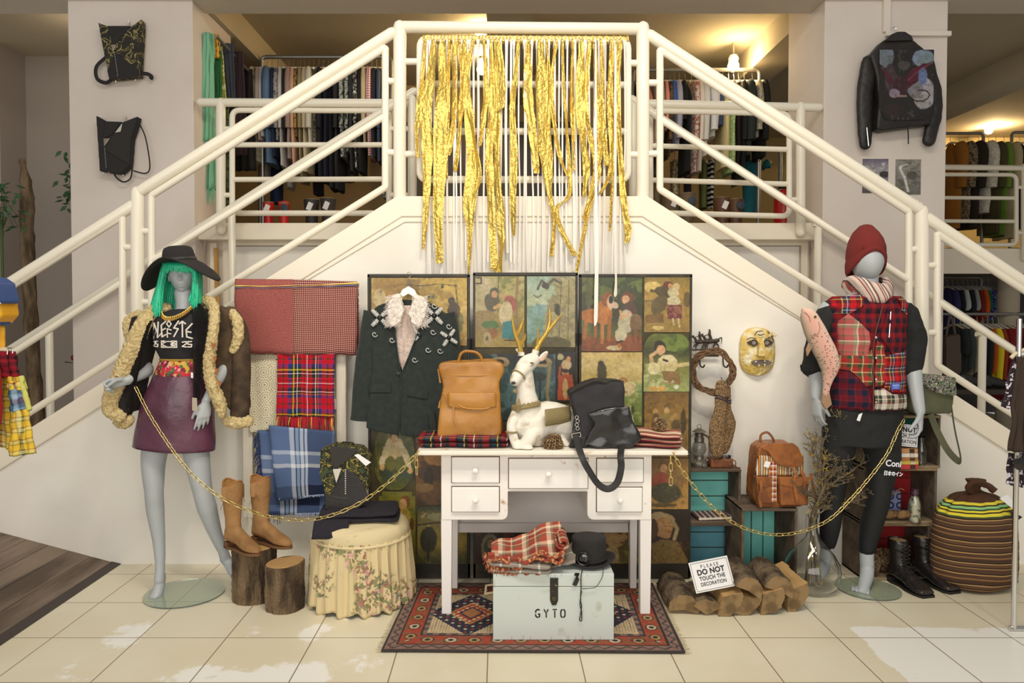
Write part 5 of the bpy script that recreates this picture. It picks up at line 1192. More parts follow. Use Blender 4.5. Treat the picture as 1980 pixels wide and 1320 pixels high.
# pine cones
def pinecone(label,c,r,h,tilt,seed,group=None,n_r=14,name='pine_cone'):
    t=thing(name,label,'pine cone',(c.x,c.y,c.z-r*.8),group=group)
    mb=MB().ball(c,r*.72,14,(1,1,h/r*.62),tilt);k=0
    for i in range(n_r):
        f_=(i+.5)/n_r;zz=(f_-.5)*2*h*.9;rad=r*math.sqrt(max(.05,1-(zz/h)**2*.93));m_=max(5,int(11*rad/r))
        for j in range(m_):
            q=2*PI*(j+.5*(i%2))/m_;d=Vector((math.cos(q),math.sin(q),.35)).normalized();s0=Vector((d.x*rad*.55,d.y*rad*.55,zz))
            tdir=Vector((-math.sin(q),math.cos(q),0));w_=r*.2;e_=s0+d*rad*.55;up=Vector((0,0,r*.05))
            vs=[s0-tdir*w_*.5+up,s0+tdir*w_*.5+up,e_+tdir*w_+up*.6,e_-tdir*w_+up*.6,s0-tdir*w_*.5-up,s0+tdir*w_*.5-up,e_+tdir*w_-up*1.6,e_-tdir*w_-up*1.6,e_+d*r*.09-up]
            mb.add([c+tilt@v_ for v_ in vs],[(0,1,2,3),(7,6,5,4),(1,0,4,5),(2,1,5,6),(0,3,7,4),(3,2,8),(2,6,8),(6,7,8),(7,3,8)])
    mb.build('scales',M('pinecone_brown','#6d5338',.8,var=(70,'#b39468',.45,.65)),t,smooth=20);return t
pinecone('open grey-brown pine cone lying on the desk beside the white deer',E(1067,858,-.055)+Vector((0,0,.012)),.042,.052,Matrix.Rotation(1.2,3,'Y'),1)
# ---- black bag
YK=3.61;K=lambda x_,y_,dy=0:W(x_,y_,YK)+Vector((0,dy,0))
bk=thing('shoulder_bag','black leather roll-top shoulder bag with buckled strap slumped on the desk','bag',(K(1160,866).x,YK,ZD))
shin=M('black_patent','#1c1b1c',.22,bump=(10,.3,.02),coat=.3);twl=M('black_twill','#282527',.7,bump=(500,.3,.002))
outl([(1098,757),(1130,738),(1150,731),(1203,735),(1205,790),(1215,820),(1230,845),(1205,862),(1150,867),(1110,866),(1112,830),(1112,806),(1104,780)],YK,-.06,.06).xf(lambda p:(p.x,p.y,max(p.z,ZD+.004))).build('bag_body',twl,bk,remesh=.007,smth=8,disp=(.1,.016))
lw_=MB();
outl([(1132,796),(1165,786),(1211,780),(1217,806),(1234,842),(1210,860),(1150,868),(1124,854),(1136,830),(1146,814)],YK,-.085,-.03,lw_);lw_.xf(lambda p:(p.x,p.y,max(p.z,ZD+.004))).build('leather_panel',shin,bk,remesh=.006,smth=5,disp=(.1,.02))
MB().tube(spline([K(1099,757,-.058),K(1110,750,-.062),K(1130,741,-.062),K(1150,734,-.062),K(1168,738,-.06),K(1180,733,-.055),K(1202,737,-.05)],5),.0065,8).build('rolled_edge',shin,bk)
st_=MB();st_.tube(spline([K(1112,808,-.07),K(1110,835,-.075),K(1116,866,-.2),K(1128,890,-.215),K(1146,916,-.215),K(1164,924,-.215),K(1180,912,-.215),K(1187,885,-.215),K(1187,864,-.2),K(1200,850,-.05)],8),.016,8,flat=.14)
st_.build('strap',M('black_webbing','#252322',.6,bump=(300,.3,.002)),bk,smooth=50)
bc=MB();
for p_ in((1112,806),(1215,806)):
    for j in range(4):bc.tube(arc(K(p_[0]+(j%2)*1.5,p_[1]+j*7-4,-.078),.008,0,2*PI,12,'xz')[:-1],.0022,5,closed=True)
bc.tube(fillet([K(1102,834,-.08),K(1118,830,-.08),K(1120,838,-.08),K(1104,842,-.08)],.004,closed=True),.0025,5,closed=True);bc.build('buckles',chrome,bk)
tri_=MB();outl([(1106,842),(1130,838),(1134,866),(1098,866)],YK,-.07,-.02,tri_);tri_.xf(lambda p:(p.x,p.y,max(p.z,ZD+.004))).build('gusset',twl,bk,remesh=.006,smth=3)
# ---- striped cloth with pine cone
YR=3.68
sc_=thing('striped_throw','folded red, cream and black striped throw at the right end of the desk','throw',(W(1255,868,YR).x,YR,ZD))
strm=stripes('ethnic_stripes',1/.085,[(6,'#e8c9a8'),(1,'#5a1c1c'),(2,'#e8c9a8'),(3,'#a0242c'),(1,'#e0b890'),(2,'#2a2426'),(4,'#8a2028'),(1,'#e8c9a8'),(2,'#2a2426'),(2,'#c4866a')],ax=1,rough=.9)
foldpile(sc_,'throw_cloth',strm,(W(1262,868,YR).x,YR-.03,ZD+.001),.27,.24,3,.022,-.28,21)
ff=MB();fringe(ff,W(1306,862,YR),W(1318,870,YR),14,.03,.002,3,.015,Vector((.7,-.3,-.6)));ff.build('fringe',M('cream_yarn','#d8bfa0',.95),sc_)['kind']='stuff'
pinecone('round closed pine cone on top of the striped throw',Vector((W(1272,838,YR).x,YR-.03,ZD+.095)),.036,.034,Matrix.Rotation(.3,3,'X'),2,n_r=16)
# ================= things on the trunk =================
zt_=W(1000,1109,YT).z
tau=plaid('taupe_check',1/.085,1/.085,[(10,'#8c8174'),(1.6,'#e4dccd'),(3,'#8c8174')],[(14,'#8f8476'),(1.6,'#ded5c5')])
ft=thing('folded_blanket','folded taupe blanket with cream lines lying on the trunk under the red plaid','blanket',(W(1010,1100,YT+.1).x,YT+.1,zt_))
foldpile(ft,'blanket_cloth',tau,(W(1008,0,YT+.1).x,YT+.11,zt_+.001),.29,.26,2,.023,-.10,31)
k_=MB().grid(14,10,lambda u,v:(W(1060,0,YT).x+.13*u+.02*v,YT+.04+.16*v,zt_+.012+.075*u*(.3+.7*v)+.006*nz(u*6,v*6)),.14,.16);k_.build('loose_corner',tau,ft,solid=.006,smooth=80)
rp=plaid('red_lumber_plaid',1/.11,1/.11,[(8,'#a04a38'),(5,'#e6c9a8'),(3,'#7c8268'),(7,'#8e3a30'),(2,'#d8b088'),(4,'#6c5a48')])
rp2=M('striped_yarn_edge','#a04434',.95,var=(90,'#e0a86a',.5,.58),bump=(250,1,.008))
pb=thing('plaid_throw','crumpled red and cream plaid throw piled on the taupe blanket on the trunk','throw',(W(1020,1085,YT+.12).x,YT+.12,zt_+.05))
P_=lambda x_,y_,dy=0:W(x_,y_,YT+.12)+Vector((0,dy,0))
def roll(mb,c,r,ln,turns,ang=0,th=.008,n=48):
    """spiral roll seen from its end (spiral in xz, length along y)"""
    pts=[(r*(1-.75*i/n)*math.cos(ang+turns*2*PI*i/n)*1.25,r*(1-.75*i/n)*math.sin(ang+turns*2*PI*i/n))for i in range(n+1)]
    mb.grid(n,6,lambda u,v:(c.x+pts[int(round(u*n))][0],c.y+ln*v+.004*nz(u*20,v),c.z+pts[int(round(u*n))][1]),turns*2*PI*r*.6,ln);return mb
roll(MB(),P_(1040,1073,-.10),.036,.2,2.2,.5).build('lower_roll',plaid('maroon_plaid',1/.06,1/.06,[(8,'#6c2030'),(2,'#d8b8a0'),(5,'#3a2028'),(3,'#9a3a3c')]),pb,solid=.007,smooth=80)
def top_layer(u,v,k=0):
    p=P_(950+138*u,1050+14*math.cos(u*3.5)*(1-v)-14*u+26*v,-.12+.05*math.sin(v*3));p.y+=.22*(1-v);p.z+=.012*nz(u*5,v*3,k)+.01*math.sin(u*9+v*2);return p
MB().grid(40,14,top_layer,.32,.22).build('top_fold',rp,pb,solid=.012,smooth=80)
MB().grid(30,8,lambda u,v:P_(944+60*u,1052+40*v+10*u,-.115+.02*v)+Vector((.0,.008*math.sin(u*8),0)),.14,.1).build('hanging_end',rp,pb,solid=.008,smooth=80)
roll(MB(),P_(1086,1040,-.09),.026,.2,1.4,2.8).build('right_roll',rp,pb,solid=.010,smooth=80)
wv=MB();pts=[P_(952+136*i/40,1064-6*math.sin(i*.35)+9*math.sin(i*.12),-.125)for i in range(41)];wv.tube(pts,.0085,8);pts=[P_(1000+85*i/30,1060+10*math.sin(i*.3),-.128)for i in range(31)];wv.tube(pts,.009,8)
pts=[P_(990+60*i/30,1086+5*math.sin(i*.6),-.12)for i in range(31)];wv.tube(pts,.008,8)
wv.build('fringed_edge',rp2,pb,disp=(.008,.012))
ff=MB();fringe(ff,P_(940,1050,-.115),P_(946,1078,-.11),16,.03,.0025,4,.01,Vector((-.3,-.2,-.9)));fringe(ff,P_(948,1076,-.12),P_(998,1084,-.12),40,.03,.0028,5,.006);ff.build('fringe',rp2,pb)['kind']='stuff'
# top hat with lens
YH=YT+.14;H=lambda x_,y_:W(x_,y_,YH)
hc=Vector((H(1142,0).x,YH,zt_));felt=M('black_felt','#242120',.95,var=(200,'#2f2b29',.4,.7),bump=(400,.3,.002))
ht=thing('top_hat','black felt top hat with a round dark lens, on the right of the trunk','hat',hc)
rx_=H(1194,0).x-H(1091,0).x;rx_/=2
br=[]
for i in range(9):
    f_=i/8;br.append([hc+Vector(((.082+(rx_-.082)*f_)*math.cos(q)*(1 if True else 1),(.082+(rx_*.92-.082)*f_)*math.sin(q),.012+.012*f_**3*(1+.8*abs(math.cos(q)))+.008*math.cos(2*q)*f_))for q in(2*PI*j/56 for j in range(56))])
MB().loft(br,cap=False).build('brim',felt,ht,solid=.006,smooth=80)
MB().lathe([(.082,.008),(.080,.05),(.078,.10),(.08,.118),(.076,.126),(.06,.129),(.001,.127)],hc,56,sx=1.0,sy=.95).build('crown',felt,ht,smooth=60,bevel=0)
MB().lathe([(.0835,.012),(.0835,.03),(.082,.031)],hc,56,sy=.95,cap=False).build('hat_band',M('black_ribbon','#2b2827',.55),ht,solid=.002)
Rl=Matrix.Rotation(PI/2,3,'X');lc=H(1124,1077);lc=Vector((lc.x,YH-.084,lc.z+.022))
RR=Matrix.Rotation(-.28,3,'Z')@Rl
l_=MB().lathe([(.029,-.012),(.031,.003),(.028,.007),(.024,.006)],lc,32,RR,cap=False);l_.build('lens_rim',M('gunmetal_rim','#4c4a48',.25,.8),ht,solid=.002)
MB().lathe([(.025,.001),(.018,.005),(.001,.007)],lc,28,RR).lathe([(.008,.006),(.006,.009),(.001,.01)],lc,16,RR).build('lens',M('dark_glass','#121013',.05,coat=1.),ht)
yk=hc.y-.105
MB().tube([Vector((H(1111,0).x,yk,H(0,1104).z)),Vector((H(1112,0).x,YT-.02,zt_+.01)),Vector((H(1112,0).x,YT-.012,W(0,1118,YT).z)),Vector((W(1113,0,YT).x,YT-.010,W(0,1130,YT).z))],.011,8,flat=.15).build('ribbon_tail',M('black_ribbon'),ht)
q_=lambda x_,y_:W(x_,y_,YT)+Vector((0,-.012,0))
cdm=M('black_cord','#171515',.7)
c_=MB().tube(spline([Vector((H(1126,0).x,YH-.10,zt_+.02)),q_(1123,1112),q_(1123,1136),q_(1122,1160),q_(1124,1168),q_(1122,1186),q_(1120,1196),q_(1124,1197),q_(1124,1180),q_(1121,1165),q_(1124,1140)],5),.0022,6)
c_.tube(spline([Vector((H(1164,0).x,YH-.10,zt_+.02)),q_(1164,1112),q_(1152,1132),q_(1138,1135),q_(1125,1136)],5),.0014,5);c_.build('chin_cord',cdm,ht)
# ================= chains =================
cg=M('gold_chain','#e8cf86',.22,.95)
def chainlink():
    mb=MB();a,r_=.0125,.0075;pts=[]
    for i in range(10):q=-PI/2+PI*i/9;pts.append(Vector((a+r_*math.cos(q),0,r_*math.sin(q))))
    for i in range(10):q=PI/2+PI*i/9;pts.append(Vector((-a+r_*math.cos(q),0,r_*math.sin(q))))
    mb.tube(pts,.0021,6,closed=True);return mb
link0=None
def chain(label,pts):
    global link0
    P3=[Vector(p)for p in pts];t=thing('golden_chain',label,'chain',P3[len(P3)//2]);pitch=.0335
    d=[0]
    for a,b_ in zip(P3,P3[1:]):d.append(d[-1]+(b_-a).length)
    s,i=0,0;N_=int(d[-1]/pitch)
    for k in range(min(N_,98)):
        s=(k+.5)*pitch
        while i<len(d)-2 and d[i+1]<s:i+=1
        f_=(s-d[i])/max(1e-6,d[i+1]-d[i]);p=P3[i].lerp(P3[i+1],f_);tg=(P3[i+1]-P3[i]).normalized()
        if link0 is None:
            link0=chainlink().build('link',cg,None,smooth=80);o=link0
        else:o=link0.copy();COL.objects.link(o)
        o.parent=t;up=Vector((0,-1,0));sd_=tg.cross(up).normalized();n_=sd_.cross(tg).normalized()
        roll_=Matrix.Rotation((.35 if k%2 else-1.15),3,tg)
        sd_=roll_@sd_;n_=roll_@n_
        Mx=Matrix((tg,n_,sd_)).transposed().to_4x4();Mx.translation=p-Vector(t.location);o.matrix_local=Mx
    return t
YCH=3.42
ch1=[W(x_,y_,lerp(3.72,3.46,min(1,i/9)))for i,(x_,y_)in enumerate([(262,748),(285,794),(312,838),(345,885),(380,925),(425,960),(480,986),(535,1001),(590,1005),(640,996),(690,975),(735,945),(775,910),(812,870)])]
chain('gold chain swagging from the female mannequin hand to the left corner of the desk',spline(ch1,6))
chain('short gold chain end dangling from the left corner of the desk',[W(806,876,3.455),W(805,892,3.455),W(806,920,3.455)])
ch2=[W(x_,y_,lerp(3.46,3.74,max(0,(i-3)/9)))for i,(x_,y_)in enumerate([(1302,876),(1320,910),(1350,950),(1385,987),(1425,1014),(1470,1030),(1515,1033),(1560,1024),(1605,1003),(1645,965),(1680,925),(1715,878),(1735,835),(1752,805)])]
chain('gold chain swagging from the right corner of the desk to the male mannequin wrist',spline(ch2,6))
chain('short gold chain end dangling from the right corner of the desk',[W(1297,882,3.455),W(1297,905,3.455),W(1297,944,3.455)])
# ================= wall objects at the right =================
Y4=YW-.03;V=lambda x_,y_,dy=0:W(x_,y_,Y4)+Vector((0,dy,0))
iron=M('brown_cast_iron','#4b4038',.6,.5,bump=(80,.4,.004))
hr=thing('coat_hook','brown cast iron hook rail topped with racing horses above the vine wreath','hook rail',V(1365,690))
MB().box(V(1367,687),(.135,.012,.014)).box(V(1360,676),(.16,.008,.008)).build('rail',iron,hr,bevel=.002)
def horse(cx,cy,s,nm):
    mb=MB();p=lambda a,b_,dy=0:V(cx+a*s,cy+b_*s,dy)
    limb(mb,[p(-11,0),p(-3,1),p(5,0),p(11,-1)],[.011*s,.0125*s,.011*s,.012*s],10);limb(mb,[p(-10,-1),p(-15,-8),p(-18,-10)],[.009*s,.007*s,.005*s],8);limb(mb,[p(-17,-12),p(-22,-8)],[.006*s,.004*s],8)
    for q in([(-9,4),(-16,10),(-19,16)],[(-7,5),(-12,13),(-8,19)],[(8,4),(13,10),(12,18)],[(6,5),(3,12),(6,19)]):limb(mb,[p(*c)for c in q],[.006*s,.004*s,.0025*s],6)
    limb(mb,[p(12,-3),p(18,-6),p(18,5)],[.003*s,.004*s,.002*s],6)
    limb(mb,[p(-1,-4),p(-4,-13),p(-3,-17)],[.007*s,.008*s,.006*s],8);limb(mb,[p(-4,-12),p(-12,-10)],[.003*s]*2,6);mb.ball(p(-4,-20),.006*s,8)
    mb.build(nm,iron,hr,remesh=.0022,smth=1)
horse(1376,659,1.05,'horse_and_rider');horse(1356,660,.9,'horse_and_rider')
for x_ in(1352,1397):MB().tube(spline([V(x_,684,-.008),V(x_,700,-.012),V(x_+1,707,-.02),V(x_+5,709,-.03),V(x_+7,704,-.035)],5),[.0045]*21,8).build('hook',iron,hr)
wrm=M('vine_twig','#7a5a3c',.85,var=(40,'#57402a',.45,.6),bump=(150,.6,.003))
c_=W(1378,718,4.17);wre=thing('vine_wreath','round twisted vine wreath hanging from the horse hook rail','wreath',c_)
rr=random.Random(8);mb=MB()
for k in range(13):
    ph,r0_,rz=rr.uniform(0,6.28),rr.uniform(.105,.122),rr.uniform(.003,.0055)
    pts=[c_+Vector(((r0_+.011*math.sin(5*q+ph)+.004*nz(q,k))*math.cos(q),.012*math.cos(4*q+ph),(r0_+.011*math.sin(5*q+ph))*math.sin(q)*1.04))for q in(2*PI*j/60 for j in range(60))]
    mb.tube(pts,rz,6,closed=True)
for k in range(9):
    q=rr.uniform(0,6.28);s=c_+Vector((.118*math.cos(q),0,.118*math.sin(q)));mb.tube([s,s+Vector((rr.uniform(-.02,.02),-.01,rr.uniform(-.025,.02)))],.0018,4)
mb.build('twigs',wrm,wre)
skm=M('ragg_wool','#a08058',.95,var=(170,'#5d452c',.45,.55),bump=(220,1,.006))
def sock(label,pts,rs,dy):
    t=thing('knit_sock',label,'sock',W(*pts[-1],4.12),group=None);mb=MB();limb(mb,[W(x_,y_,4.12)+Vector((0,dy,0))for x_,y_ in pts],rs,20,.5)
    mb.build('sock_knit',skm,t,remesh=.004,smth=2,disp=(.02,.004))
    for yy in(8,13):
        a=W(pts[0][0],pts[0][1]+yy+12,4.12)+Vector((0,dy,0))
        MB().tube([a+Vector((rs[0]*1.02*math.cos(q),rs[0]*.54*math.sin(q),.004*math.sin(q*2)+(-.005*math.cos(q))))for q in(2*PI*j/20 for j in range(20))],.003,6,closed=True).build('navy_stripe',M('navy_yarn','#2c2c44',.95),t)
    MB().tube([W(pts[0][0]+3,pts[0][1]-6,4.12)+Vector((0,dy-.02,0)),W(pts[0][0],pts[0][1]-16,4.15)+Vector((0,-.02,0))],.002,5).build('loop',M('navy_yarn'),t)
sock('grey-brown ragg knit sock hanging from the vine wreath, the nearer one',[(1392,745),(1390,790),(1384,820),(1383,850),(1384,872)],[.036,.034,.044,.045,.036],-.03)
sock('grey-brown ragg knit sock hanging from the vine wreath, half hidden behind the other',[(1404,752),(1405,790),(1412,818),(1406,846),(1400,868)],[.032,.03,.036,.038,.034],.015)
# mask
mk=thing('carved_mask','ochre carved wooden mask with round eyes and a gappy mouth on the white wall','mask',V(1466,725))
mc=V(1466,680);om=M('ochre_carving','#d9b860',.75,var=(14,'#e9dcb4',.45,.62),bump=(60,.8,.008))
def mface(u,v):
    q=(u-.5)*2;z_=(v-.5)*2;hw=.098*(max(0,1-abs(z_)**3.2))**.45+.002;x_=q*hw;d=.06*math.sqrt(max(0,1-(q*.98)**2))*(1-.5*z_*z_)
    d+=.006*nz(x_*60,z_*5);return(mc.x+x_,mc.y-d+.03,mc.z-z_*.137)
MB().grid(44,54,mface).build('mask_shell',om,mk,solid=.008,smooth=80)
dkb=M('dark_brown_wood','#4d3a26',.7)
for sx in(1454,1479):
    e_=V(sx,662,-.036);t_=MB().tube([e_+Vector((.017*math.cos(q),0,.017*math.sin(q)))for q in(2*PI*j/22 for j in range(22))],.004,6,closed=True)
    o=t_.build('eye_ring',dkb,mk);MB().lathe([(.001,0),(.014,0)],e_+Vector((0,.002,0)),20,Matrix.Rotation(PI/2,3,'X'),cap=False).build('eye',M('grey_glass','#8c8680',.3),o,solid=.002)
    s_=-1 if sx<1466 else 1;MB().prism([((e_.x+s_*.018),e_.z+.012),(e_.x+s_*.04,e_.z+.002),(e_.x+s_*.02,e_.z-.014)],e_.y+.004,e_.y+.012).build('painted_eye_corner',dkb,mk)
outl([(1461,660),(1470,660),(1475,688),(1459,687)],Y4,-.068,-.02).build('nose',om,mk,remesh=.003,smth=3)
outl([(1449,699),(1456,695),(1480,695),(1490,700),(1480,705),(1456,706)],Y4,-.036,-.02).build('mouth',M('mouth_shadow_paint','#6f6355',.8),mk,bevel=.002)
for p_ in((1457,698),(1474,697),(1463,705),(1474,704)):MB().ball(V(*p_,-.04),.0055,8,(1,.6,.9)).build('tooth',M('bone_tooth','#e8dcc0',.5),mk)
for pts in([(1455,648),(1460,640),(1470,639)],[(1440,656),(1448,652),(1458,654)],[(1474,655),(1484,652),(1492,648)],[(1480,640),(1488,650),(1492,660)],[(1462,646),(1466,648),(1474,645)]):
    MB().tube([V(*p_,-.035)for p_ in pts],.0028,6).build('carved_brow',dkb,mk)
MB().tube(spline([V(1484,650,-.03),V(1488,643,-.04),V(1492,648,-.05),V(1495,647,-.05)],4),[.008]*6+[.006]*4+[.003]*3,8).build('chipped_leaf',om,mk)
# ================= crates =================
cw=M('weathered_crate_wood','#6b5a48',.9,var=(12,'#493b2e',.4,.65),stretch=(.25,1,1),bump=(60,.6,.005))
cwy=M('pale_crate_wood','#8f7a5a',.9,var=(14,'#5f4c36',.45,.65),stretch=(.3,1,1),bump=(60,.5,.004))
teal=M('turquoise_boards','#7fcdbd',.75,var=(5,'#66b8a8',.4,.7),bump=(70,.3,.003))
teal2=M('deep_turquoise_boards','#6aa9b2',.75,var=(5,'#5a98a6',.4,.7),bump=(70,.3,.003))
redb=M('crimson_boards','#a3161a',.7,var=(6,'#7c1016',.4,.7))
tgrn=M('green_boards','#2d7a66',.75)
def crate(label,x0,x1,z0,z1,yf,dep,back,vert=False,th=.014,nb=3,topw=None,wood=None,notch=False):
    wood=wood or cw;t=thing('wooden_crate',label,'crate',((x0+x1)/2,yf+dep/2,z0))
    for nm,a in(('side_board',(x0,x0+th,yf,yf+dep,z0,z1)),('side_board',(x1-th,x1,yf,yf+dep,z0,z1)),('top_board',(x0,x1,yf-.004,yf+dep,z1-th,z1+.001)),('bottom_board',(x0,x1,yf-.004,yf+dep,z0,z0+th))):
        MB().mm(*a).build(nm,topw or wood if nm!='side_board' else wood,t,smooth=False,bevel=.003)
    for i in range(nb):
        g_=.003
        if vert:a=(lerp(x0+th,x1-th,i/nb)+g_,lerp(x0+th,x1-th,(i+1)/nb)-g_,yf+dep-.014,yf+dep,z0+th,z1-th)
        else:a=(x0+th,x1-th,yf+dep-.014,yf+dep,lerp(z0+th,z1-th,i/nb)+g_,lerp(z0+th,z1-th,(i+1)/nb)-g_)
        MB().mm(*a).build('back_board',back,t,smooth=False,bevel=.002)
    MB().mm(x0+th,x1-th,yf+dep+.0005,yf+dep+.003,z0+th,z1-th).build('backing',M('gap_shadow_wood'),t,smooth=False)
    return t
YFc=4.085;cx0,cx1=W(1296,0,YFc).x,W(1441,0,YFc).x
zc1=W(0,1012,YFc).z;zc2=W(0,907,YFc).z
crate('wooden crate with turquoise back boards, bottom of the stack under the lantern',cx0,cx1,.002,zc1,YFc,.2,teal2)
crate('wooden crate with turquoise back boards, top of the stack under the lantern',cx0,cx1,zc1+.001,zc2,YFc,.2,teal)
c20,c21=W(1443,0,3.93).x,W(1553,0,3.93).x;zc3=W(0,983,3.93).z
crate('wooden crate with upright turquoise boards carrying the brown leather backpack',c20,c21,.002,zc3,3.93,.30,teal,True,nb=4)
# notebook in the crate
nb_=thing('notebook','patterned black and white notebook lying inside the upper turquoise crate','notebook',(W(1388,0,4.05).x,4.15,zc1+.016))
nbm=plaid('zigzag_black_white',1/.03,1/.012,[(1,'#2b2526'),(.5,'#e0d6cc')],[(1,'#2b2526'),(.7,'#b5857c')],coord='Object')
MB().box((W(1385,0,4.13).x,4.16,zc1+.026),(.2,.13,.018),Matrix.Rotation(.12,3,'Z')).build('cover',nbm,nb_,smooth=False,bevel=.003)
MB().box((W(1385,0,4.13).x,4.16,zc1+.0262),(.194,.134,.011),Matrix.Rotation(.12,3,'Z')).build('pages',M('page_edges','#d8cbb4',.8),nb_,smooth=False)
# ---- lantern
YL=4.17;lc=Vector((W(1358,0,YL).x,YL,zc2+.001));k=(W(0,818,YL).z-lc.z)/.30
lt=thing('storm_lantern','grey metal hurricane lantern standing on the turquoise crate stack','lantern',lc)
zm=M('dull_zinc','#8c8577',.42,.8,var=(22,'#5d564a',.5,.7),bump=(90,.3,.003))
MB().lathe([(.001,0),(.062,0),(.066,.008),(.066,.028),(.058,.036),(.03,.05),(.028,.058),(.032,.06),(.032,.07),(.02,.072)],lc,32,Matrix.Diagonal((k,k,k))).build('oil_tank',zm,lt)
MB().lathe([(.026,.075),(.044,.10),(.048,.125),(.042,.155),(.03,.172)],lc,32,Matrix.Diagonal((k,k,k)),cap=False).build('glass_globe',M('smoky_glass','#d8d4c8',.08,trans=.9),lt,solid=.002)
MB().lathe([(.03,.172),(.034,.175),(.034,.2),(.028,.204),(.03,.23),(.024,.234),(.05,.24),(.026,.256),(.016,.262),(.001,.264)],lc,28,Matrix.Diagonal((k,k,k))).build('chimney',zm,lt)
for s in(-1,1):MB().tube(fillet([lc+k*Vector((s*.045,0,.03)),lc+k*Vector((s*.072,0,.05)),lc+k*Vector((s*.072,0,.2)),lc+k*Vector((s*.03,0,.222))],.03*k),.0075*k,8).build('side_tube',zm,lt)
MB().tube([lc+k*Vector((-.045,-.02,.105)),lc+k*Vector((.045,-.03,.12))],.0015,5).tube([lc+k*Vector((-.045,-.03,.14)),lc+k*Vector((.045,-.02,.13))],.0015,5).build('guard_wire',zm,lt)
MB().tube(arc(lc+k*Vector((0,0,.277)),.014*k,0,2*PI,16)[:-1],.002,5,closed=True).build('ring',zm,lt)
MB().lathe([(.001,0),(.012,0),(.012,.006),(.001,.007)],lc+k*Vector((.02,-.066,.018)),14,Matrix.Rotation(PI/2,3,'X')).build('filler_cap',zm,lt)
# ---- leather case with sunglasses
cl_=M('chestnut_leather','#7d4520',.4,var=(18,'#5c3016',.45,.7),bump=(60,.3,.003),coat=.15)
cc=Vector((W(1400,0,4.14).x,4.15,zc2+.001));cse=thing('leather_case','small chestnut leather case on the crate, under the hanging socks','case',cc)
MB().box(cc+Vector((0,0,.026)),(.125,.085,.05)).build('case_body',cl_,cse,remesh=.004,smth=3)
MB().box(cc+Vector((.045,-.043,.03)),(.03,.004,.03)).build('closing_tab',cl_,cse,bevel=.002);MB().ball(cc+Vector((.046,-.046,.022)),.004,8).build('stud',chrome,cse)
MB().tube(spline([cc+Vector((.064,.0,.045)),cc+Vector((.085,-.01,.03)),cc+Vector((.08,-.03,.005)),cc+Vector((.1,-.05,.004))],5),.003,6).build('strap',cl_,cse)
sg=thing('sunglasses','dark sunglasses lying on the chestnut leather case','sunglasses',cc+Vector((.01,-.01,.053)));
for s in(-1,1):MB().ball(cc+Vector((.015+s*.022,-.03,.062)),.015,12,(1.1,.25,.8)).build('lens',M('dark_glass'),sg)
MB().tube([cc+Vector((-.025,-.028,.068)),cc+Vector((.055,-.028,.068))],.002,5).tube([cc+Vector((.055,-.028,.068)),cc+Vector((.06,.03,.056))],.002,5).tube([cc+Vector((-.025,-.028,.068)),cc+Vector((-.02,.03,.056))],.002,5).build('frame',blackl,sg)
# ---- brown leather backpack with woven panels
YK2=4.03;Q=lambda x_,y_,dy=0:W(x_,y_,YK2)+Vector((0,dy,0))
bp_=thing('rucksack','brown leather rucksack with woven striped panel standing on a turquoise crate','backpack',Q(1500,983))
brn=M('brown_leather','#9c5c28',.42,var=(14,'#74401a',.42,.66),bump=(50,.35,.005),coat=.12)
outl([(1458,862),(1470,853),(1520,852),(1535,870),(1545,905),(1548,960),(1540,974),(1500,982),(1460,976),(1449,955),(1452,905)],YK2,-.07,.07).build('bag_body',brn,bp_,remesh=.007,smth=8,disp=(.08,.01))
kil=stripes('woven_stripes',1/.05,[(3,'#d9a85c'),(1,'#3c3836'),(2,'#e2d8c8'),(1,'#8c3224'),(2,'#c78c3c'),(1,'#3c4a5c'),(2,'#d8cdb8'),(1,'#3c3836')],coord='Object',ax=0)
outl([(1457,875),(1542,872),(1546,912),(1452,914)],YK2,-.082,-.03).build('woven_panel',kil,bp_,remesh=.006,smth=4)
dm=plaid('woven_diamonds',1/.02,1/.03,[(1,'#a2352c'),(1,'#e8ddc8'),(1,'#a2352c')],[(1,'#c78c3c'),(1,'#f0e6d2'),(1,'#7a3a24')],coord='Object',va=2,fac=.5)
outl([(1478,885),(1491,885),(1490,962),(1474,962)],YK2,-.088,-.05).build('woven_strip',dm,bp_,bevel=.002)
outl([(1456,859),(1470,851),(1520,850),(1530,858),(1541,885),(1534,894),(1515,898),(1494,893),(1482,880),(1472,866)],YK2,-.10,-.085).build('top_flap',brn,bp_,remesh=.004,smth=3)
MB().tube(spline([Q(1470,852),Q(1472,840),Q(1482,835,-.01),Q(1490,843,-.02),Q(1494,852,-.02)],5),.006,8,flat=1.6).build('handle',brn,bp_)
for(x0_,y0_,x1_,y1_,yy)in((1449,914,1478,962,-.11),(1491,914,1546,966,-.118)):
    outl([(x0_,y0_),(x1_,y0_),(x1_,y1_),(x0_+3,y1_)],YK2,yy,-.05).build('front_pocket',brn,bp_,remesh=.005,smth=4)
    outl([(x0_-1,y0_-2),(x1_+1,y0_-2),(x1_-1,y0_+12),(lerp(x0_,x1_,.5),y0_+19),(x0_+1,y0_+12)],YK2,yy-.007,yy+.002).build('pocket_flap',brn,bp_,bevel=.003,smooth=False)
for pts in([(1455,918),(1456,935),(1453,948),(1456,968)],[(1516,893),(1520,905),(1518,925),(1524,960)],[(1530,900),(1538,915),(1536,935)],[(1548,905),(1553,930),(1559,955)]):
    MB().tube(spline([Q(*p_,-.128)for p_ in pts],4),.009,6,flat=.22).build('strap',brn,bp_)
bk_=MB()
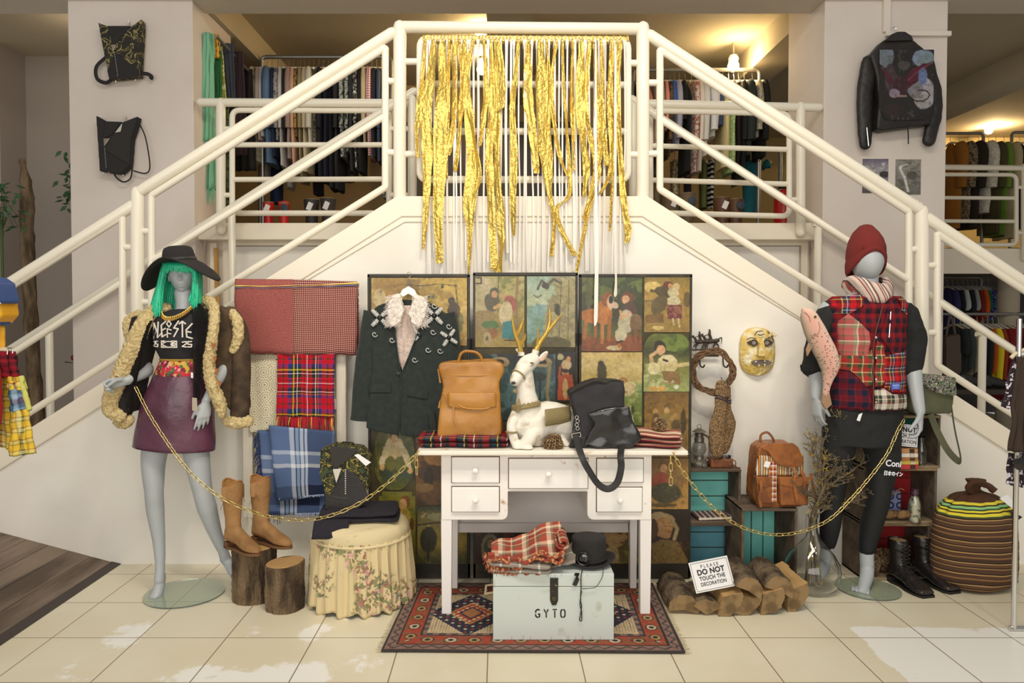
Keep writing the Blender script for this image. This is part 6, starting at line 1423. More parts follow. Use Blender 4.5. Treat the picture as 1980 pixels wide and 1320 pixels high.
for p_ in((1513,898),(1519,905)):bk_.tube(fillet([Q(p_[0]-5,p_[1]-4,-.13),Q(p_[0]+5,p_[1]-4,-.13),Q(p_[0]+5,p_[1]+5,-.13),Q(p_[0]-5,p_[1]+5,-.13)],.004,closed=True),.002,5,closed=True)
bk_.build('buckle',chrome,bp_);flap(MB(),[(1468,884),(1478,886),(1474,897),(1464,894)],YK2,.001,-.095).build('price_tag',M('white_card'),bp_,smooth=False)
# ================= firewood =================
barkm=bark_mat('firewood_bark','#75624a','#3b2e22');split=M('split_wood','#bf9860',.85,var=(12,'#8f6c40',.4,.7),stretch=(1,.15,1),bump=(60,.4,.004));endm=M('cut_end','#8f744e',.9,var=(18,'#6b5436',.45,.65),bump=(80,.5,.004))
def log(label,p0,p1,r,kind,rot,seed):
    p0,p1=Vector(p0),Vector(p1);t=thing('firewood_log',label,'log',((p0.x+p1.x)/2,(p0.y+p1.y)/2,max(.001,min(p0.z,p1.z)-r*.8)),group=None)
    a=(p1-p0).cross(Vector((0,0,1))).normalized();b_=Vector((0,0,1));n=44
    arcs={'half':(-.15,PI+.15),'quarter':(-1.9,.1),'round':(-.9,PI+.9),'wedge':(-1.7,-.2),'up':(.2,2.3)}[kind]
    lows=[math.sin(arcs[0]+(arcs[1]-arcs[0])*i/n+rot)for i in range(n+1)]+[0];p0=p0-Vector((0,0,min(lows)*r-.004));p1=p1-Vector((0,0,min(lows)*r-.004))
    def ring(p,e=0,sc=1):
        out=[]
        for i in range(n+1):
            q=arcs[0]+(arcs[1]-arcs[0])*i/n+rot;d=r*sc*(1+.09*nz(math.cos(q)*2+seed,e*3,seed)+.13*abs(nz(q*11+nz(e*6,q*2),e*4,seed))+.03*nz(q*25,e*25,seed));out.append(p+a*math.cos(q)*d+b_*math.sin(q)*d)
        return out
    cen=lambda p:p
    S_=20;R_s=[ring(p0.lerp(p1,i/S_),i/S_)for i in range(S_+1)]
    mb=MB();mb.loft(R_s,cap=False,closed=False);mb.build('bark',barkm,t,smooth=50)
    mb=MB()
    for e0,e1 in((R_s[0][0],R_s[-1][0]),(R_s[0][-1],R_s[-1][-1])):
        rows=[]
        for i in range(S_+1):
            c=cen(p0.lerp(p1,i/S_));e=R_s[i][0]if e0==R_s[0][0]else R_s[i][-1]
            rows.append([c.lerp(e,j/4)+Vector((0,0,.003*nz(i*.3+seed,j*1.2,seed)))for j in range(5)])
        mb.loft(rows,cap=False,closed=False)
    mb.build('split_face',split,t,smooth=60)
    for i_,p in((0,p0),(S_,p1)):c=cen(p);R_=R_s[i_];MB().add([c]+R_,[(0,j+1,j+2)for j in range(len(R_)-1)]).build('cut_end',endm,t,smooth=False)
    return t
def gp(px,py,z_):return G(px,py,z_)
# near end (px,py,z), far end
def LG(label,n_,zn,f_,zf,r,kind,rot,seed):a=G(n_[0],n_[1],zn);b_=G(f_[0],f_[1],zf);log(label,a,b_,r,kind,rot,seed)
# frames(): a is a sideways/up axis, rotation picks which side the bark faces
LG('thick half-round log with bark upward, leftmost in the firewood row',(1323,1188),.0,(1298,1140),.0,.074,'half',-.1,1)
LG('narrow split log second from the left in the firewood row',(1366,1190),.0,(1344,1150),.0,.075,'up',.25,2)
LG('split log with a bright cut face, third from the left in the firewood row',(1398,1192),.0,(1368,1146),.0,.095,'quarter',.1,3)
LG('light split log leaning right in the middle of the firewood row',(1436,1190),.0,(1400,1146),.0,.095,'quarter',-.25,4)
LG('split log with grain showing, fifth along the firewood row',(1476,1189),.0,(1440,1142),.0,.10,'quarter',.2,5)
LG('split log at the right end of the firewood row by the glass demijohn',(1524,1183),.0,(1478,1136),.0,.10,'quarter',.3,6)
LG('long bark-covered log lying on top of the firewood, behind the sign',(1448,1160),.085,(1418,1118),.10,.066,'half',-.5,7)
LG('bark-covered log lying on top of the firewood at the right',(1506,1158),.075,(1470,1116),.09,.07,'half',-.4,8)
# sign
def sign(label,tl,tr,br,bl,Y,lines,sc=1.0):
    P4=[W(*q,Y)for q in(tl,tr,br,bl)];dY=-.0;c=sum(P4,Vector())/4;t=thing('sign',label,'sign',P4[3].lerp(P4[2],.5))
    ux=(P4[1]-P4[0]).normalized();uz=(P4[0]-P4[3]).normalized();w_,h_=(P4[1]-P4[0]).length,(P4[0]-P4[3]).length
    uy=ux.cross(uz).normalized();tilt=.18;uz2=(uz-uy*0+Vector((0,tilt,0))).normalized();uy=uz2.cross(ux).normalized()*-1
    if uy.y<0:uy=-uy
    Mx=Matrix((ux,uy,uz2)).transposed();
    MB().box(c+uy*.004,(w_,.006,h_),Mx).build('sign_board',M('white_card','#f0ece8',.7),t,smooth=False,bevel=.001)
    mb=MB();b_=.007*sc;
    for(x0_,x1_,z0_,z1_)in((-w_/2+b_,w_/2-b_,h_/2-b_-.0016,h_/2-b_),(-w_/2+b_,w_/2-b_,-h_/2+b_,-h_/2+b_+.0016),(-w_/2+b_,-w_/2+b_+.0016,-h_/2+b_,h_/2-b_),(w_/2-b_-.0016,w_/2-b_,-h_/2+b_,h_/2-b_)):
        mb.box(c+Mx@Vector(((x0_+x1_)/2,.0006,(z0_+z1_)/2)),(x1_-x0_,.0012,z1_-z0_),Mx)
    ink=M('black_ink','#2a2830',.7)
    for txt,z_,s_,off,xs,spc in lines:text_to(mb,txt,s_*h_,c+Mx@Vector((0,-.0002,z_*h_)),xs,Mx@Matrix.Identity(3),offset=off,extrude=.0006,spacing=spc)
    mb.build('lettering',ink,t,smooth=False,label='black lettering PLEASE DO NOT TOUCH THE DECORATION with a thin border')
    return t
LN=[('PLEASE',.265,.15,0,.8,1.75),('DO NOT',.055,.24,.0012,.92,1.05),('TOUCH THE',-.13,.18,.0004,.82,1.05),('DECORATION',-.31,.165,.0002,.80,1.02)]
sign('small white sign reading PLEASE DO NOT TOUCH THE DECORATION on the firewood',(1333,1090),(1408,1075),(1418,1131),(1346,1146),3.60,LN)
# ================= demijohn =================
YD2=3.90;dc=Vector((W(1583,0,YD2).x,YD2,.002));dz=lambda py:W(0,py,YD2).z
gm=M('demijohn_glass',(.97,.98,.96),.02,trans=1.0);gm.node_tree.nodes['Principled BSDF'].inputs['IOR'].default_value=1.45
dj=thing('demijohn','large clear glass demijohn holding lichened branches, beside the firewood','bottle',dc)
rM=.134;prof=[(.02,.012),(.075,.0),(.115,.02),(.132,.06),(.135,.10),(.128,.145),(.105,.19),(.07,.235),(.04,.275),(.026,.31),(.022,.34),(.022,.385),(.027,.39),(.027,.40),(.022,.402)]
inner=[(max(.001,r_-.004),z_+(.004 if z_<.03 else 0))for r_,z_ in prof]
MB().lathe(prof+[(r_,z_)for r_,z_ in reversed(inner)],dc,64,cap=False,fn=lambda q,z_:1.06 if z_<.25 else 1).build('glass_body',gm,dj,smooth=80)
# branches
brm=M('lichen_branch','#75654f',.9,var=(35,'#b0952f',.57,.63),bump=(200,.8,.004))
brh=thing('branches','bare thorny branches with yellow lichen standing in the glass demijohn','branches',dc+Vector((0,0,.03)))
rr=random.Random(31)
def branch(mb,pts,r0_,depth=0):
    P3=spline([Vector(p)for p in pts],5);n=len(P3)
    P3=[p+Vector((nz(i*.6,depth,r0_*900),nz(i*.6,9,depth),nz(i*.6,depth,5)))*.005 for i,p in enumerate(P3)]
    mb.tube(P3,[max(.0012,r0_*(1-.75*i/(n-1)))*(1+.25*nz(i,r0_*500))for i in range(n)],6)
    if depth<2:
        m_={0:20,1:6}[depth]
        for k_ in range(m_):
            f_=rr.uniform(.35 if depth==0 else .15,.98);i=int(f_*(n-1));tg=(P3[min(i+1,n-1)]-P3[max(i-1,0)]).normalized()
            d=Vector((rr.uniform(-1,1),rr.uniform(-.8,.5),rr.uniform(-.2,1))).normalized();ln=rr.uniform(.02,.11)if depth==0 else rr.uniform(.008,.03)
            if P3[i].z<.42:continue
            e=P3[i]+(d+tg*.5).normalized()*ln;branch(mb,[P3[i],P3[i].lerp(e,.5)+d*.006,e],r0_*.5,depth+1)
B=lambda x_,y_,Y=YD2:W(x_,y_,Y)
nk=dc+Vector((0,0,.36));base0=dc+Vector((0,0,.03))
for pts,r0_ in(([(1585,960),(1575,900),(1568,845)],.007),([(1587,960),(1592,900),(1598,868)],.007),([(1590,950),(1605,880),(1625,830),(1632,812)],.007),([(1592,965),(1610,935),(1640,915),(1672,895),(1730,892)],.006),
                 ([(1588,990),(1612,975),(1655,968),(1690,958),(1732,955)],.0055),([(1582,970),(1560,955),(1535,940),(1520,930)],.005),([(1584,980),(1566,985),(1558,1000),(1560,1030)],.004),([(1584,950),(1580,920),(1590,870),(1588,850)],.006),([(1590,960),(1600,930),(1618,905),(1600,880)],.006)):
    mb=MB();branch(mb,[base0+Vector((rr.uniform(-.04,.04),rr.uniform(-.04,.04),0)),nk+Vector((rr.uniform(-.008,.008),rr.uniform(-.008,.008),0))]+[B(*p_,YD2+rr.uniform(-.05,.03))for p_ in pts],r0_);mb.build('branch',brm,brh,smooth=60)
# ================= crate shelf at the far right =================
YS2=4.035;sx0,sx1=W(1690,0,YS2).x,W(1832,0,YS2).x;zA=W(0,1012,YS2).z;zB=W(0,905,YS2).z;zC=W(0,803,YS2).z
sx1b=W(1816,0,YS2).x
crate('wooden crate with crimson back, bottom of the stack behind the black boots',sx0-.02,sx1b,.002,zA,YS2,.25,redb,topw=cwy,nb=2)
crate('wooden crate with crimson back, middle of the stack with the milk bottle',sx0-.02,sx1b+.03,zA+.001,zB,YS2,.25,redb,topw=cwy,nb=3)
crate('wooden crate with green back, top of the stack under the olive bag',sx0,sx1,zB+.001,zC,YS2,.25,tgrn,topw=cwy,nb=3)
X=lambda px,Y=YS2:W(px,0,Y).x
# books tied
bkz=zB+.001;bks=[('#c43a3c',.024,'red paperback',.16),('#d8b84c',.02,'yellow-edged book',.165),('#b5783c',.018,'tan-covered book',.165),('#e6dccb',.024,'cream book with pale pages',.165),('#c98f5c',.026,'orange-brown book',.165)]
z_=bkz;pos=['bottom of','second lowest in','middle of','second highest in','top of']
for i,(cl,th,nm,w_)in enumerate(bks):
    t=thing('book','%s, %s the tied book stack in the green crate'%(nm,pos[i]),'book',(X(1757)-.01,4.06,z_),group='tied stack of books in the green crate')
    o=MB().mm(X(1757)-w_/2-.006,X(1757)+w_/2-.006,4.005+.003*i,4.12,z_,z_+th-.001).build('cover',M('book'+cl,cl,.7),t,smooth=False,bevel=.003)
    MB().mm(X(1757)+.03,X(1757)+.055,4.0+.003*i,4.006+.003*i,z_+.003,z_+th-.003).build('spine_label',M('book_label','#3a2c26',.7)if i%2==0 else M('book_label_pale','#d8c8a8',.7),t,smooth=False)
    z_+=th
tw_=MB().tube([(X(1757)-.03,3.998,bkz+.024),(X(1757)-.035,3.998,z_+.001),(X(1757)-.03,4.1,z_+.002)],.0015,5).tube([(X(1757)-.1,3.997,bkz+.05),(X(1757)+.07,3.997,bkz+.048)],.0015,5)
tag(tw_.build('string',M('twine','#b08f5c',.9),None),'thin twine tied around the stack of books','string')
sign('small white sign propped above the books, half hidden by the mannequin hand',(1718,820),(1774,826),(1784,855),(1712,862),4.03,[('DO NOT',.16,.30,.0012,.92,1.05),('TOUCH THE',-.10,.25,.0004,.82,1.05),('DECORATION',-.36,.23,.0002,.80,1.02)])
# glass bottles
def bottle(label,c,h,r,mat_,fillm=None,rib=False,cap=None):
    t=thing('glass_bottle',label,'bottle',c);s=h
    pr=[(.001,0),(r*.95,0),(r,.04*s),(r,.52*s),(r*.85,.66*s),(r*.52,.8*s),(r*.5,.93*s),(r*.62,.95*s),(r*.62,s)]
    MB().lathe(pr,c,28,cap=False).build('glass',mat_,t,solid=.003,smooth=60)
    if fillm:MB().lathe([(.001,.01),(r*.9,.01),(r*.9,.5*s),(r*.76,.64*s),(r*.5,.76*s),(.001,.77*s)],c,24).build('contents',fillm,t)
    if cap:MB().lathe([(.001,s*1.0),(r*.6,s),(r*.6,s*.84),(r*.5,s*.82)],c,20).build('cap',cap,t)
bottle('empty ribbed glass bottle beside the tied books',Vector((X(1800),4.06,zB+.001)),.17,.026,gm)
pm_=M('painted_glass_label','#d9cdb0',.5,var=(45,'#6c7a5c',.55,.6))
bottle('old milk bottle full of pale stuff on the crimson crate shelf',Vector((X(1786),4.05,zA+.001)),.19,.033,gm,pm_,cap=M('purple_foil','#5d3f52',.4,.3))
# patterned fabric box
px_=M('circle_print','#6c7aa6',.9);mm_,nt,b=_base('circle_cloth');MATS['circle_cloth']=mm_
u,v=axes(nt,'Object',0,2);h1,r2=rosette(nt,u,v,.05)
ringd=math_n(nt,'MULTIPLY',math_n(nt,'GREATER_THAN',r2,.22),math_n(nt,'LESS_THAN',r2,.40));nt.links.new(mix_n(nt,ringd,'#7d84ac','#25273a'),b.inputs['Base Color']);b.inputs['Roughness'].default_value=.9
bx=thing('fabric_box','blue cloth with dark rings standing folded in the crimson crate','box',(X(1745),4.14,zA+.001));MB().mm(X(1718),X(1776),4.13,4.2,zA+.016,zA+.155).build('box_cloth',mm_,bx,smooth=False,bevel=.01)
# wood chunks + cones
pcm=M('driftwood','#8c6b42',.9,var=(26,'#5c4226',.4,.65),bump=(60,1,.01))
for lab,px0,dx in(('knobbly wood chunk on the crimson shelf beside the milk bottle',1762,.0),('dried fungus chunk on the crimson shelf at the left of the wood chunk',1736,.0)):
    t=thing('wood_chunk',lab,'wood',(X(px0),4.05,zA+.016));MB().ball((X(px0),4.05,zA+.046),.03,18,(1.35,.9,.85)).build('chunk',pcm,t,disp=(.02,.022))
pinecone('upright pine cone on the floor shelf left of the black boots',Vector((X(1706),4.06,.082)),.038,.062,Matrix.Identity(3),3)
pinecone('upright pine cone standing in the bottom crate behind the black boots',Vector((X(1738),4.12,.085)),.044,.066,Matrix.Identity(3),4);pinecone('pine cone standing in the bottom crate between the two black boots',Vector((X(1765),4.12,.082)),.042,.062,Matrix.Identity(3),5)
# olive messenger bag
YO=4.02;ol=M('olive_canvas','#5c5c42',.9,bump=(350,.3,.002),var=(8,'#4c4c36',.4,.7));ob=thing('messenger_bag','olive canvas messenger bag with patterned flap on top of the crate stack','bag',W(1800,803,YO))
outl([(1752,742),(1790,735),(1838,742),(1840,770),(1834,798),(1770,800),(1750,785)],YO,-.03,.13).build('bag_body',ol,ob,remesh=.007,smth=6,disp=(.1,.012))
pf=camo3('woven_flap','#2a2730','#6f8f5c','#c9b8a4',60);outl([(1755,727),(1778,722),(1838,728),(1840,760),(1834,764),(1800,757),(1778,745)],YO,-.05,.12).build('flap',pf,ob,remesh=.006,smth=4)
MB().tube(spline([W(1789,798,YO)+Vector((0,-.05,0)),W(1800,830,YO)+Vector((0,-.06,0)),W(1818,866,YO)+Vector((0,-.07,0)),W(1838,886,YO)+Vector((0,-.07,0)),W(1846,878,YO)+Vector((0,-.05,0)),W(1842,830,YO)+Vector((0,-.02,0)),W(1838,775,YO)],6),.018,8,flat=.14).build('strap',ol,ob,smooth=50)
# black boots
bl_=M('polished_black_leather','#1f1b1a',.25,bump=(40,.3,.004),var=(7,'#2c2624',.4,.7),coat=.3);bs_=M('rubber_sole','#171514',.6);lac=M('black_laces','#161414',.8)
g1=G(1777,1150,.0);g2=G(1824,1142,0)
def eyelets(t,T,k):
    for s in(-1,1):
        mb=MB()
        for i in range(6):mb.ball(T((.104*k,s*.024,.105+i*.022)),.0035,6)
        mb.build('eyelets',M('dull_zinc'),t)
boot('combat_boot','black laced leather boot left of the striped sack, the left one of the pair',(g1.x-.03,g1.y+.215,.001),-1.36,bl_,bs_,.235,.262,laces=lac,wid=1.3,extra=eyelets,lin='#8a7048')
boot('combat_boot','black laced leather boot beside the striped sack, the right one of the pair',(g2.x-.035,g2.y+.21,.001),-1.3,bl_,bs_,.235,.262,laces=lac,wid=1.3,extra=eyelets,lin='#8a7048')
# striped sack
sk0=G(1895,1158);ck=Vector((W(1902,0,3.95).x,3.95,.003));sk=thing('striped_sack','large brown and ochre striped sack tied at the top, standing at the right','sack',ck)
def sackmat():
    m,nt,b=_base('sack_stripes');b.inputs['Roughness'].default_value=.95;u,v=axes(nt,'Object',2,2,0,.035)
    f_=math_n(nt,'FRACT',math_n(nt,'MULTIPLY',u,1/.115));body=ramp(nt,f_,bands([(2,'#b58c54'),(2,'#2e1f16'),(7,'#553a28'),(1.5,'#a88250'),(2,'#2e1f16'),(5,'#64452e'),(1.5,'#c09a60'),(2,'#2e1f16'),(6,'#4a3222'),(2.5,'#8c643c'),(6,'#553a28')]))
    topc=ramp(nt,math_n(nt,'MULTIPLY',math_n(nt,'SUBTRACT',u,.42),10),[(0,'#3c5c34'),(.06,'#e6d23a'),(.2,'#3a2c1c'),(.27,'#e6d23a'),(.36,'#2f4a2c'),(.44,'#8fc07c'),(.55,'#3a2c1c'),(.62,'#e0cc3c'),(.74,'#4d2f1c')])
    cc_=mix_n(nt,math_n(nt,'GREATER_THAN',u,.42),body,topc)
    nt.links.new(cc_,b.inputs['Base Color']);bump_in(nt,b,260,.6,.004);return m
pr=[(.001,0),(.15,.0),(.215,.03),(.228,.10),(.226,.22),(.222,.32),(.205,.41),(.165,.475),(.11,.515),(.06,.53),(.03,.545),(.026,.56),(.045,.59),(.05,.605),(.001,.60)]
def sfn(q,z_):
    f_=1+.02*nz(math.cos(q)*2,math.sin(q)*2,z_*6)+.012*nz(q*2,z_*30)
    if z_>.38:f_+=(.05*math.sin(q*9)+.05*math.sin(q*14+1))*min(1,(z_-.38)/.12)
    if z_<.05:f_+=.04*math.cos(4*q+.6)
    return f_
P5=spline([Vector((a,0,b_))for a,b_ in pr],5)
MB().lathe([(max(.001,p.x),max(0,p.z))for p in P5],ck,96,Matrix.Diagonal((1,1,.955)),fn=sfn,sx=.98,sy=.62).build('sack_cloth',sackmat(),sk,smooth=80)
MB().tube(spline([ck+Vector((-.03,-.02,.51)),ck+Vector((-.07,-.05,.55)),ck+Vector((-.04,-.06,.575)),ck+Vector((.02,-.05,.56)),ck+Vector((.06,-.07,.53))],5),.02,8,flat=.7).build('tied_top',M('sack_brown','#4d2f1c',.95,bump=(200,.6,.005)),sk,disp=(.02,.01))
flap(MB(),[(1903,952),(1918,945),(1934,964),(1930,973)],3.95,.002,-.12).build('price_tag',M('white_card'),sk,smooth=False)
MB().prism([(W(a,b_,3.95).x,W(a,b_,3.95).z)for a,b_ in((1918,972),(1944,986),(1936,992),(1928,990))],3.82,3.823).build('tag_holder',blackl,sk,smooth=False)
# ================= leather jacket, photographs =================
YLJ=5.53;J=lambda x_,y_,dy=0:W(x_,y_,YLJ)+Vector((0,dy,0))
lj=thing('leather_jacket','black leather biker jacket with painted back hanging on the right pillar','jacket',J(1738,290))
bj=M('worn_black_leather','#1b1716',.5,bump=(18,.6,.012),var=(6,'#2a2422',.4,.7))
outl([(1722,72),(1740,72),(1760,84),(1786,106),(1796,150),(1800,220),(1790,244),(1745,250),(1700,256),(1688,252),(1692,200),(1688,150),(1676,112),(1700,84)],YLJ,-.06,.04).build('jacket_back',bj,lj,remesh=.009,smth=4)
outl([(1712,74),(1724,69),(1738,69),(1750,76),(1755,86),(1700,87)],YLJ,-.085,-.02).build('collar',bj,lj,remesh=.006,smth=4)
def slv(a,r_):mb=MB();limb(mb,[J(*p_)for p_ in a],r_,20,.6);return mb
slv([(1680,122),(1674,170),(1672,220),(1673,277)],[.058,.064,.058,.048]).build('sleeve',bj,lj,remesh=.008,smth=3,disp=(.1,.012))
slv([(1792,120),(1803,170),(1808,215),(1796,270)],[.052,.06,.056,.05]).build('sleeve',bj,lj,remesh=.008,smth=3,disp=(.1,.012))
MB().tube([J(1751,250,-.03),J(1752,265,-.03),J(1752,280,-.03)],.005,6,flat=.4).build('belt_end',bj,lj)
MB().tube([J(1669,250,-.055),J(1673,285,-.05)],.004,6).build('cuff_zip',chrome,lj)
art_ops=[('g',[(0,'#2a2625'),(.75,'#2e2826'),(1,'#292524')]),('e',.12,.1,.14,.16,'#8f9aa6'),('e',.8,.12,.2,.12,'#9fb2c4'),('e',.82,.62,.2,.22,'#d0c8cc'),('e',.66,.55,.14,.14,'#a09a9c'),('e',.2,.4,.1,.2,'#55424c'),
           ('p',[(.45,.42),(.6,.28),(.8,.2),(.98,.16),(.84,.3),(.74,.42),(.6,.52),(.5,.58)],'#6b2038'),('p',[(.02,.2),(.2,.36),(.28,.5),(.2,.52),(.1,.36)],'#6b2038'),('l',[(.5,.46),(.66,.34),(.92,.2)],.012,'#a04a60'),('l',[(.52,.5),(.7,.44)],.012,'#3c1420'),('e',.4,.5,.14,.14,'#4d2430'),('e',.28,.62,.1,.06,'#b09ab4'),('e',.8,.38,.08,.12,'#8090bc'),('l',[(.58,.70),(.7,.735),(.82,.73),(.9,.69),(.93,.64),(.88,.59),(.8,.575),(.72,.58)],.014,'#28222a'),('l',[(.3,.66),(.5,.66)],.02,'#c49a9c'),('n',16,'#6c6068',.62,.6),('l',[(.35,.08),(.45,.3)],.03,'#4c4640'),('e',.45,.22,.12,.06,'#5c5650'),('e',.25,.86,.2,.08,'#3c2c28')]
def artp(x0_,y0_,x1_,y1_):
    a,b_=W(x0_,y0_,YLJ),W(x1_,y1_,YLJ);nx,ny=90,110;img=paint(nx+1,ny+1,art_ops,77,.55)
    MB().grid(nx,ny,lambda u,v:(a.x+(b_.x-a.x)*(u if v<.82 else .5+(u-.5)*(1-.25*(v-.82)/.18)),YLJ-.0665+.004*math.sin(u*PI)*0-.0,a.z+(b_.z-a.z)*v),cfn=lambda u,v:tuple(img[int(round(v*ny)),int(round(u*nx))])).build('painted_artwork',vcol('painted_leather',.5),lj,smooth=60,usecol=True,noflip=True)
artp(1692,102,1794,236)
hgj=thing('clothes_hanger','metal hanger hooked on the pillar trunking, holding the black leather jacket','hanger',J(1731,70))
MB().tube([J(1731,72),J(1731,62)]+[J(1729,56)+Vector((.014*math.cos(a),-.0,.014*math.sin(a)))for a in(-.4,.4,1.2,2.,2.8,3.4)],.0035,6).build('hook',chrome,hgj)
MB().tube([J(1700,90),J(1731,74),J(1762,92)],.006,6).build('shoulder_bar',chrome,hgj)
pc2=vcol('matt_print',.7)
def photo(label,rect,ops,seed):
    a,b_=W(rect[0],rect[1],5.595),W(rect[2],rect[3],5.595);t=thing('photograph',label,'photograph',(a.x/2+b_.x/2,5.596,b_.z));MB().mm(a.x,b_.x,5.5955,5.599,b_.z,a.z).build('paper',M('photo_paper','#cfc8c0',.7),t,smooth=False)
    picture(t,rect,5.5945,ops,seed,name='print_surface',mat=None,res=1.2,k=.95)
photo('black and white photograph of a cloudy sky, left of two on the pillar',(1668,307,1717,373),[('g',[(0,'#6c6474'),(.35,'#a79fa6'),(.5,'#8b858a'),(1,'#4a464a')]),('n',5,'#c8c2c8',.52,.7,(0,0,1,.45)),('e',.45,.52,.3,.1,'#d8d4d8'),('e',.85,.45,.2,.1,'#3a3638'),('l',[(0,.3),(.2,.34)],.03,'#2c282c'),('e',.2,.7,.3,.1,'#6a6468')],61)
photo('grey photograph of a figure reaching up among reeds, right of two on the pillar',(1732,308,1780,376),[('g',[(0,'#9a938c'),(1,'#6e6a64')]),('n',10,'#5c5852',.5,.7),('e',.2,.25,.06,.08,'#d8d2c8'),('l',[(.2,.3),(.35,.5),(.5,.9)],.06,'#d4cec4'),('l',[(.22,.2),(.45,.14)],.03,'#d4cec4'),('e',.65,.45,.2,.12,'#57534e')],62)
# ================= mannequins =================
skin=M('matt_grey_mannequin','#b0b3b2',.42,bump=(120,.05,.001),k=.98)
def rings(rows,Y,n=32,p=2.0):
    """rows: (py, px_left, px_right, half depth, [dy]) -> elliptical rings"""
    out=[]
    for r_ in rows:
        py,xl,xr,hd_=r_[:4];dy=r_[4]if len(r_)>4 else 0;sl=r_[5]if len(r_)>5 else 0
        a,b_=W(xl,py,Y),W(xr,py,Y);c=(a+b_)/2;hw=(b_.x-a.x)/2
        ring=[]
        for j in range(n):
            q=2*PI*j/n;cx,sy=math.cos(q),math.sin(q)
            cx=abs(cx)**(2/p)*(1 if cx>0 else-1);sy=abs(sy)**(2/p)*(1 if sy>0 else-1)
            ring.append(Vector((c.x+hw*cx,Y+dy+hd_*sy,c.z+sl*cx)))
        out.append(ring)
    return out
def body_rings(rows,Y,n=32,sub=4,p=2.0):
    k=len(rows);full=[]
    R_=[list(r_)+[0]*(6-len(r_))for r_ in rows]
    for i in range(k-1):
        for j in range(sub):
            t=j/sub;p0,p1,p2,p3=R_[max(i-1,0)],R_[i],R_[i+1],R_[min(i+2,k-1)]
            full.append([.5*(2*b_+(c-a)*t+(2*a-5*b_+4*c-d)*t*t+(3*b_-a-3*c+d)*t**3)for a,b_,c,d in zip(p0,p1,p2,p3)])
    full.append(R_[-1]);return rings(full,Y,n,p)
def hand(mb,w_,D,N,T,curls,s=1.,th=(.7,.2),spread=.06,grip=0):
    D,N,T=D.normalized(),N.normalized(),T.normalized();w_=Vector(w_)
    def ell(c,a,b_):return[c+T*a*math.cos(q)+N*b_*math.sin(q)for q in(2*PI*j/16 for j in range(16))]
    mb.loft([ell(w_-D*.02*s,.022*s,.017*s),ell(w_+D*.012*s,.025*s,.016*s),ell(w_+D*.045*s,.036*s,.0145*s),ell(w_+D*.08*s,.038*s,.012*s),ell(w_+D*.09*s,.034*s,.008*s)])
    for i,(off,L,r_)in enumerate(((.028,.07,.0082),(.0095,.078,.0084),(-.009,.073,.008),(-.0265,.058,.007))):
        p=w_+(D*(.084-abs(off)*.12)+T*off)*s;a=.12;d0=(D+T*off/.028*spread).normalized();pts=[p-d0*.012*s,p]
        for k_,f_ in enumerate((.45,.3,.25)):
            a+=curls[i]*(.6,1.1,.9)[k_];d=d0*math.cos(a)+N*math.sin(a);p=p+d*L*f_*s;pts.append(p)
        mb.tube(pts,[r_*s*q for q in(1,1.02,.95,.85,.72)],10,rnd=True)
    p=w_+(D*.022+T*.022+N*.004)*s;d=(D*(1-th[0]*.5)+T*th[0]+N*th[1]).normalized();d2=(D*1.1+T*(th[0]*.25)+N*(th[1]+.35)).normalized()
    mb.tube([w_+D*.008*s,p,p+d*.034*s,p+d*.034*s+d2*.028*s,p+d*.034*s+d2*.046*s],[.014*s,.0135*s,.0105*s,.0092*s,.0075*s],10,rnd=True)
glassd=M('green_glass_disc',(.86,.95,.88),.03,trans=.92,alpha=1)
def disc(t,c,r_,tilt=0):MB().lathe([(.001,.001),(r_,.001),(r_,.008),(.001,.008)],c,72).build('glass_base',glassd,t,smooth=30)
# ---------------- female ----------------
YF_=3.86;fp_=lambda x_,y_,dy=0:W(x_,y_,YF_)+Vector((0,dy,0))
gc=G(357,1148);fem=thing('female_mannequin','female mannequin in green wig, black hat, sheepskin coat and plum leather skirt','mannequin',(gc.x,gc.y,0))
disc(fem,(gc.x,gc.y,.001),.2)
b=MB()
b.loft(body_rings([(596,345,368,.042),(604,322,392,.055),(616,297,412,.08),(640,300,408,.10,-.01),(668,308,402,.10,-.01),(700,320,396,.085),(740,303,404,.11),(775,297,406,.12),(820,300,404,.11),(850,305,402,.10)],YF_))
limb(b,[fp_(357,606,.01),fp_(357,585,0),fp_(356,566,.0)],[.05,.044,.05])
limb(b,[fp_(316,800,.0),fp_(301,880,-.02),fp_(303,945,-.03),fp_(303,985,-.015),fp_(309,1045,-.01),fp_(313,1090,-.02),fp_(313,1118,-.03)],[.085,.064,.047,.045,.031,.024,.027],24)
limb(b,[fp_(313,1112,-.01),fp_(313,1135,-.04),fp_(311,1150,-.075),fp_(311,1156,-.105)],[.026,.028,.032,.021],18)
limb(b,[fp_(372,800,.0),fp_(380,880,0.),fp_(391,945,.0),fp_(398,985,.02),fp_(409,1035,.05),fp_(421,1072,.07),fp_(424,1092,.09)],[.09,.066,.05,.05,.035,.026,.03],24)
limb(b,[fp_(421,1090,.10),fp_(432,1100,.08),fp_(444,1112,.05),fp_(452,1120,.02)],[.027,.026,.026,.016],18)
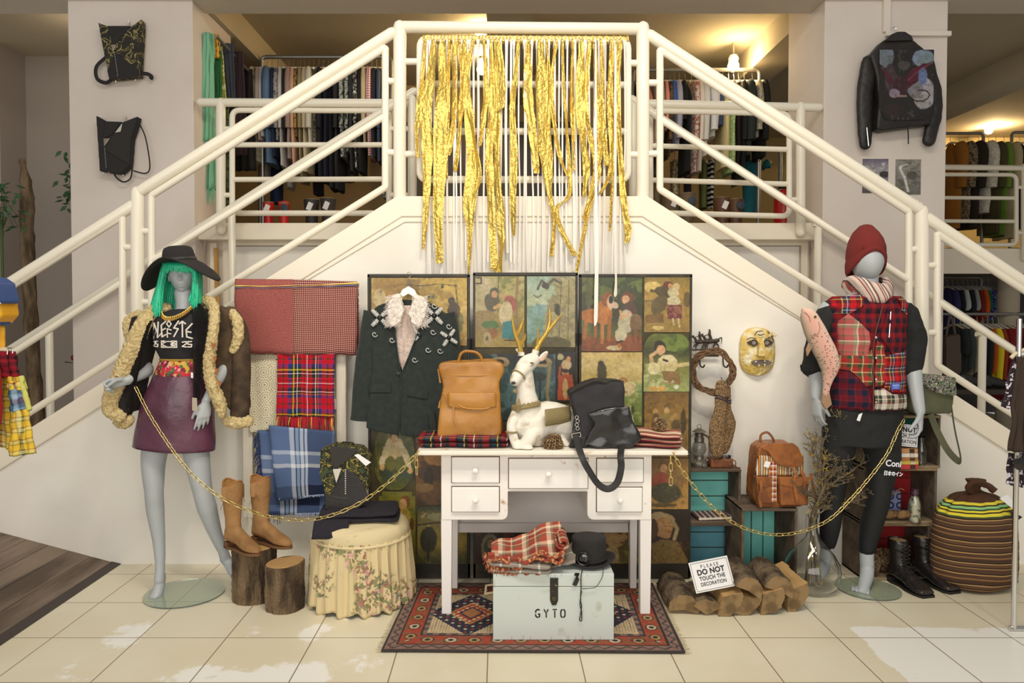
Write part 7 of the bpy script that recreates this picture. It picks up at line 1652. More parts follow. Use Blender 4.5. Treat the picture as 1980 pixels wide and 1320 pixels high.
# arms
limb(b,[fp_(300,618,.01),fp_(280,655,.03),fp_(272,700,.03),fp_(284,715,.0),fp_(278,724,-.07),fp_(268,730,-.12)],[.04,.038,.034,.034,.028,.021],18)
hand(b,fp_(268,732,-.12),Vector((-.72,-.62,-.12)),Vector((.25,-.6,-.7)),Vector((-.1,-.6,.8)),(1.1,1.15,1.2,1.2),.92,(.5,.6))
limb(b,[fp_(412,616,.02),fp_(432,660,.03),fp_(438,700,.01),fp_(425,735,-.04),fp_(413,768,-.09)],[.04,.036,.034,.03,.021],18)
hand(b,fp_(411,772,-.09),Vector((-.12,-.1,-1)),Vector((-.5,.75,0)),Vector((-.8,-.45,-.1)),(.12,.16,.22,.28),.95,(.75,.05),.1)
b.build('body',skin,fem,remesh=.0042,smth=3)
# head
def head(c,yaw,sx=1.,jaw=1.,face=True,s=1.0,tilt=0):
    mb=MB();n,m_=64,56
    R_=Matrix.Rotation(yaw,3,'Z')@Matrix.Rotation(tilt,3,'Y')
    g=lambda x_,z_,cx,cz,sx_,sz_:math.exp(-((x_-cx)/sx_)**2-((z_-cz)/sz_)**2)
    vs=[]
    for i in range(m_+1):
        th=PI*i/m_;z0=math.cos(th);rr_=math.sin(th)
        for j in range(n):
            q=2*PI*j/n;ux,uy=math.sin(q)*rr_,-math.cos(q)*rr_
            x_=ux*.074*sx;y_=uy*.094;z_=z0*.112
            if z_<.01:
                t=(.01-z_)/.122;x_*=1-.40*t**1.6*jaw;y_=y_*(1-.42*t**1.3)if y_>0 else y_*(1-.20*t**2.2);
            if y_<0 and face:
                f_=min(1,-uy*1.6);ax=abs(x_)
                y_-=f_*(.017*g(x_,z_,0,-.022,.0095,.012)+.010*g(x_,z_,0,-.002,.007,.024)+.009*g(x_,z_,0,-.050,.022,.0055)+.0085*g(x_,z_,0,-.063,.018,.0055)+.006*g(x_,z_,0,-.088,.018,.014)+.004*g(ax,z_,.036,-.018,.016,.016))
                y_+=f_*(.010*g(ax,z_,.029,.006,.014,.011)+.006*g(x_,z_,0,-.0565,.024,.0022)+.003*g(x_,z_,0,-.073,.014,.005))
                y_-=f_*.0045*g(ax,z_,.029,.003,.011,.007)
            vs.append(c+R_@(Vector((x_,y_,z_))*s))
    fs=[(i*n+j,i*n+(j+1)%n,(i+1)*n+(j+1)%n,(i+1)*n+j)for i in range(m_)for j in range(n)]
    mb.add(vs,fs)
    if face:
        for sd in(-1,1):mb.ball(c+R_@(Vector((sd*.072*sx,.005,-.01))*s),.028,12,(.35,.6,1),R_)
    return mb
hc_=fp_(355,531,.0)
head(hc_,.22,.98,1.0,True,.98).build('head',skin,fem,smooth=80)
# t-shirt
tee=M('black_jersey','#1f1e20',.85,bump=(400,.2,.001),var=(6,'#29282a',.4,.7))
MB().loft(body_rings([(597,333,382,.055),(605,312,402,.075),(614,296,414,.09),(640,297,411,.112,-.012),(668,304,405,.115,-.012),(700,315,398,.098),(716,311,400,.1)],YF_)).build('t_shirt',tee,fem,smooth=80,sub=1,disp=(.08,.008))
pr_=M('cream_print','#d9cfc0',.7)
# rune lettering
tl=MB();TS=lambda x_:fp_(x_,0,0).x
def glyphs(mb,spec,y_top,y_bot,Yv,w_):
    zt2,zb2=W(0,y_top,YF_).z,W(0,y_bot,YF_).z
    for px0,px1,segs,zo in spec:
        xa,xb=W(px0,640,YF_).x,W(px1,640,YF_).x
        for seg in segs:
            pts=[Vector((lerp(xa,xb,a),0,lerp(zb2,zt2,c)+zo))for a,c in seg]
            for p,q in zip(pts,pts[1:]):
                y1=Yv(p.x);y2=Yv(q.x);d=(q-p).normalized();n_=Vector((-d.z,0,d.x))*w_/2;e=d*w_*.3
                c4=[p-e+n_,q+e+n_,q+e-n_,p-e-n_]
                mb.add([(v.x,yy-.002,v.z)for v,yy in zip(c4,(y1,y2,y2,y1))]+[(v.x,yy+.001,v.z)for v,yy in zip(c4,(y1,y2,y2,y1))],[(0,1,2,3),(7,6,5,4),(0,4,5,1),(1,5,6,2),(2,6,7,3),(3,7,4,0)])
xc_=fp_(354,0).x
Yv=lambda x_:YF_-.012-.118*math.sqrt(max(.05,1-((x_-xc_)/.158)**2))-.003
D1=[[(0,0),(0,1),(1,.5),(0,0)]];L1=[[(.3,1),(0,0),(1,.25)]];E1=[[(1,1),(0,.75),(.15,0),(1,.15)],[(.05,.4),(.9,.55)]];Sg=[[(1,1),(0,.55),(.9,.5),(0,0)]];T1=[[(0,.85),(.5,1),(1,.85)],[(.5,1),(.5,0)]]
E2=[[(1,.95),(0,.55),(.1,.1),(1,0)],[(.1,.45),(.8,.4)]];O1=[[(.5,1),(0,.5),(.5,0),(1,.5),(.5,1)]];F1=[[(0,0),(0,1),(1,.85)],[(0,.5),(.9,.4)]];Ot=[[(0,.1),(.6,.4),(.2,.7),(0,.9)]]
glyphs(tl,[(306,310,Ot,-.012),(312,320,D1,-.008),(322,331,L1,-.002),(332,342,E1,.002),(358,367,Sg,.004),(368,379,T1,.002),(380,390,E2,-.006)],621,650,Yv,.0072)
glyphs(tl,[(344,353,O1,0)],619,631,Yv,.0055);glyphs(tl,[(345,353,F1,0)],634,650,Yv,.0055)
S2=[[(0,1),(1,1),(.2,.5),(1,0),(0,0)]];two=[[(0,.9),(1,1),(1,.6),(0,.1),(1,0)]];five=[[(1,1),(.1,1),(.1,.5),(1,.45),(.9,0),(0,0)]]
glyphs(tl,[(310,315,two,0),(317,323,five,0),(373,380,two,0),(382,389,five,0)],658,668,Yv,.0058)
glyphs(tl,[(332,363,[[(0,0),(0,1),(1,1),(1,0),(0,0)],[(0,.5),(.35,.9),(.5,.95),(.65,.9),(1,.5),(.65,.1),(.5,.05),(.35,.1),(0,.5)],[(0,1),(.2,.75)],[(1,1),(.8,.75)],[(0,0),(.2,.25)],[(1,0),(.8,.25)]],0)],657,669,Yv,.005)
tl.lathe([(.001,0),(.0085,0),(.0085,.002),(.001,.002)],(fp_(347.5,0).x,Yv(fp_(347.5,0).x)-.001,W(0,663,YF_).z),14,Matrix.Rotation(PI/2,3,'X'))
tl.build('shirt_print',pr_,fem,smooth=False,label='cream rune-like lettering and an eye printed on the black shirt')
# skirt and belt
plum=M('plum_leather','#663a4e',.33,bump=(7,.45,.03),var=(5,'#4b2a3a',.4,.7),coat=.15)
skr=body_rings([(702,312,397,.096,0),(716,304,402,.108),(745,291,408,.122),(790,274,412,.13),(830,265,413,.132),(866,259,413,.132,0,.0)],YF_,48)
for ring in skr[-3:]:
    for p in ring:p.z-=.012*((p.x-fp_(336,0).x)/.2)
MB().loft(skr,cap=False).build('skirt',plum,fem,solid=.004,smooth=80,disp=(.14,.012))
m,nt,b_s=_base('rose_sash');MATS['rose_sash']=m;tc=nt.nodes.new('ShaderNodeTexCoord');cur=None
for sc_2,cl2,th2 in((30,'#c9a23c',.52),(26,'#c4283c',.54),(44,'#3c6b3a',.6),(60,'#e8a0a8',.64)):
    n_=nt.nodes.new('ShaderNodeTexNoise');n_.inputs['Scale'].default_value=sc_2;n_.inputs['Detail'].default_value=1;nt.links.new(tc.outputs['Object'],n_.inputs[0])
    cur=mix_n(nt,math_n(nt,'GREATER_THAN',n_.outputs[0],th2),cur if cur is not None else '#7a2430',cl2)
nt.links.new(cur,b_s.inputs['Base Color']);b_s.inputs['Roughness'].default_value=.8
MB().loft(body_rings([(694,314,396,.102),(705,309,399,.108),(720,303,402,.114),(724,303,402,.112)],YF_,40),cap=False).build('sash',m,fem,solid=.006,smooth=80)
wavy=M('gold_braid','#b08a30',.7,bump=(120,.6,.003));MB().tube([p+Vector((0,0,.002))for p in body_rings([(694,313,397,.106),(696,313,397,.106)],YF_,40)[0]],.005,6,closed=True).build('sash_braid',wavy,fem)
flap(MB(),[(387,716),(393,717),(392,727),(387,726)],YF_,.001,-.115).build('white_label',M('white_card'),fem,smooth=False)
flap(MB(),[(393,762),(402,763),(403,788),(393,786)],YF_,.001,-.14).build('price_tag',M('kraft_card','#b0a08a',.8),fem,smooth=False)
# coat: dark lining panels, sequinned edges, brown shell, wool trim
lin_=M('dark_fur_lining','#211d1b',.95,bump=(120,.8,.006));wool=M('curly_cream_wool','#dcc48e',.95,bump=(75,1,.02),var=(60,'#bfa268',.45,.7));shell=M('brown_suede_patch','#54402b',.85,var=(14,'#35271a',.4,.65),bump=(60,.4,.004))
outl([(298,606),(311,612),(300,650),(286,700),(272,770),(262,796),(238,790),(240,750),(258,700),(262,640),(268,612)],YF_,-.085,.06).build('coat_lining',lin_,fem,remesh=.007,smth=8)
outl([(385,600),(420,590),(446,600),(470,640),(478,790),(455,800),(428,770),(412,720),(402,700),(398,660),(396,620)],YF_,-.03,.07).build('coat_shell',shell,fem,remesh=.007,smth=8)
seq=M('black_sequins','#2d2a2c',.16,.7,bump=(230,1,.01),kind='voronoi')
def strip(pts,ws,dys,mat,nm,fl=.35):
    mb=MB();P3=spline([W(x_,y_,YF_)+Vector((0,d,0))for(x_,y_),d in zip(pts,dys)],5);n=len(P3)
    mb.tube(P3,[interp(i/(n-1),[j/(len(ws)-1)for j in range(len(ws))],ws)for i in range(n)],12,flat=fl,rnd=True);return mb.build(nm,mat,fem,smooth=80)
strip([(304,612),(297,640),(289,680),(279,720),(270,758),(266,785)],[.02,.024,.022,.022,.02,.015],[-.08,-.11,-.11,-.11,-.10,-.09],seq,'sequin_edge')
strip([(392,596),(404,620),(404,660),(400,700),(399,735),(399,762)],[.03,.045,.035,.026,.022,.02],[-.07,-.11,-.125,-.12,-.12,-.12],seq,'sequin_edge')
def furr(pts,ws,dys,nm='wool_trim'):
    mb=MB();P3=spline([W(x_,y_,YF_)+Vector((0,d,0))for(x_,y_),d in zip(pts,dys)],6);n=len(P3)
    mb.tube(P3,[interp(i/(n-1),[j/(len(ws)-1)for j in range(len(ws))],ws)for i in range(n)],16,flat=.75,rnd=True)
    return mb.build(nm,wool,fem,remesh=.006,smth=1,disp=(.014,.015))
furr([(322,596),(303,606),(290,635),(277,670),(262,705),(246,740),(234,765),(234,788),(250,800)],[.03,.037,.043,.046,.045,.043,.041,.039,.03],[0,-.06,-.10,-.11,-.11,-.11,-.10,-.10,-.09])
furr([(378,584),(400,582),(420,595),(426,625),(424,665),(420,705),(428,745),(440,772),(444,792)],[.026,.031,.035,.036,.038,.04,.042,.042,.03],[.03,-.0,-.05,-.09,-.11,-.11,-.11,-.11,-.11])
furr([(270,608),(254,622),(254,645),(262,660)],[.026,.032,.030,.024],[-.02,-.02,-.02,-.02],'sleeve_cap')
furr([(452,604),(464,622),(466,650),(456,676)],[.022,.030,.030,.020],[-.02,-.04,-.04,-.04],'sleeve_cap')
furr([(236,812),(250,815),(262,808)],[.03,.032,.028],[-.04,-.05,-.06],'wool_cuff')
furr([(446,812),(464,814),(484,812)],[.032,.034,.03],[-.04,-.05,-.03],'wool_cuff')
strip([(266,612),(274,620),(270,660),(254,730),(246,795)],[.03,.035,.03,.03,.03],[0,-.0,.02,.02,.0],shell,'empty_sleeve',.8)
strip([(446,606),(462,640),(468,700),(468,760),(466,800)],[.04,.05,.05,.05,.05],[0,0,-.01,-.02,-.02],shell,'empty_sleeve',.8)
tg=MB()
for p_ in((430,665),(433,690),(437,712),(442,735)):tg.prism([(W(a,b_,YF_).x,W(a,b_,YF_).z)for a,b_ in((p_[0],p_[1]-6),(p_[0]+8,p_[1]-2),(p_[0]+4,p_[1]+8))],YF_-.155,YF_-.15)
tg.build('leather_tabs',M('rust_leather','#a05c30',.6),fem,smooth=False)['kind']='stuff'
# necklace
nk_=MB();nm_=M('old_gold','#c9a050',.3,.85)
cn=[fp_(322,600,-.05),fp_(328,607,-.075),fp_(340,612,-.10),fp_(354,611,-.11),fp_(368,605,-.105),fp_(378,596,-.085),fp_(384,586,-.05)]
C5=spline(cn,8);nk_.tube(C5,.003,6)
for i in range(3,len(C5)-2,2):nk_.tube([C5[i]+Vector((0,-.006,0)),C5[i]+Vector((0,-.009,-.018))],[.0035,.0048],6,rnd=True)
nk_.build('necklace',nm_,fem)
# wig
m,nt,bs_h=_base('green_wig_hair');MATS['green_wig_hair']=m;tc=nt.nodes.new('ShaderNodeTexCoord');n_=nt.nodes.new('ShaderNodeTexNoise');n_.inputs['Scale'].default_value=60
nt.links.new(tc.outputs['UV'],n_.inputs[0]);nt.links.new(ramp(nt,n_.outputs[0],[(.3,'#0f8a60'),(.5,'#22c08c'),(.75,'#55e8b8')],False),bs_h.inputs['Base Color']);bs_h.inputs['Roughness'].default_value=.32
hair=MB();rr=random.Random(12)
capm=MB().ball(hc_+Vector((0,.008,.012)),.096,32,(.93,1.05,1.12))
def lock(p0,p1,p2,r0_,k_=6,fl=.35):
    P3=spline([p0,p1,p2],6);n=len(P3);hair.tube(P3,[max(.0006,r0_*math.sin(PI*(.12+.85*i/(n-1)))**.6)for i in range(n)],k_,flat=fl)
YR_=.0
for i in range(330):
    a=rr.uniform(-.12,PI+.12)    # around the back and sides: a=0 right, PI left (front is -y)
    cx,sy=math.cos(a),math.sin(a);left=cx<0
    top=hc_+Vector((cx*.06,.02+sy*.05,.06));mid=hc_+Vector((cx*(.10 if left else .088),.0+sy*.10-.015,.0+rr.uniform(-.01,.01)))
    L=-.195 if left else-.165;L+=.03*sy*0+rr.uniform(-.015,.012)
    tip=hc_+Vector((cx*(.125 if left else .08)+(-.022 if left else .0)+rr.uniform(-.016,.016),sy*.09-.035+rr.uniform(-.012,.012),L))
    lock(top,mid,tip,rr.uniform(.006,.011))
for i in range(150):     # front side curtains framing the face
    s_=-1 if i%5<3 else 1
    top=hc_+Vector((s_*rr.uniform(.045,.075),-.05+rr.uniform(-.02,.02),.058));mid=hc_+Vector((s_*(.082 if s_<0 else .088)+rr.uniform(-.012,.006),-.055+rr.uniform(-.02,.02),-.01))
    tip=hc_+Vector(((-.108 if s_<0 else .080)+rr.uniform(-.022,.018),-.07+rr.uniform(-.015,.015),(-.20 if s_<0 else-.16)+rr.uniform(-.02,.025)));lock(top,mid,tip,rr.uniform(.005,.009))
for i in range(130):     # fringe
    x_=rr.uniform(-.06,.075);top=hc_+Vector((x_*.8,-.075,.064));mid=hc_+Vector((x_*1.0,-.104+abs(x_)*.25,.045));tip=hc_+Vector((x_*1.08+rr.uniform(-.008,.008)+.004,-.105+abs(x_)*.45,rr.uniform(.008,.030)-abs(x_)*.15));lock(top,mid,tip,rr.uniform(.003,.006))
wo=hair.build('wig_hair',m,fem,smooth=80,noflip=True)
# hat
hcn=hc_+Vector((-.02,.0,.045));hb2=[];hR=Matrix.Rotation(-.10,3,'Y')
for i in range(11):
    f_=i/10;r1=.084+(.188-.084)*f_
    hb2.append([hcn+hR@Vector((r1*math.cos(q)*1.02,r1*math.sin(q)*.98,.022-.125*(f_**1.5)*abs(math.cos(q))**1.6*(.95 if math.cos(q)>0 else 1.05)+.012*f_*(1-abs(math.cos(q)))))for q in(2*PI*j/64 for j in range(64))])
MB().loft(hb2,cap=False).build('hat_brim',felt,fem,solid=.005,smooth=80)
MB().lathe([(.086,.018),(.080,.05),(.074,.08),(.066,.095),(.05,.102),(.03,.096),(.001,.093)],hcn,48,hR,sy=1.05).build('hat_crown',felt,fem,smooth=80)
MB().lathe([(.087,.022),(.084,.042)],hcn,48,hR,sy=1.05,cap=False).build('hat_band',M('black_ribbon'),fem,solid=.003)
# ---------------- male ----------------
YM_=3.94;m_p=lambda x_,y_,dy=0:W(x_,y_,YM_)+Vector((0,dy,0))
gm_=G(1679,1140);man=thing('male_mannequin','faceless male mannequin in maroon beanie, patchwork tartan vest and black shorts','mannequin',(gm_.x,gm_.y,0))
disc(man,(gm_.x,gm_.y,.001),.158)
b=MB()
b.loft(body_rings([(560,1655,1700,.05),(575,1630,1725,.07),(592,1600,1755,.10),(640,1604,1748,.12),(700,1608,1742,.115),(760,1606,1738,.12),(815,1615,1730,.10),(845,1632,1712,.08)],YM_))
limb(b,[m_p(1678,580,.01),m_p(1677,555,.0),m_p(1677,530,.0)],[.06,.055,.055])
limb(b,[m_p(1700,850,.0),m_p(1703,900,-.01),m_p(1697,960,-.01),m_p(1688,1020,.02),m_p(1682,1068,.03),m_p(1682,1096,.03)],[.07,.065,.05,.052,.036,.036],24)
limb(b,[m_p(1684,1100,.04),m_p(1676,1112,.0),m_p(1662,1124,-.05),m_p(1651,1130,-.09)],[.036,.035,.031,.022],20)
for i in range(5):mbp=m_p(1660-i*5.2,1128+i*.2,-.10+.012*i);b.tube([mbp+Vector((.01,.02,0)),mbp,mbp+Vector((-.012,-.024,-.004))],[.011-.0012*i]*3,8,rnd=True)
limb(b,[m_p(1630,850,.0),m_p(1616,910,.0),m_p(1613,960,.02),m_p(1613,1020,.05),m_p(1613,1068,.08),m_p(1611,1090,.09)],[.06,.06,.05,.045,.034,.036],24)
limb(b,[m_p(1612,1098,.10),m_p(1600,1106,.05),m_p(1586,1112,-.0)],[.034,.034,.024],20)
limb(b,[m_p(1604,600,.01),m_p(1590,650,.03),m_p(1577,700,.03),m_p(1577,735,-.01),m_p(1571,765,-.04)],[.055,.05,.042,.034,.024],20)
hand(b,m_p(1571,768,-.04),Vector((.02,-.15,-1)),Vector((.85,.5,.1)),Vector((.3,-.95,.05)),(.35,.35,.35,.4),1.05,(.55,.35),.03)
limb(b,[m_p(1752,602,.01),m_p(1765,650,.03),m_p(1768,700,.02),m_p(1762,745,-.04),m_p(1758,790,-.10)],[.055,.052,.046,.036,.026],20)
hand(b,m_p(1758,793,-.10),Vector((-.05,-.15,-1)),Vector((-.85,.4,.1)),Vector((-.5,-.85,.05)),(.5,.5,.5,.55),1.05,(.55,.4),.03)
b.build('body',skin,man,remesh=.0045,smth=3)
head(m_p(1676,506,0),0,1.02,.8,False,1.06).build('head',skin,man,smooth=80)
# beanie
bn=M('maroon_rib_knit','#732420',.95,bump=(150,.6,.004));bc_=m_p(1676,506,.012)
def bfn(q,z_):return 1+.012*math.sin(q*44)+(.05*math.sin(q*5+1)*max(0,(z_-.1)/.08))
rgs=[]
for i,(r_,z_)in enumerate([(.094,-.01),(.101,.0),(.103,.03),(.098,.045),(.1,.05),(.098,.08),(.086,.12),(.064,.155),(.04,.18),(.03,.19),(.012,.196),(.001,.197)]):
    rgs.append([bc_+Vector((r_*bfn(q,z_)*math.cos(q)*.92,r_*bfn(q,z_)*math.sin(q)*1.08,z_+max(0,1-i/7)*(.062*max(0,-math.sin(q))**1.2-.055*max(0,math.sin(q))-.05*abs(math.cos(q))**2)))for q in(2*PI*j/132 for j in range(132))])
MB().loft(rgs,cap=False).build('beanie',bn,man,solid=.006,smooth=80)
# snood
sn=stripes('multistripe_knit',1/.06,[(3,'#d9c4b4'),(1,'#8c3a34'),(2,'#c9a89c'),(1,'#5c5c50'),(2,'#e0d0bf'),(1,'#b05a52'),(1,'#4a4640'),(2,'#cbb5a8')],coord='Object',ax=0,rot=(0,.5,0),warp=.05,bump=(160,.8,.004))
sr=[]
for k_,(r1,r2_,zo,dy)in enumerate(((.085,.085,.03,.0),(.11,.11,.04,-.01),(.118,.12,.016,-.02),(.11,.115,-.015,-.03),(.098,.11,-.045,-.03),(.08,.1,-.068,-.02),(.05,.06,-.075,0))):
    sr.append([m_p(1676,556,dy)+Vector((r1*math.cos(q)*(1.0+.06*math.sin(3*q+1))+(-.012 if k_<3 else .004),r2_*math.sin(q),zo+.02*math.sin(2*q+.8)*(k_<4)-.02*max(0,-math.sin(q))*(k_>2)+.01*nz(q*3,k_)))for q in(2*PI*j/48 for j in range(48))])
MB().loft(sr,cap=False).build('snood',sn,man,solid=.008,smooth=80,sub=1,disp=(.04,.014))
# shirt
shb=M('black_cotton','#1c1c1c',.85,bump=(14,.5,.015))
b=MB();b.loft(body_rings([(578,1630,1722,.09),(590,1600,1756,.11),(640,1604,1750,.12),(760,1604,1742,.12),(815,1600,1744,.13),(832,1640,1738,.125)],YM_))
for s_,pts,ws in((0,[(1606,602),(1588,640),(1577,690),(1574,712)],[.062,.062,.056,.055]),(1,[(1752,604),(1768,645),(1768,690),(1763,712)],[.062,.064,.062,.06])):limb(b,[m_p(*p_,.01 if i<2 else .02)for i,p_ in enumerate(pts)],ws,20)
b.build('shirt',shb,man,remesh=.007,smth=4,disp=(.07,.012))
for px_,w_ in((1573,.058),(1763,.062)):
    c=m_p(px_,710,.02);MB().tube([c+Vector((-.004,0,.02)),c+Vector((.002,0,-.018))],w_,24).build('rolled_cuff',shb,man,bevel=.006,disp=(.04,.006))
# vest: patchwork panels
Tn={'a':plaid('tartan_dark_red',1/.05,1/.05,[(5,'#8a1c20'),(5,'#23202c'),(2,'#5a1a22')],coord='Object',va=2),'b':plaid('tartan_bright',1/.075,1/.075,[(5,'#c8202a'),(4,'#6e1a20'),(1,'#d8b860'),(3,'#23384a'),(1,'#b0b8c0'),(2,'#23384a')],coord='Object',va=2),
      'c':plaid('tartan_faded',1/.085,1/.085,[(5,'#b8605c'),(2,'#8f9270'),(1,'#e0d8b8'),(3,'#a44a48'),(1,'#4c5a3c')],coord='Object',va=2),'d':plaid('tartan_navy',1/.06,1/.06,[(5,'#6a1a24'),(5,'#1f2233'),(1,'#7a2a30')],coord='Object',va=2),
      'e':plaid('tartan_cream',1/.07,1/.07,[(5,'#e0d4c0'),(2,'#7a3430'),(2,'#4c5844'),(1,'#c9b89c'),(3,'#2f3630')],coord='Object',va=2),'f':plaid('tartan_green',1/.045,1/.045,[(4,'#a8302c'),(3,'#3c4c34'),(1,'#d0c088')],coord='Object',va=2)}
def vrow(py):return interp(py,[572,590,620,660,700,740,775,790],[66,76,75,73,71,71,74,75])
vx0=1673
def vsurf(s,py,off=0,side=1):   # s -1..1 across the front
    hw=vrow(py)*YM_/F;a=s*PI/2*.98;dep=.135+.012*math.sin(py*.32);c=m_p(vx0,py)
    return Vector((c.x+(hw+off)*math.sin(a),YM_-(dep+off)*math.cos(a)**.8 if abs(s)<1 else YM_,c.z))
bk_r=body_rings([(574,1612,1738,.11),(590,1597,1749,.13),(620,1598,1748,.135),(660,1600,1746,.135),(700,1602,1744,.13),(740,1602,1744,.13),(787,1599,1747,.135)],YM_,40,6)
for i,ring in enumerate(bk_r):
    for p in ring:
        if p.y<YM_:p.y=YM_-(YM_-p.y)*(1+.05*math.sin(i*1.1))
MB().loft(bk_r,cap=False).build('vest_shell',Tn['a'],man,solid=.01,smooth=80)
def xs(px):return(px-vx0)/76.
def patch(mat,poly,off=.009,nm='vest_patch'):
    """poly in picture coordinates laid onto the vest front"""
    ys_=[p[1]for p in poly];y0_,y1_=min(ys_),max(ys_);mb=MB();NY=22;NX=14;pts=[]
    for j in range(NY+1):
        py=lerp(y0_+.01,y1_-.01,j/NY);xx=[]
        for(xa,ya),(xb,yb)in zip(poly,poly[1:]+poly[:1]):
            if(ya>py)!=(yb>py):xx.append(xa+(py-ya)*(xb-xa)/(yb-ya))
        a,b_=(min(xx),max(xx))if len(xx)>=2 else(poly[0][0],poly[0][0])
        for i in range(NX+1):
            px=lerp(a,b_,i/NX);s=max(-1,min(1,(px-vx0)/vrow(py)));hw=vrow(py)*YM_/F;x_=m_p(px,py).x
            dep=.1355*(1+.05*math.sin((py-574)*.17));y_=YM_-(dep+off)*math.sqrt(max(.0,1-s*s))-.004;pts.append(Vector((x_,y_,m_p(px,py).z)))
    mb.add(pts,[(j*(NX+1)+i,j*(NX+1)+i+1,(j+1)*(NX+1)+i+1,(j+1)*(NX+1)+i)for j in range(NY)for i in range(NX)],[(p.x,p.z)for p in pts]);return mb.build(nm,mat,man,solid=.004,smooth=80)
patch(Tn['b'],[(1598,581),(1640,568),(1646,590),(1625,606),(1600,606)]);patch(Tn['b'],[(1712,574),(1748,582),(1744,612),(1722,600)])
patch(Tn['c'],[(1622,606),(1656,640),(1655,690),(1626,700),(1608,680),(1607,620)]);patch(Tn['f'],[(1608,682),(1640,694),(1660,672),(1662,700),(1658,740),(1650,742),(1625,712),(1606,712)],.0095)
patch(Tn['d'],[(1622,712),(1655,745),(1660,785),(1601,785),(1603,728)]);patch(Tn['a'],[(1690,596),(1740,606),(1738,676),(1700,682),(1674,650)]);patch(Tn['f'],[(1667,655),(1682,668),(1686,700),(1680,740),(1664,742)])
patch(Tn['b'],[(1683,684),(1738,676),(1740,755),(1700,752),(1682,745)],.011);patch(Tn['e'],[(1664,748),(1682,745),(1700,757),(1742,760),(1743,786),(1664,786)],.0105)
zp_=MB();zp_.tube([Vector((m_p(x_,y_).x,YM_-.152,m_p(x_,y_).z))for x_,y_ in((1678,590),(1672,615),(1665,640),(1661,670),(1661,740),(1661,786))],.004,6);zp_.build('front_piping',M('brown_piping','#5a2e28',.6),man)
zp_=MB();zp_.tube([Vector((m_p(x_,y_).x,YM_-.148,m_p(x_,y_).z))for x_,y_ in((1694,602),(1691,650))],.003,6);zp_.build('pocket_zip',chrome,man)
for y_ in(650,688,728,770):MB().ball(Vector((m_p(1666,y_).x,YM_-.155,m_p(1666,y_).z)),.0075,12,(1,.5,1)).build('snap_button',chrome,man)
pl_=Vector((m_p(1703,741).x,YM_-.149,m_p(1703,741).z));lb=MB().box(pl_,(.056,.002,.032),Matrix.Rotation(.3,3,'Z')).build('blue_label',M('blue_label','#4d68c4',.6),man,smooth=False)
ll=MB();Rz=Matrix.Rotation(.3,3,'Z')
for zz,w_,th_ in((.006,.04,.004),(-.002,.03,.0015),(-.008,.034,.0015)):ll.box(pl_+Rz@Vector((0,-.0015,zz)),(w_,.001,th_),Rz)
ll.build('label_print',M('pale_blue_ink','#c8d0ec',.6),lb,smooth=False)
# shorts, leggings
b=MB();b.loft(body_rings([(785,1599,1744,.12,-.01),(820,1598,1738,.118,-.02),(858,1600,1734,.11,-.03)],YM_));limb(b,[m_p(1625,830,.0),m_p(1617,890,.0)],[.09,.083],28);limb(b,[m_p(1702,830,0),m_p(1705,898,-.01)],[.095,.09],28)
b.build('shorts',shb,man,remesh=.007,smth=4,disp=(.07,.010))
lg=M('black_leggings','#141416',.7,bump=(40,.3,.004));b=MB()
limb(b,[m_p(1703,895,-.01),m_p(1697,960,-.01),m_p(1688,1020,.02),m_p(1682,1066,.03)],[.079,.060,.056,.041],24)
limb(b,[m_p(1620,850,.0),m_p(1616,890,.0),m_p(1613,960,.02),m_p(1613,1020,.05),m_p(1613,1062,.08)],[.078,.076,.060,.054,.040],24);b.build('leggings',lg,man,smooth=80,disp=(.04,.005))
tx=MB();wt=M('white_print','#efeef0',.6);Rt=Matrix.Rotation(.12,3,'Y')
for txt,px,py,sz,xs_ in(('Coni',1706,893,.046,.95),('日本のイン',1706,910,.026,.8)):text_to(tx,txt,sz,m_p(px,py)+Vector((0,-.112,0)),xs_,Matrix.Rotation(.10,3,'Y'),offset=.0009,extrude=.0008)
_yc=m_p(1706,0,0).x
tx.xf(lambda p:(p.x,p.y+.35*abs(p.x-_yc)**1.6-.0,p.z)).build('leg_lettering',wt,man,smooth=False,label='white lettering on the black shorts leg')
# fish
YFs=3.80;fsh=lambda x_,y_,dy=0:W(x_,y_,YFs)+Vector((0,dy,0));fi=thing('plush_trout','pink speckled toy trout held head-up under the arm of the male mannequin','fish',fsh(1590,680))
def fishmat():
    m,nt,b=_base('trout_skin');tc=nt.nodes.new('ShaderNodeTexCoord');sp=nt.nodes.new('ShaderNodeSeparateXYZ');nt.links.new(tc.outputs['UV'],sp.inputs[0])
    u_=math_n(nt,'FRACT',math_n(nt,'ADD',sp.outputs[0],.0));belly=ramp(nt,u_,[(0,'#e0b8a0'),(.3,'#e8cdb8'),(.5,'#d9a08c'),(.75,'#8d8a72'),(1,'#e0b8a0')],False)
    vo=nt.nodes.new('ShaderNodeTexVoronoi');vo.inputs['Scale'].default_value=70;nt.links.new(tc.outputs['Object'],vo.inputs[0])
    sp_=math_n(nt,'MULTIPLY',math_n(nt,'LESS_THAN',vo.outputs[0],.28),math_n(nt,'GREATER_THAN',sp.outputs[1],.13));nt.links.new(mix_n(nt,math_n(nt,'MULTIPLY',sp_,.8),belly,'#4c4438'),b.inputs['Base Color']);b.inputs['Roughness'].default_value=.55;return m
fm=fishmat();mb=MB();P3=spline([fsh(*p_)for p_ in((1555,600),(1564,614),(1575,638),(1588,665),(1600,690),(1604,712),(1600,735),(1596,760))],6);n=len(P3)
rs_=[interp(i/(n-1),[0,.06,.14,.3,.5,.68,.82,.92,1],[.016,.034,.046,.056,.058,.052,.032,.02,.018])for i in range(n)]
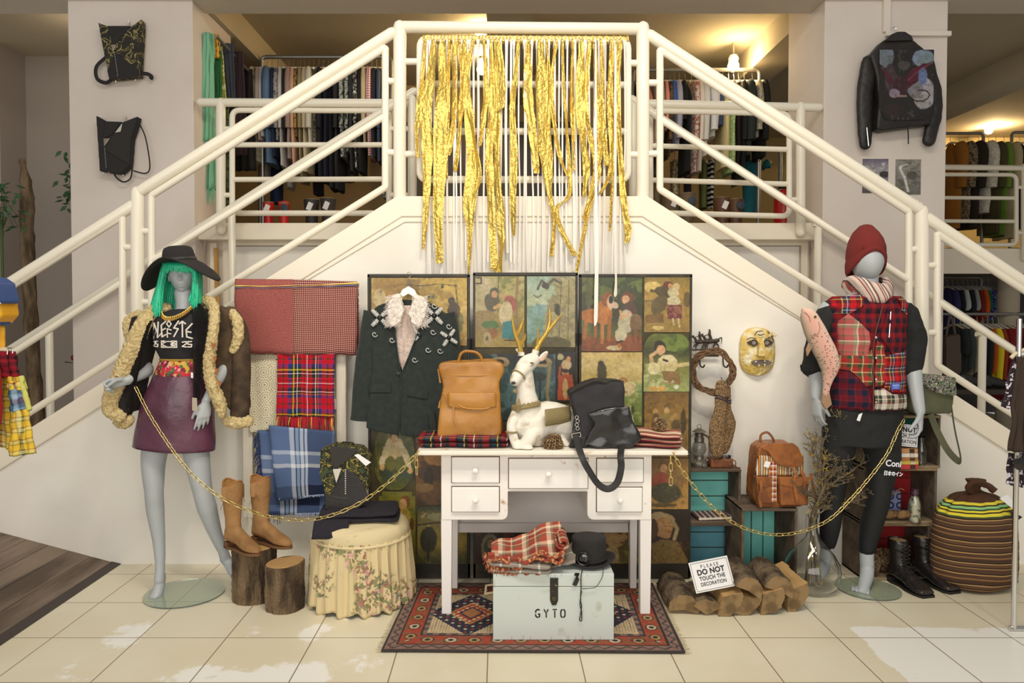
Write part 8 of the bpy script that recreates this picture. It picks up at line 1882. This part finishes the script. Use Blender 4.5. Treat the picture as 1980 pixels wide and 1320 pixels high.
mb.tube(P3,rs_,24,flat=.62,rnd=True);mb.build('fish_body',fm,fi,smooth=80)
fin=M('brown_fin','#9c7a5c',.7,bump=(60,.6,.004));
for pts in([(1566,655),(1572,668),(1560,690),(1558,676)],[(1588,720),(1598,722),(1606,740),(1602,748)],[(1592,752),(1602,752),(1608,782),(1596,792),(1588,778)]):outl(pts,YFs,-.008,.008).build('fin',fin,fi,remesh=.003,smth=2)
MB().ball(fsh(1571,612,-.026),.011,14,(1,.5,1)).build('eye_ring',M('pale_gold_eye','#c9b080',.4),fi);MB().ball(fsh(1571,612,-.033),.006,12,(1,.5,1)).build('pupil',dark,fi)
MB().tube(spline([fsh(1552,602,-.02),fsh(1560,612,-.03),fsh(1562,622,-.03)],4),.0018,5).tube(spline([fsh(1578,622,-.03),fsh(1580,634,-.034),fsh(1574,646,-.036),fsh(1560,648,-.03)],4),.0018,5).build('mouth_and_gill',fin,fi)
# price tag + string under the vest
flap(MB(),[(1634,793),(1641,790),(1636,806),(1630,804)],YM_,.001,-.15).build('price_tag',M('white_card'),man,smooth=False)
# ================= wooden ramp at the left =================
rampm=M('weathered_planks','#8c7866',.75,var=(9,'#5c4c3f',.42,.62),stretch=(1,.12,1),bump=(50,.4,.004))
rt=thing('wooden_ramp','weathered grey-brown plank ramp at the lower left edge, with a dark metal edge strip','ramp',(-2.7,3.6,0))
xr=-2.235;sl=.27;pw_=.125
for i in range(9):
    a=xr-.03-i*pw_;b_=a-pw_+.004
    MB().add([(x,y,z)for y in(1.9,YW)for x,z in((a,.004+(xr-a)*sl),(b_,.004+(xr-b_)*sl),(b_,0),(a,0))],[(0,1,2,3),(7,6,5,4),(0,4,5,1),(1,5,6,2),(2,6,7,3),(3,7,4,0)]).build('plank',rampm,rt,smooth=False,bevel=.002)
MB().add([(x,y,z)for y in(1.9,YW)for x,z in((xr+.02,.003),(xr-.035,.016),(xr-.035,.0),(xr+.02,.0))],[(0,1,2,3),(7,6,5,4),(0,4,5,1),(1,5,6,2),(2,6,7,3),(3,7,4,0)]).build('edge_strip',M('dark_metal_strip','#4b423c',.5,.5),rt,smooth=False)
# ================= hanging clothes =================
hook_m=M('hanger_wire','#b9b2a6',.3,.9);wood_h=M('pale_wood_hanger','#d8c6a0',.5);white_h=M('white_plastic_hanger','#e9e4da',.4)
def garment(cx,Y,zr,zb,w_,col,seed,kind='top',dep=.2,hm=None):
    """one garment on a hanger, hung across a rail that runs left to right; returns its root"""
    t=thing('hanging_garment','','clothes',(cx,Y,zr));rr=random.Random(seed);o=Vector((cx,Y,zr))
    zs=-.09;H=zr+zs-zb;R_=[]
    for v in[0,.03,.07,.13,.22,.35,.5,.65,.8,.92,1]:
        z_=zs-H*v;hw=w_*(.25+.75*min(1,v*5))*(1+.12*nz(v*4,seed));hd_=dep*(.2+.8*min(1,v*5))*(1-.12*(v>.9))
        if kind=='trousers':hw=w_*.8;hd_=dep*.62
        R_.append([o+Vector((hw*math.cos(q)*(1+.25*math.sin(3*q+seed))+.012*nz(v*3,seed,q),hd_*math.sin(q)*(1+.04*nz(q*4,v)),z_+.02*nz(q,seed)*v))for q in(2*PI*j/18 for j in range(18))])
    MB().loft(R_).build('cloth',col,t,smooth=70)
    if kind=='sleeve':
        MB().tube(spline([o+Vector((0,-dep*.85,zs-.03)),o+Vector((.006,-dep*1.05,zs-.22)),o+Vector((.0,-dep*1.0,zs-min(H*.9,.58)))],4),[w_*q for q in(.7,.9,1,1.05,1,.95,.9,.85,.85)],10,flat=1.5).build('sleeve',col,t,smooth=70)
    MB().tube([o+Vector((0,-.0,.018)),o+Vector((0,.014,.005)),o+Vector((0,.0,-.03)),o+Vector((0,0,-.07))],.0025,5).build('hook',hook_m,t)
    MB().tube([o+Vector((0,-dep*.95,zs-.035)),o+Vector((0,-.03,zs+.015)),o+Vector((0,.03,zs+.015)),o+Vector((0,dep*.95,zs-.035))],.012,6).build('hanger',hm or white_h,t)
    return t
def rack(label,x0,x1,Y,z,zf,extra=()):
    t=thing('clothes_rack',label,'rack',((x0+x1)/2,Y,zf));g=M('galvanised_pipe','#8d8982',.4,.7)
    MB().tube(fillet([(x0,Y,zf),(x0,Y,z),(x1,Y,z),(x1,Y,zf)],.05),.019,10).build('pipe_frame',g,t)
    MB().tube([(x0,Y,z-.62 if 0 else zf+.12),(x1,Y,zf+.12)],.014,8).build('lower_rail',g,t)
    for x_ in(x0,x1):MB().tube([(x_,Y-.25,zf+.03),(x_,Y+.25,zf+.03)],.016,8).build('foot',g,t)
    return t
def cm(c,c2=None,sc=40):
    if c2 is None:return M('cloth_'+c,c,.92,bump=(60,.4,.006))
    return M('cloth_'+c+c2,c,.92,var=(sc,c2,.5,.56))
def hang_row(items,Y,py_rail,where,grp,dep=.2,wf=1.0):
    prev=None
    for i,(px,pb,w_,c,d,*k)in enumerate(items):
        p=W(px,py_rail,Y+.0);zb=W(px,pb,Y-dep).z;col=c if not isinstance(c,(str,tuple))else(cm(c)if isinstance(c,str)else cm(*c))
        t=garment(p.x,Y,p.z-.02,zb,w_*Y/F/2*wf,col,i*3.7+px,k[0]if k else 'sleeve',dep,wood_h if i%3==0 else white_h)
        t['label']=('%s hanging %s, %s'%(d,where,'right of the '+prev if prev else 'first from the left'))[:200];t['group']=grp;prev=d
gk=check_mat('cream_windowpane','#d8cdb0','#e4dcc4',.05);gr=check_mat('red_gingham','#a83a44','#e8d4cc',.016)
MATS['gk']=plaid('windowpane_check',1/.05,1/.05,[(8,'#d9cfb2'),(1,'#3a3630')],[(8,'#d9cfb2'),(1,'#3a3630')],coord='Object',ua=1,va=2)
MATS['gg']=plaid('gingham',1/.022,1/.022,[(1,'#a83a44'),(1,'#e8dcd4')],coord='Object',ua=0,va=2);camoK=camo3('camouflage_print','#7c8074','#26282a','#c9c8bc',24)
YR1=7.0;zRL=W(600,110,YR1).z;rack('grey pipe clothes rack upstairs, left of the landing',W(505,0,YR1).x,W(756,0,YR1).x,YR1,zRL,ZF-.02)
L1_=[(498,308,13,MATS['gk'],'cream checked coat'),(509,270,9,'#c4aba0','pale pink shirt'),(516,262,8,'#d8d4cc','white blouse'),(526,312,17,'#5d7693','light denim jacket'),(537,300,9,'#26304a','navy top'),(544,268,9,('#a8a09c','#5c5452'),'paisley shirt'),(552,318,8,'#c9c4bc','pale grey top'),
 (559,280,7,'#2b2220','dark brown top'),(567,306,12,'#a48a80','dusty pink blazer'),(575,330,8,'#d8a888','peach cardigan'),(581,262,7,('#b08c4c','#4a3820'),'leopard shirt'),(589,340,9,'#9c8c68','khaki shirt'),(597,330,9,'#c9b894','beige shirt'),(606,276,13,'#d4ccb8','cream jacket'),
 (616,280,9,('#a08c74','#2c2420'),'animal print skirt','top'),(625,345,10,'#1c1c24','black jacket'),(635,350,10,'#22263c','midnight blue dress','top'),(645,360,11,'#1a1a1c','long black dress','top'),(656,362,10,'#232224','charcoal coat'),(667,300,9,camoK,'camouflage jacket'),
 (677,290,8,camoK,'grey camouflage shirt'),(685,330,8,'#2c2e30','graphite top'),(693,322,8,('#3a3634','#c9c2b4'),'speckled blouse'),(701,330,8,'#1e1e20','black cardigan'),(709,276,10,'#c9b48c','lace beige top'),(719,300,11,MATS['gg'],'red gingham shirt'),(728,300,8,'#26262c','black shirt'),(737,310,8,'#3c4658','slate blue top'),(746,380,9,('#8c94a4','#2c3038'),'marbled grey dress','top')]
hang_row(L1_,YR1,114,'on the left upstairs rack','clothes on the left upstairs rack')
L2_=[(515,352,22,'#dcd6c8','white trousers','trousers'),(535,390,26,'#1e2c4c','dark jeans','trousers'),(562,360,16,'#e0dacc','ivory trousers','trousers'),(590,350,18,'#b5a890','stone trousers','trousers'),(615,372,22,'#1b1b1d','black trousers','trousers'),(672,345,30,'#202226','black shorts','trousers')]
YR3=7.45;hang_row(L2_,YR3,232,'behind the left upstairs rack','trousers behind the left upstairs rack',.16);rack('low grey pipe rack holding trousers behind the left upstairs rack',W(500,0,YR3).x,W(750,0,YR3).x,YR3,W(0,230,YR3).z,ZF-.02)
YR2=7.15;rack('grey pipe clothes rack upstairs, right of the landing',W(1225,0,YR2).x,W(1470,0,YR2).x,YR2,W(0,135,YR2).z,ZF-.02)
R1_=[(1232,300,9,'#2c2a28','black and white top'),(1252,320,14,'#c47c6a','salmon dress','top'),(1263,290,8,'#cfc2a4','sand shirt'),(1272,330,9,'#8a8060','olive shirt'),(1281,250,8,'#d88a78','coral top'),(1288,300,8,('#6a5030','#2c2418'),'dark floral blouse'),(1295,214,10,'#3f5a94','blue shirt'),(1304,280,12,'#a4a0b0','lilac grey blouse'),(1314,240,11,'#151618','black waistcoat'),(1325,330,13,'#17181a','long black waistcoat','top'),
 (1337,330,9,('#d8c4b4','#a85c4c'),'rose print shirt'),(1346,330,9,'#e4d8c8','cream blouse'),(1355,300,12,'#dcd8cc','white jumper'),(1370,262,16,'#e0dedc','white shirt'),(1384,238,20,'#48587c','denim skirt','top'),(1398,320,16,'#e4d29c','butter yellow dress','top'),(1409,330,10,('#a8cf84','#d8e4b4'),'lime print dress','top'),(1419,320,8,'#2c1c20','plum dress','top'),(1428,350,9,'#1e1c20','black coat'),(1439,300,18,'#26302e','dark green coat'),(1455,262,13,('#b5ac98','#8c8474'),'grey ribbed jumper'),(1467,300,13,'#161616','black furry jacket')]
hang_row(R1_,YR2,139,'on the right upstairs rack','clothes on the right upstairs rack')
R2_=[(1270,420,24,'#7c6c4c','khaki trousers','trousers'),(1305,420,18,('#8c7c5c','#c9b88c'),'mottled brown skirt','trousers'),(1330,410,14,'#332a34','aubergine trousers','trousers'),(1360,400,16,'#6a6c38','moss green trousers','trousers'),(1374,400,12,stripes('black_white_bands',1/.05,[(1,'#1c1c1c'),(1,'#cfcabc')],coord='Object',ax=2),'striped socks','trousers'),(1448,410,30,'#1c6a74','teal skirt','trousers'),(1482,320,12,'#1f7a84','turquoise top','trousers')]
hang_row(R2_,7.5,290,'behind the right upstairs rack','trousers behind the right upstairs rack',.14);rack('low grey pipe rack holding trousers behind the right upstairs rack',W(1250,0,7.5).x,W(1512,0,7.5).x,7.5,W(0,288,7.5).z,ZF-.02)
# garments on the side of the left pillar
px_face=PLx[1]
def side_cloth(name,label,cat,mat,rect,Y,amp=.012,fr=3,solid=.012,bot=None):
    t=thing(name,label,cat,W((rect[0]+rect[2])/2,rect[3],Y));sheet(t,'cloth',mat,(rect[0],rect[1]),(rect[2],rect[1]),(bot[1]if bot else rect[2],rect[3]),(bot[0]if bot else rect[0],rect[3]),Y,amp,fr,solid,seed=rect[0]);return t
mint=M('mint_scarf','#7fb894',.9,bump=(300,.3,.002));t=side_cloth('scarf','long mint green scarf hanging on the side of the left pillar above the railing','scarf',mint,(392,64,411,366),5.85,.03,2,.015,(395,416))
sheet(t,'front_tail',mint,(391,66),(404,66),(402,272),(389,272),5.80,.02,2,.015)
f_=MB();fringe(f_,W(389,270,5.80),W(402,270,5.80),12,.1,.004,4);fringe(f_,W(396,364,5.85),W(415,364,5.85),14,.12,.004,5);f_.build('fringe',mint,t)['kind']='stuff'
side_cloth('scarf','yellow and brown leopard scarf knotted beside the mint scarf','scarf',camo3('leopard_yellow','#d8a02c','#5c3818','#e0b040',30),(411,66,422,112),5.95,bot=(413,424))
for lab,c,r_,Y_,bt in(('emerald green scarf hanging beside the mint scarf','#2c6a3c',(414,100,428,192),6.0,None),('yellow and olive scarf hanging beside the emerald one',('#8f9440','#c9c890'),(421,90,430,205),6.05,(428,438)),('slate blue shirt hanging beside the olive scarf','#3c4048',(426,84,452,200),6.12,(440,456)),('dark plum blouse hanging on the far side of the slate shirt','#352428',(444,100,470,300),6.25,(440,478)),('patterned green and black tunic hanging behind the railing post',('#4c5c3c','#1c1814'),(431,205,442,400),6.1,None),('black fringed shawl hanging low behind the left railing','#1b1714',(462,134,488,330),6.6,(450,496))):
    side_cloth('hanging_garment',lab,'clothes',cm(c)if isinstance(c,str)else cm(*c),r_,Y_,bot=bt)
for nm,lab,a,b_ in(('scarf_rack','sloping metal display arm on the left pillar side holding scarves',W(418,70,5.8),W(500,158,6.9)),):
    tag(MB().tube([a,b_],.012,8).build(nm,M('galvanised_pipe'),None),lab,'display arm')
# boots and extinguisher upstairs
redw=M('red_rubber','#c01c1c',.35);zU=ZF-.019
def simple_boot(label,px,Y,h,mat,r_=.075,btn=None,cat='boot'):
    x_=W(px,0,Y).x;t=thing('tall_boot',label,cat,(x_,Y,zU));mb=MB();mb.lathe([(r_*.8,.0),(r_*.8,.1),(r_*.75,.16),(r_*.95,.3),(r_,h)],(x_,Y,zU),20);limb(mb,[(x_,Y,zU+.05),(x_,Y-.12,zU+.045),(x_,Y-.19,zU+.03)],[r_*.7,r_*.6,r_*.4],12);mb.build('upper',mat,t,smooth=60)
    MB().lathe([(r_*.94,h-.01),(r_*.92,h+.004),(.001,h-.02)],(x_,Y,zU),20).build('lining',M('lining_pale','#a08c6c',.9),t)
    if btn:MB().lathe([(.001,0),(.035,0),(.035,.012),(.001,.014)],(x_+.02,Y-r_*1.05,zU+h*.82),18,Matrix.Rotation(PI/2,3,'X')).build('security_tag',M('grey_tag','#2f3a48',.4),t)
    else:MB().box((x_,Y-r_*1.05,zU+h*.8),(.045,.004,.07),Matrix.Rotation(.4,3,'Y')).build('price_sticker',M('white_card'),t)
simple_boot('tall red rubber boot upstairs, left one of the red pair',516,6.55,.30,redw,.052);simple_boot('tall red rubber boot upstairs, right one of the red pair',546,6.5,.29,redw,.052,True)
bk2=M('dark_grey_boot','#35322f',.6);simple_boot('tall dark grey boot upstairs beside the red pair',600,6.6,.33,bk2,.07);simple_boot('tall dark grey boot upstairs with a price sticker, right of its partner',632,6.55,.33,bk2,.07)
bt2=M('brown_boot_leather','#5c3c26',.5);simple_boot('tall brown leather boot upstairs with a white price sticker',1400,6.7,.36,bt2,.085);simple_boot('tall brown leather boot upstairs with a round dark tag',1426,6.65,.34,bt2,.07,True)
kb=M('khaki_boot','#6c5a40',.6);simple_boot('tall khaki boot upstairs left of the brown boots, plain one',1302,6.8,.40,kb,.085);simple_boot('tall khaki boot upstairs with a round dark tag',1332,6.7,.40,kb,.075,True)
xe=W(1521,0,6.9).x;fe=thing('fire_extinguisher','red fire extinguisher standing on the upper floor at the end of the right railing','fire extinguisher',(xe,6.9,zU));MB().lathe([(.001,0),(.09,0),(.095,.02),(.095,.38),(.07,.44),(.03,.47),(.001,.47)],(xe,6.9,zU),28).build('cylinder',redw,fe);MB().box((xe,6.9,zU+.5),(.1,.05,.04)).build('valve',blackl,fe);MB().tube(spline([(xe+.02,6.88,zU+.5),(xe+.11,6.86,zU+.45),(xe+.1,6.84,zU+.2)],5),.012,8).build('hose',blackl,fe)
# furniture behind the gold strips
cab=thing('display_cabinet','dark glass-fronted display cabinet on the upper floor behind the gold strips','cabinet',(W(1000,0,8.2).x,8.2,ZF));dkw=M('dark_walnut','#3a2e28',.5)
a,b_=W(770,300,8.1),W(1130,300,8.1);zt2=W(0,235,8.1).z
MB().mm(a.x,b_.x,8.1,8.5,ZF,zt2).build('cabinet_body',dkw,cab,smooth=False,bevel=.01)
for i in range(6):x_=lerp(a.x,b_.x,i/5);MB().mm(x_-.02,x_+.02,8.08,8.1,ZF,zt2).build('door_frame',M('grey_frame','#6c645c',.5),cab,smooth=False)
for i,(px,h_,c,lab)in enumerate(((820,.3,'#5c5048','tall dark vase'),(880,.18,'#a89c8c','pale bowl'),(905,.26,'#6a3c24','rust brown jug'),(958,.22,'#8c9490','grey-green jar'),(1090,.34,'#2c2a28','black figurine'))):
    x_=W(px,0,8.25).x;t=thing('vase','%s on the dark cabinet behind the gold strips'%lab,'vase',(x_,8.25,zt2));MB().lathe([(.04,0),(.07,h_*.3),(.06,h_*.6),(.025,h_*.8),(.035,h_)],(x_,8.25,zt2),18).build('vase_body',M('glaze'+c,c,.3),t)
# ================= right bay =================
ya=9.4;rack('pipe clothes rack far away beside the leather jacket pillar',W(1790,0,ya).x,W(1906,0,ya).x,ya,W(0,258,ya).z,ZF-.02);rack('pipe clothes rack at the far right edge upstairs',W(1961,0,ya).x,W(2060,0,ya).x,ya,W(0,256,ya).z,ZF-.02)
hang_row([(1838,440,20,'#9c6420','mustard coat'),(1855,430,20,('#8c7c60','#4c4030'),'shaggy fur coat'),(1872,440,24,'#2a2018','dark brown fur coat'),(1893,410,24,('#c9c2b0','#e0dac8'),'white fur coat'),(1912,450,18,'#4a4424','moss coat'),(1926,455,14,'#6c8c30','grass green coat'),(1942,460,16,'#b5a47c','sand coat'),(1972,440,22,'#26303c','navy denim jacket')],ya,262,'on the far upstairs rack','coats on the far right upstairs rack',.22)
yb=8.9
for lab,x0_,x1_,py in(('pipe rack holding shirts under the upper floor at the right',1800,1906,536),('long pipe rack holding jackets under the upper floor at the right',1790,2080,607)):
    q=yb-(.6 if py>600 else 0);rack(lab,W(x0_,0,q).x,W(x1_,0,q).x,q,W(0,py,q).z,.002)
hang_row([(1832,640,11,'#3a3460','violet jacket'),(1843,605,9,'#1c1e20','black shirt'),(1853,600,9,'#c9ccc8','white-trimmed shirt'),(1863,610,9,'#26282a','charcoal shirt'),(1872,602,8,'#b0b4ac','pale-sleeved shirt'),(1881,625,9,'#8c2a1c','brick shirt'),(1889,620,9,'#d8641c','orange shirt'),(1896,600,7,'#1f7a4c','green shirt'),(1903,618,9,('#3a4a9c','#9c9cd8'),'blue print shirt'),(1912,612,8,'#b05ca8','pink-violet shirt')],yb,539,'on the high ground-floor rail','shirts on the high rail under the upper floor',.18)
hang_row([(1846,690,12,'#262a2c','black coat'),(1857,720,12,'#3c4440','grey-green coat'),(1868,740,9,'#a49a7c','stone coat'),(1878,745,12,'#26304c','dark blue coat'),(1890,740,11,'#1e2022','ink black coat'),(1901,730,8,'#b5521c','burnt orange coat'),(1910,752,12,'#e0c820','bright yellow coat'),(1920,750,9,'#8c3418','rust coat'),(1931,775,12,'#7a1418','dark red coat'),(1943,760,11,'#9c1c20','red coat'),(1954,750,11,'#5c1418','maroon coat'),(1965,740,11,'#2c2428','black-brown coat'),(1976,700,11,'#c9a42c','ochre coat')],yb-.6,611,'on the long ground-floor rail','coats on the long rail under the upper floor',.2)
dt=thing('display_table','dark display table with shoes under the upper floor at the right','table',(W(1880,0,7.4).x,7.4,0));zt3=W(0,752,7.2).z;xa,xb=W(1800,0,7.2).x,W(2100,0,7.2).x
MB().mm(xa,xb,7.15,7.7,zt3-.05,zt3).build('tabletop',dkw,dt,smooth=False,bevel=.005)
for x_ in(xa+.05,xb-.05):MB().mm(x_-.03,x_+.03,7.2,7.26,0,zt3-.05).build('leg',dkw,dt,smooth=False)
for lab,px,dx in(('worn black ankle boot lying on the display table, left one',1882,0),('worn black ankle boot lying on the display table, right one',1912,.0)):
    c=W(px,742,7.3);t=thing('ankle_boot',lab,'boot',(c.x,7.3,zt3));mb=MB();limb(mb,[(c.x-.10,7.3,zt3+.1),(c.x-.03,7.3,zt3+.07),(c.x+.07,7.28,zt3+.05),(c.x+.13,7.27,zt3+.035)],[.06,.055,.05,.032],14);mb.build('upper',M('scuffed_leather','#2b2826',.4,bump=(30,.6,.01)),t,smooth=60,disp=(.05,.02))
c=W(1838,690,7.35);sb=thing('satchel','brown leather satchel standing on the display table beside the right pillar','bag',(c.x,7.35,zt3));outl([(1822,650),(1850,645),(1853,700),(1850,741),(1822,741)],7.35,-.06,.06).build('bag_body',M('dark_brown_leather','#4d3c30',.5),sb,remesh=.012,smth=3);MB().tube(spline([W(1830,650,7.35),W(1838,610,7.35),W(1848,650,7.35)],5),.012,8,flat=.4).build('strap',M('dark_brown_leather'),sb)
struct(MB().lathe([(.11,0),(.11,W(0,529,8.4).z)],(W(1960,0,8.4).x,8.4,0),32).build('wall_column_right',M('cream_column','#a89c84',.7),smooth=60))
# ================= left bay =================
dft=thing('driftwood_pole','tall crooked driftwood pole standing by the grey wall at the left edge','pole',(W(62,0,6.6).x,6.6,0));mb=MB();P3=spline([W(42,308,6.6),W(50,360,6.6),W(52,430,6.6),W(55,520,6.6),W(60,620,6.6),W(66,720,6.6),W(76,830,6.6),Vector((W(80,900,6.6).x,6.6,.01))],6);mb.tube(P3,[.02+.035*min(1,i/8)+.008*nz(i*.7)for i in range(len(P3))],12);mb.build('pole_wood',bark_mat('driftwood_bark','#8c745a','#54442f'),dft,disp=(.12,.03))
leafm=M('dark_green_leaf','#2f4a30',.45,var=(20,'#3f6a3c',.4,.6))
def plant(label,cx,cy,Y,n,rx,ry,seed,pot=True):
    c=W(cx,cy,Y);t=thing('potted_plant',label,'plant',(c.x,Y,0));rr=random.Random(seed);lf=MB();st_=MB()
    for i in range(n):
        s=Vector((c.x+rr.uniform(-rx,rx),Y+rr.uniform(-.15,.15),c.z+rr.uniform(-ry,ry)));d=Vector((rr.uniform(-1,1),rr.uniform(-.6,.3),rr.uniform(-1,.2))).normalized();w_=d.orthogonal().normalized()*.018;m_=s+d*.035;e=s+d*.085
        lf.add([s,m_+w_,e,m_-w_,m_+Vector((0,0,.004))],[(0,1,4),(1,2,4),(2,3,4),(3,0,4)])
        if i%3==0:st_.tube([s,s.lerp(c,.5)+Vector((0,0,.04)),Vector((c.x,Y,c.z-ry*1.2))],.003,4)
    st_.tube([(c.x,Y,c.z-ry*.9),(c.x,Y,.25)],.012,6).build('stem',M('green_stem','#54603c',.8),t);o=lf.build('leaves',leafm,t,smooth=False,noflip=True);o['kind']='stuff'
    MB().lathe([(.12,0),(.16,.28),(.14,.28),(.13,.25),(.001,.25)],(c.x,Y,.001),24).build('pot',M('grey_pot','#6c665e',.7),t)
plant('leafy green plant at the far left edge beside the driftwood pole',2,395,6.2,70,.11,.20,3);plant('leafy green plant half hidden behind the left pillar',140,350,6.75,50,.07,.26,5)
c=W(143,691,6.7);t=thing('poinsettia','small dark red flower with thin leaves peeping out behind the left pillar','plant',(c.x,6.7,0));MB().ball(c,.028,10,(1,.6,1)).build('flower',M('crimson_petal','#7a1826',.6),t,disp=(.02,.015));MB().tube([c+Vector((-.08,0,-.04)),c+Vector((0,0,-.05)),Vector((c.x+.02,6.7,.01))],.006,6).build('stem',M('dark_stem','#33302a',.8),t)
# ================= garments at the picture edges, nearer than the wall =================
yl=3.3;stl=thing('garment_stand','metal garment stand at the far left edge, mostly outside the picture','stand',(W(-150,0,yl).x,yl,.0));xq=W(-150,0,yl).x;zq=.27
MB().tube([(xq,yl,.30),(xq,yl,1.75)],.016,10).tube([(xq-.1,yl,1.75),(xq+.3,yl,1.75)],.012,8).build('pole',chrome,stl);MB().lathe([(.17,.262),(.17,.30),(.02,.31)],(xq,yl,0),32).build('base',chrome,stl)
yel=M('yellow_nylon','#e8a61c',.5,bump=(12,.5,.01));bln=M('cobalt_nylon','#2f4c86',.5,bump=(12,.5,.01));L_=lambda x_,y_,dy=0:W(x_,y_,yl)+Vector((0,dy,0))
t=thing('sports_backpack','yellow and cobalt blue nylon backpack hanging at the far left edge','backpack',L_(-5,640));outl([(-50,545),(0,548),(20,570),(24,610),(10,625),(-50,630)],yl,-.07,.05).build('bag_body',yel,t,remesh=.006,smth=5);outl([(-50,536),(5,536),(22,548),(31,585),(22,588),(6,566),(-50,556)],yl,-.10,.03).build('blue_lid',bln,t,remesh=.005,smth=3);outl([(-50,612),(14,610),(12,628),(-50,632)],yl,-.09,.03).build('blue_base',bln,t,remesh=.005,smth=3)
MB().tube(spline([L_(0,562,-.11),L_(12,572,-.11),L_(20,588,-.11),L_(31,586,-.10)],4),.003,6).build('white_piping',M('white_piping','#e8e4dc',.5),t);MB().tube(spline([L_(2,606,-.10),L_(16,598,-.11),L_(22,590,-.11),L_(16,560,-.11)],4),.004,6).build('cord',M('grey_cord','#8c8c94',.6),t);MB().tube([L_(16,613,-.11),L_(16,634,-.11)],[.004,.007],8).build('zip_pull',M('sky_plastic','#4f9cc9',.4),t)
t=thing('hanging_garment','bright yellow garment below the blue backpack at the far left edge','clothes',L_(-10,725));sheet(t,'cloth',yel,(-50,628),(9,630),(10,722),(-50,722),yl+.02,.01,2,.012)
t=thing('hanging_garment','red knitted sleeve hanging in front of the patchwork trousers at the far left edge','clothes',L_(0,865));mb=MB();limb(mb,[L_(-6,715,-.06),L_(0,760,-.07),L_(4,800,-.07),L_(-4,838,-.07),L_(-8,862,-.07)],[.05,.05,.042,.034,.022],16);mb.build('sleeve',M('scarlet_knit','#a81a20',.9,bump=(200,.6,.004)),t,smooth=80)
t=thing('patchwork_trousers','patchwork plaid trousers in red, blue and yellow checks hanging at the left edge','trousers',L_(35,880))
tr1=plaid('red_black_check',1/.035,1/.035,[(1,'#8a1c28'),(1,'#2c1c20')]);tr2=plaid('yellow_check',1/.05,1/.05,[(6,'#e8c040'),(1,'#7a2c2c'),(3,'#d8cf8c'),(1,'#4c5a3c')]);tr3=plaid('blue_patch',1/.075,1/.075,[(1,'#2f6478'),(1,'#a4a8b4'),(1,'#5c4c6c')],[(1,'#4f8ca0'),(1,'#8fbcd0'),(1,'#5c5468')],fac=.5)
sheet(t,'waist_panel',tr1,(-10,678),(30,680),(38,728),(-10,730),yl,.01,2,.02);sheet(t,'upper_panel',tr2,(12,728),(38,727),(44,754),(15,754),yl,.008,2,.02);sheet(t,'blue_patch',tr3,(15,752),(44,750),(50,790),(22,798),yl,.008,2,.02);sheet(t,'lower_leg',tr2,(21,796),(54,790),(68,876),(20,882),yl,.012,3,.02);sheet(t,'back_leg',tr2,(-12,730),(16,730),(24,870),(-12,860),yl+.03,.01,2,.015);sheet(t,'side_strip',M('lime_edge','#c9c464',.8),(38,727),(43,727),(59,792),(53,794),yl,.006,1,.02)
t=thing('clothes_hanger','wooden clip hanger holding the patchwork trousers','hanger',L_(10,676));MB().box(L_(-6,675),(.10,.014,.016)).build('bar',wood_h,t,bevel=.002);MB().tube([L_(20,684,-.02),L_(20,672,-.02),L_(30,672,-.02),L_(30,682,-.02)],.003,6).build('clip',chrome,t)
yr=3.4;r_p=lambda x_,y_,dy=0:W(x_,y_,yr)+Vector((0,dy,0));xq=r_p(1982,0).x
t=thing('garment_stand','slim chrome garment stand at the far right edge','stand',(xq,yr,0));MB().tube([(xq,yr,.012),(xq,yr,1.45)],.012,10).build('pole',chrome,t);MB().tube([(xq-.02,yr,.012),(xq+.3,yr,.012)],.012,8).build('base',chrome,t)
t=thing('hanging_garment','black and white swirl print blouse at the far right edge','clothes',r_p(1955,800));sw=camo3('swirl_print','#2c2028','#d8ccd0','#2c2028',30);sheet(t,'cloth',sw,(1962,690),(1985,686),(1975,800),(1938,786),yr,.008,2,.012);sheet(t,'lower_hem',sw,(1952,876),(1985,876),(1985,944),(1948,936),yr+.02,.008,2,.012)
t=thing('hanging_garment','dark brown long coat in front of the swirl print blouse at the right edge','clothes',r_p(1968,875));sheet(t,'cloth',M('espresso_cloth','#3a2c22',.9),(1972,690),(1995,690),(1990,876),(1953,872),yr-.03,.012,2,.02);MB().lathe([(.001,0),(.028,0),(.03,.01),(.001,.014)],r_p(1961,893,-.03),20,Matrix.Rotation(PI/2,3,'X')).build('big_button',M('dark_glass'),t)
t=thing('clothes_hanger','pale wooden hanger holding the swirl print blouse','hanger',r_p(1975,690));MB().tube(spline([r_p(1955,692),r_p(1965,683),r_p(1990,672)],4),.009,8).build('arm',wood_h,t)
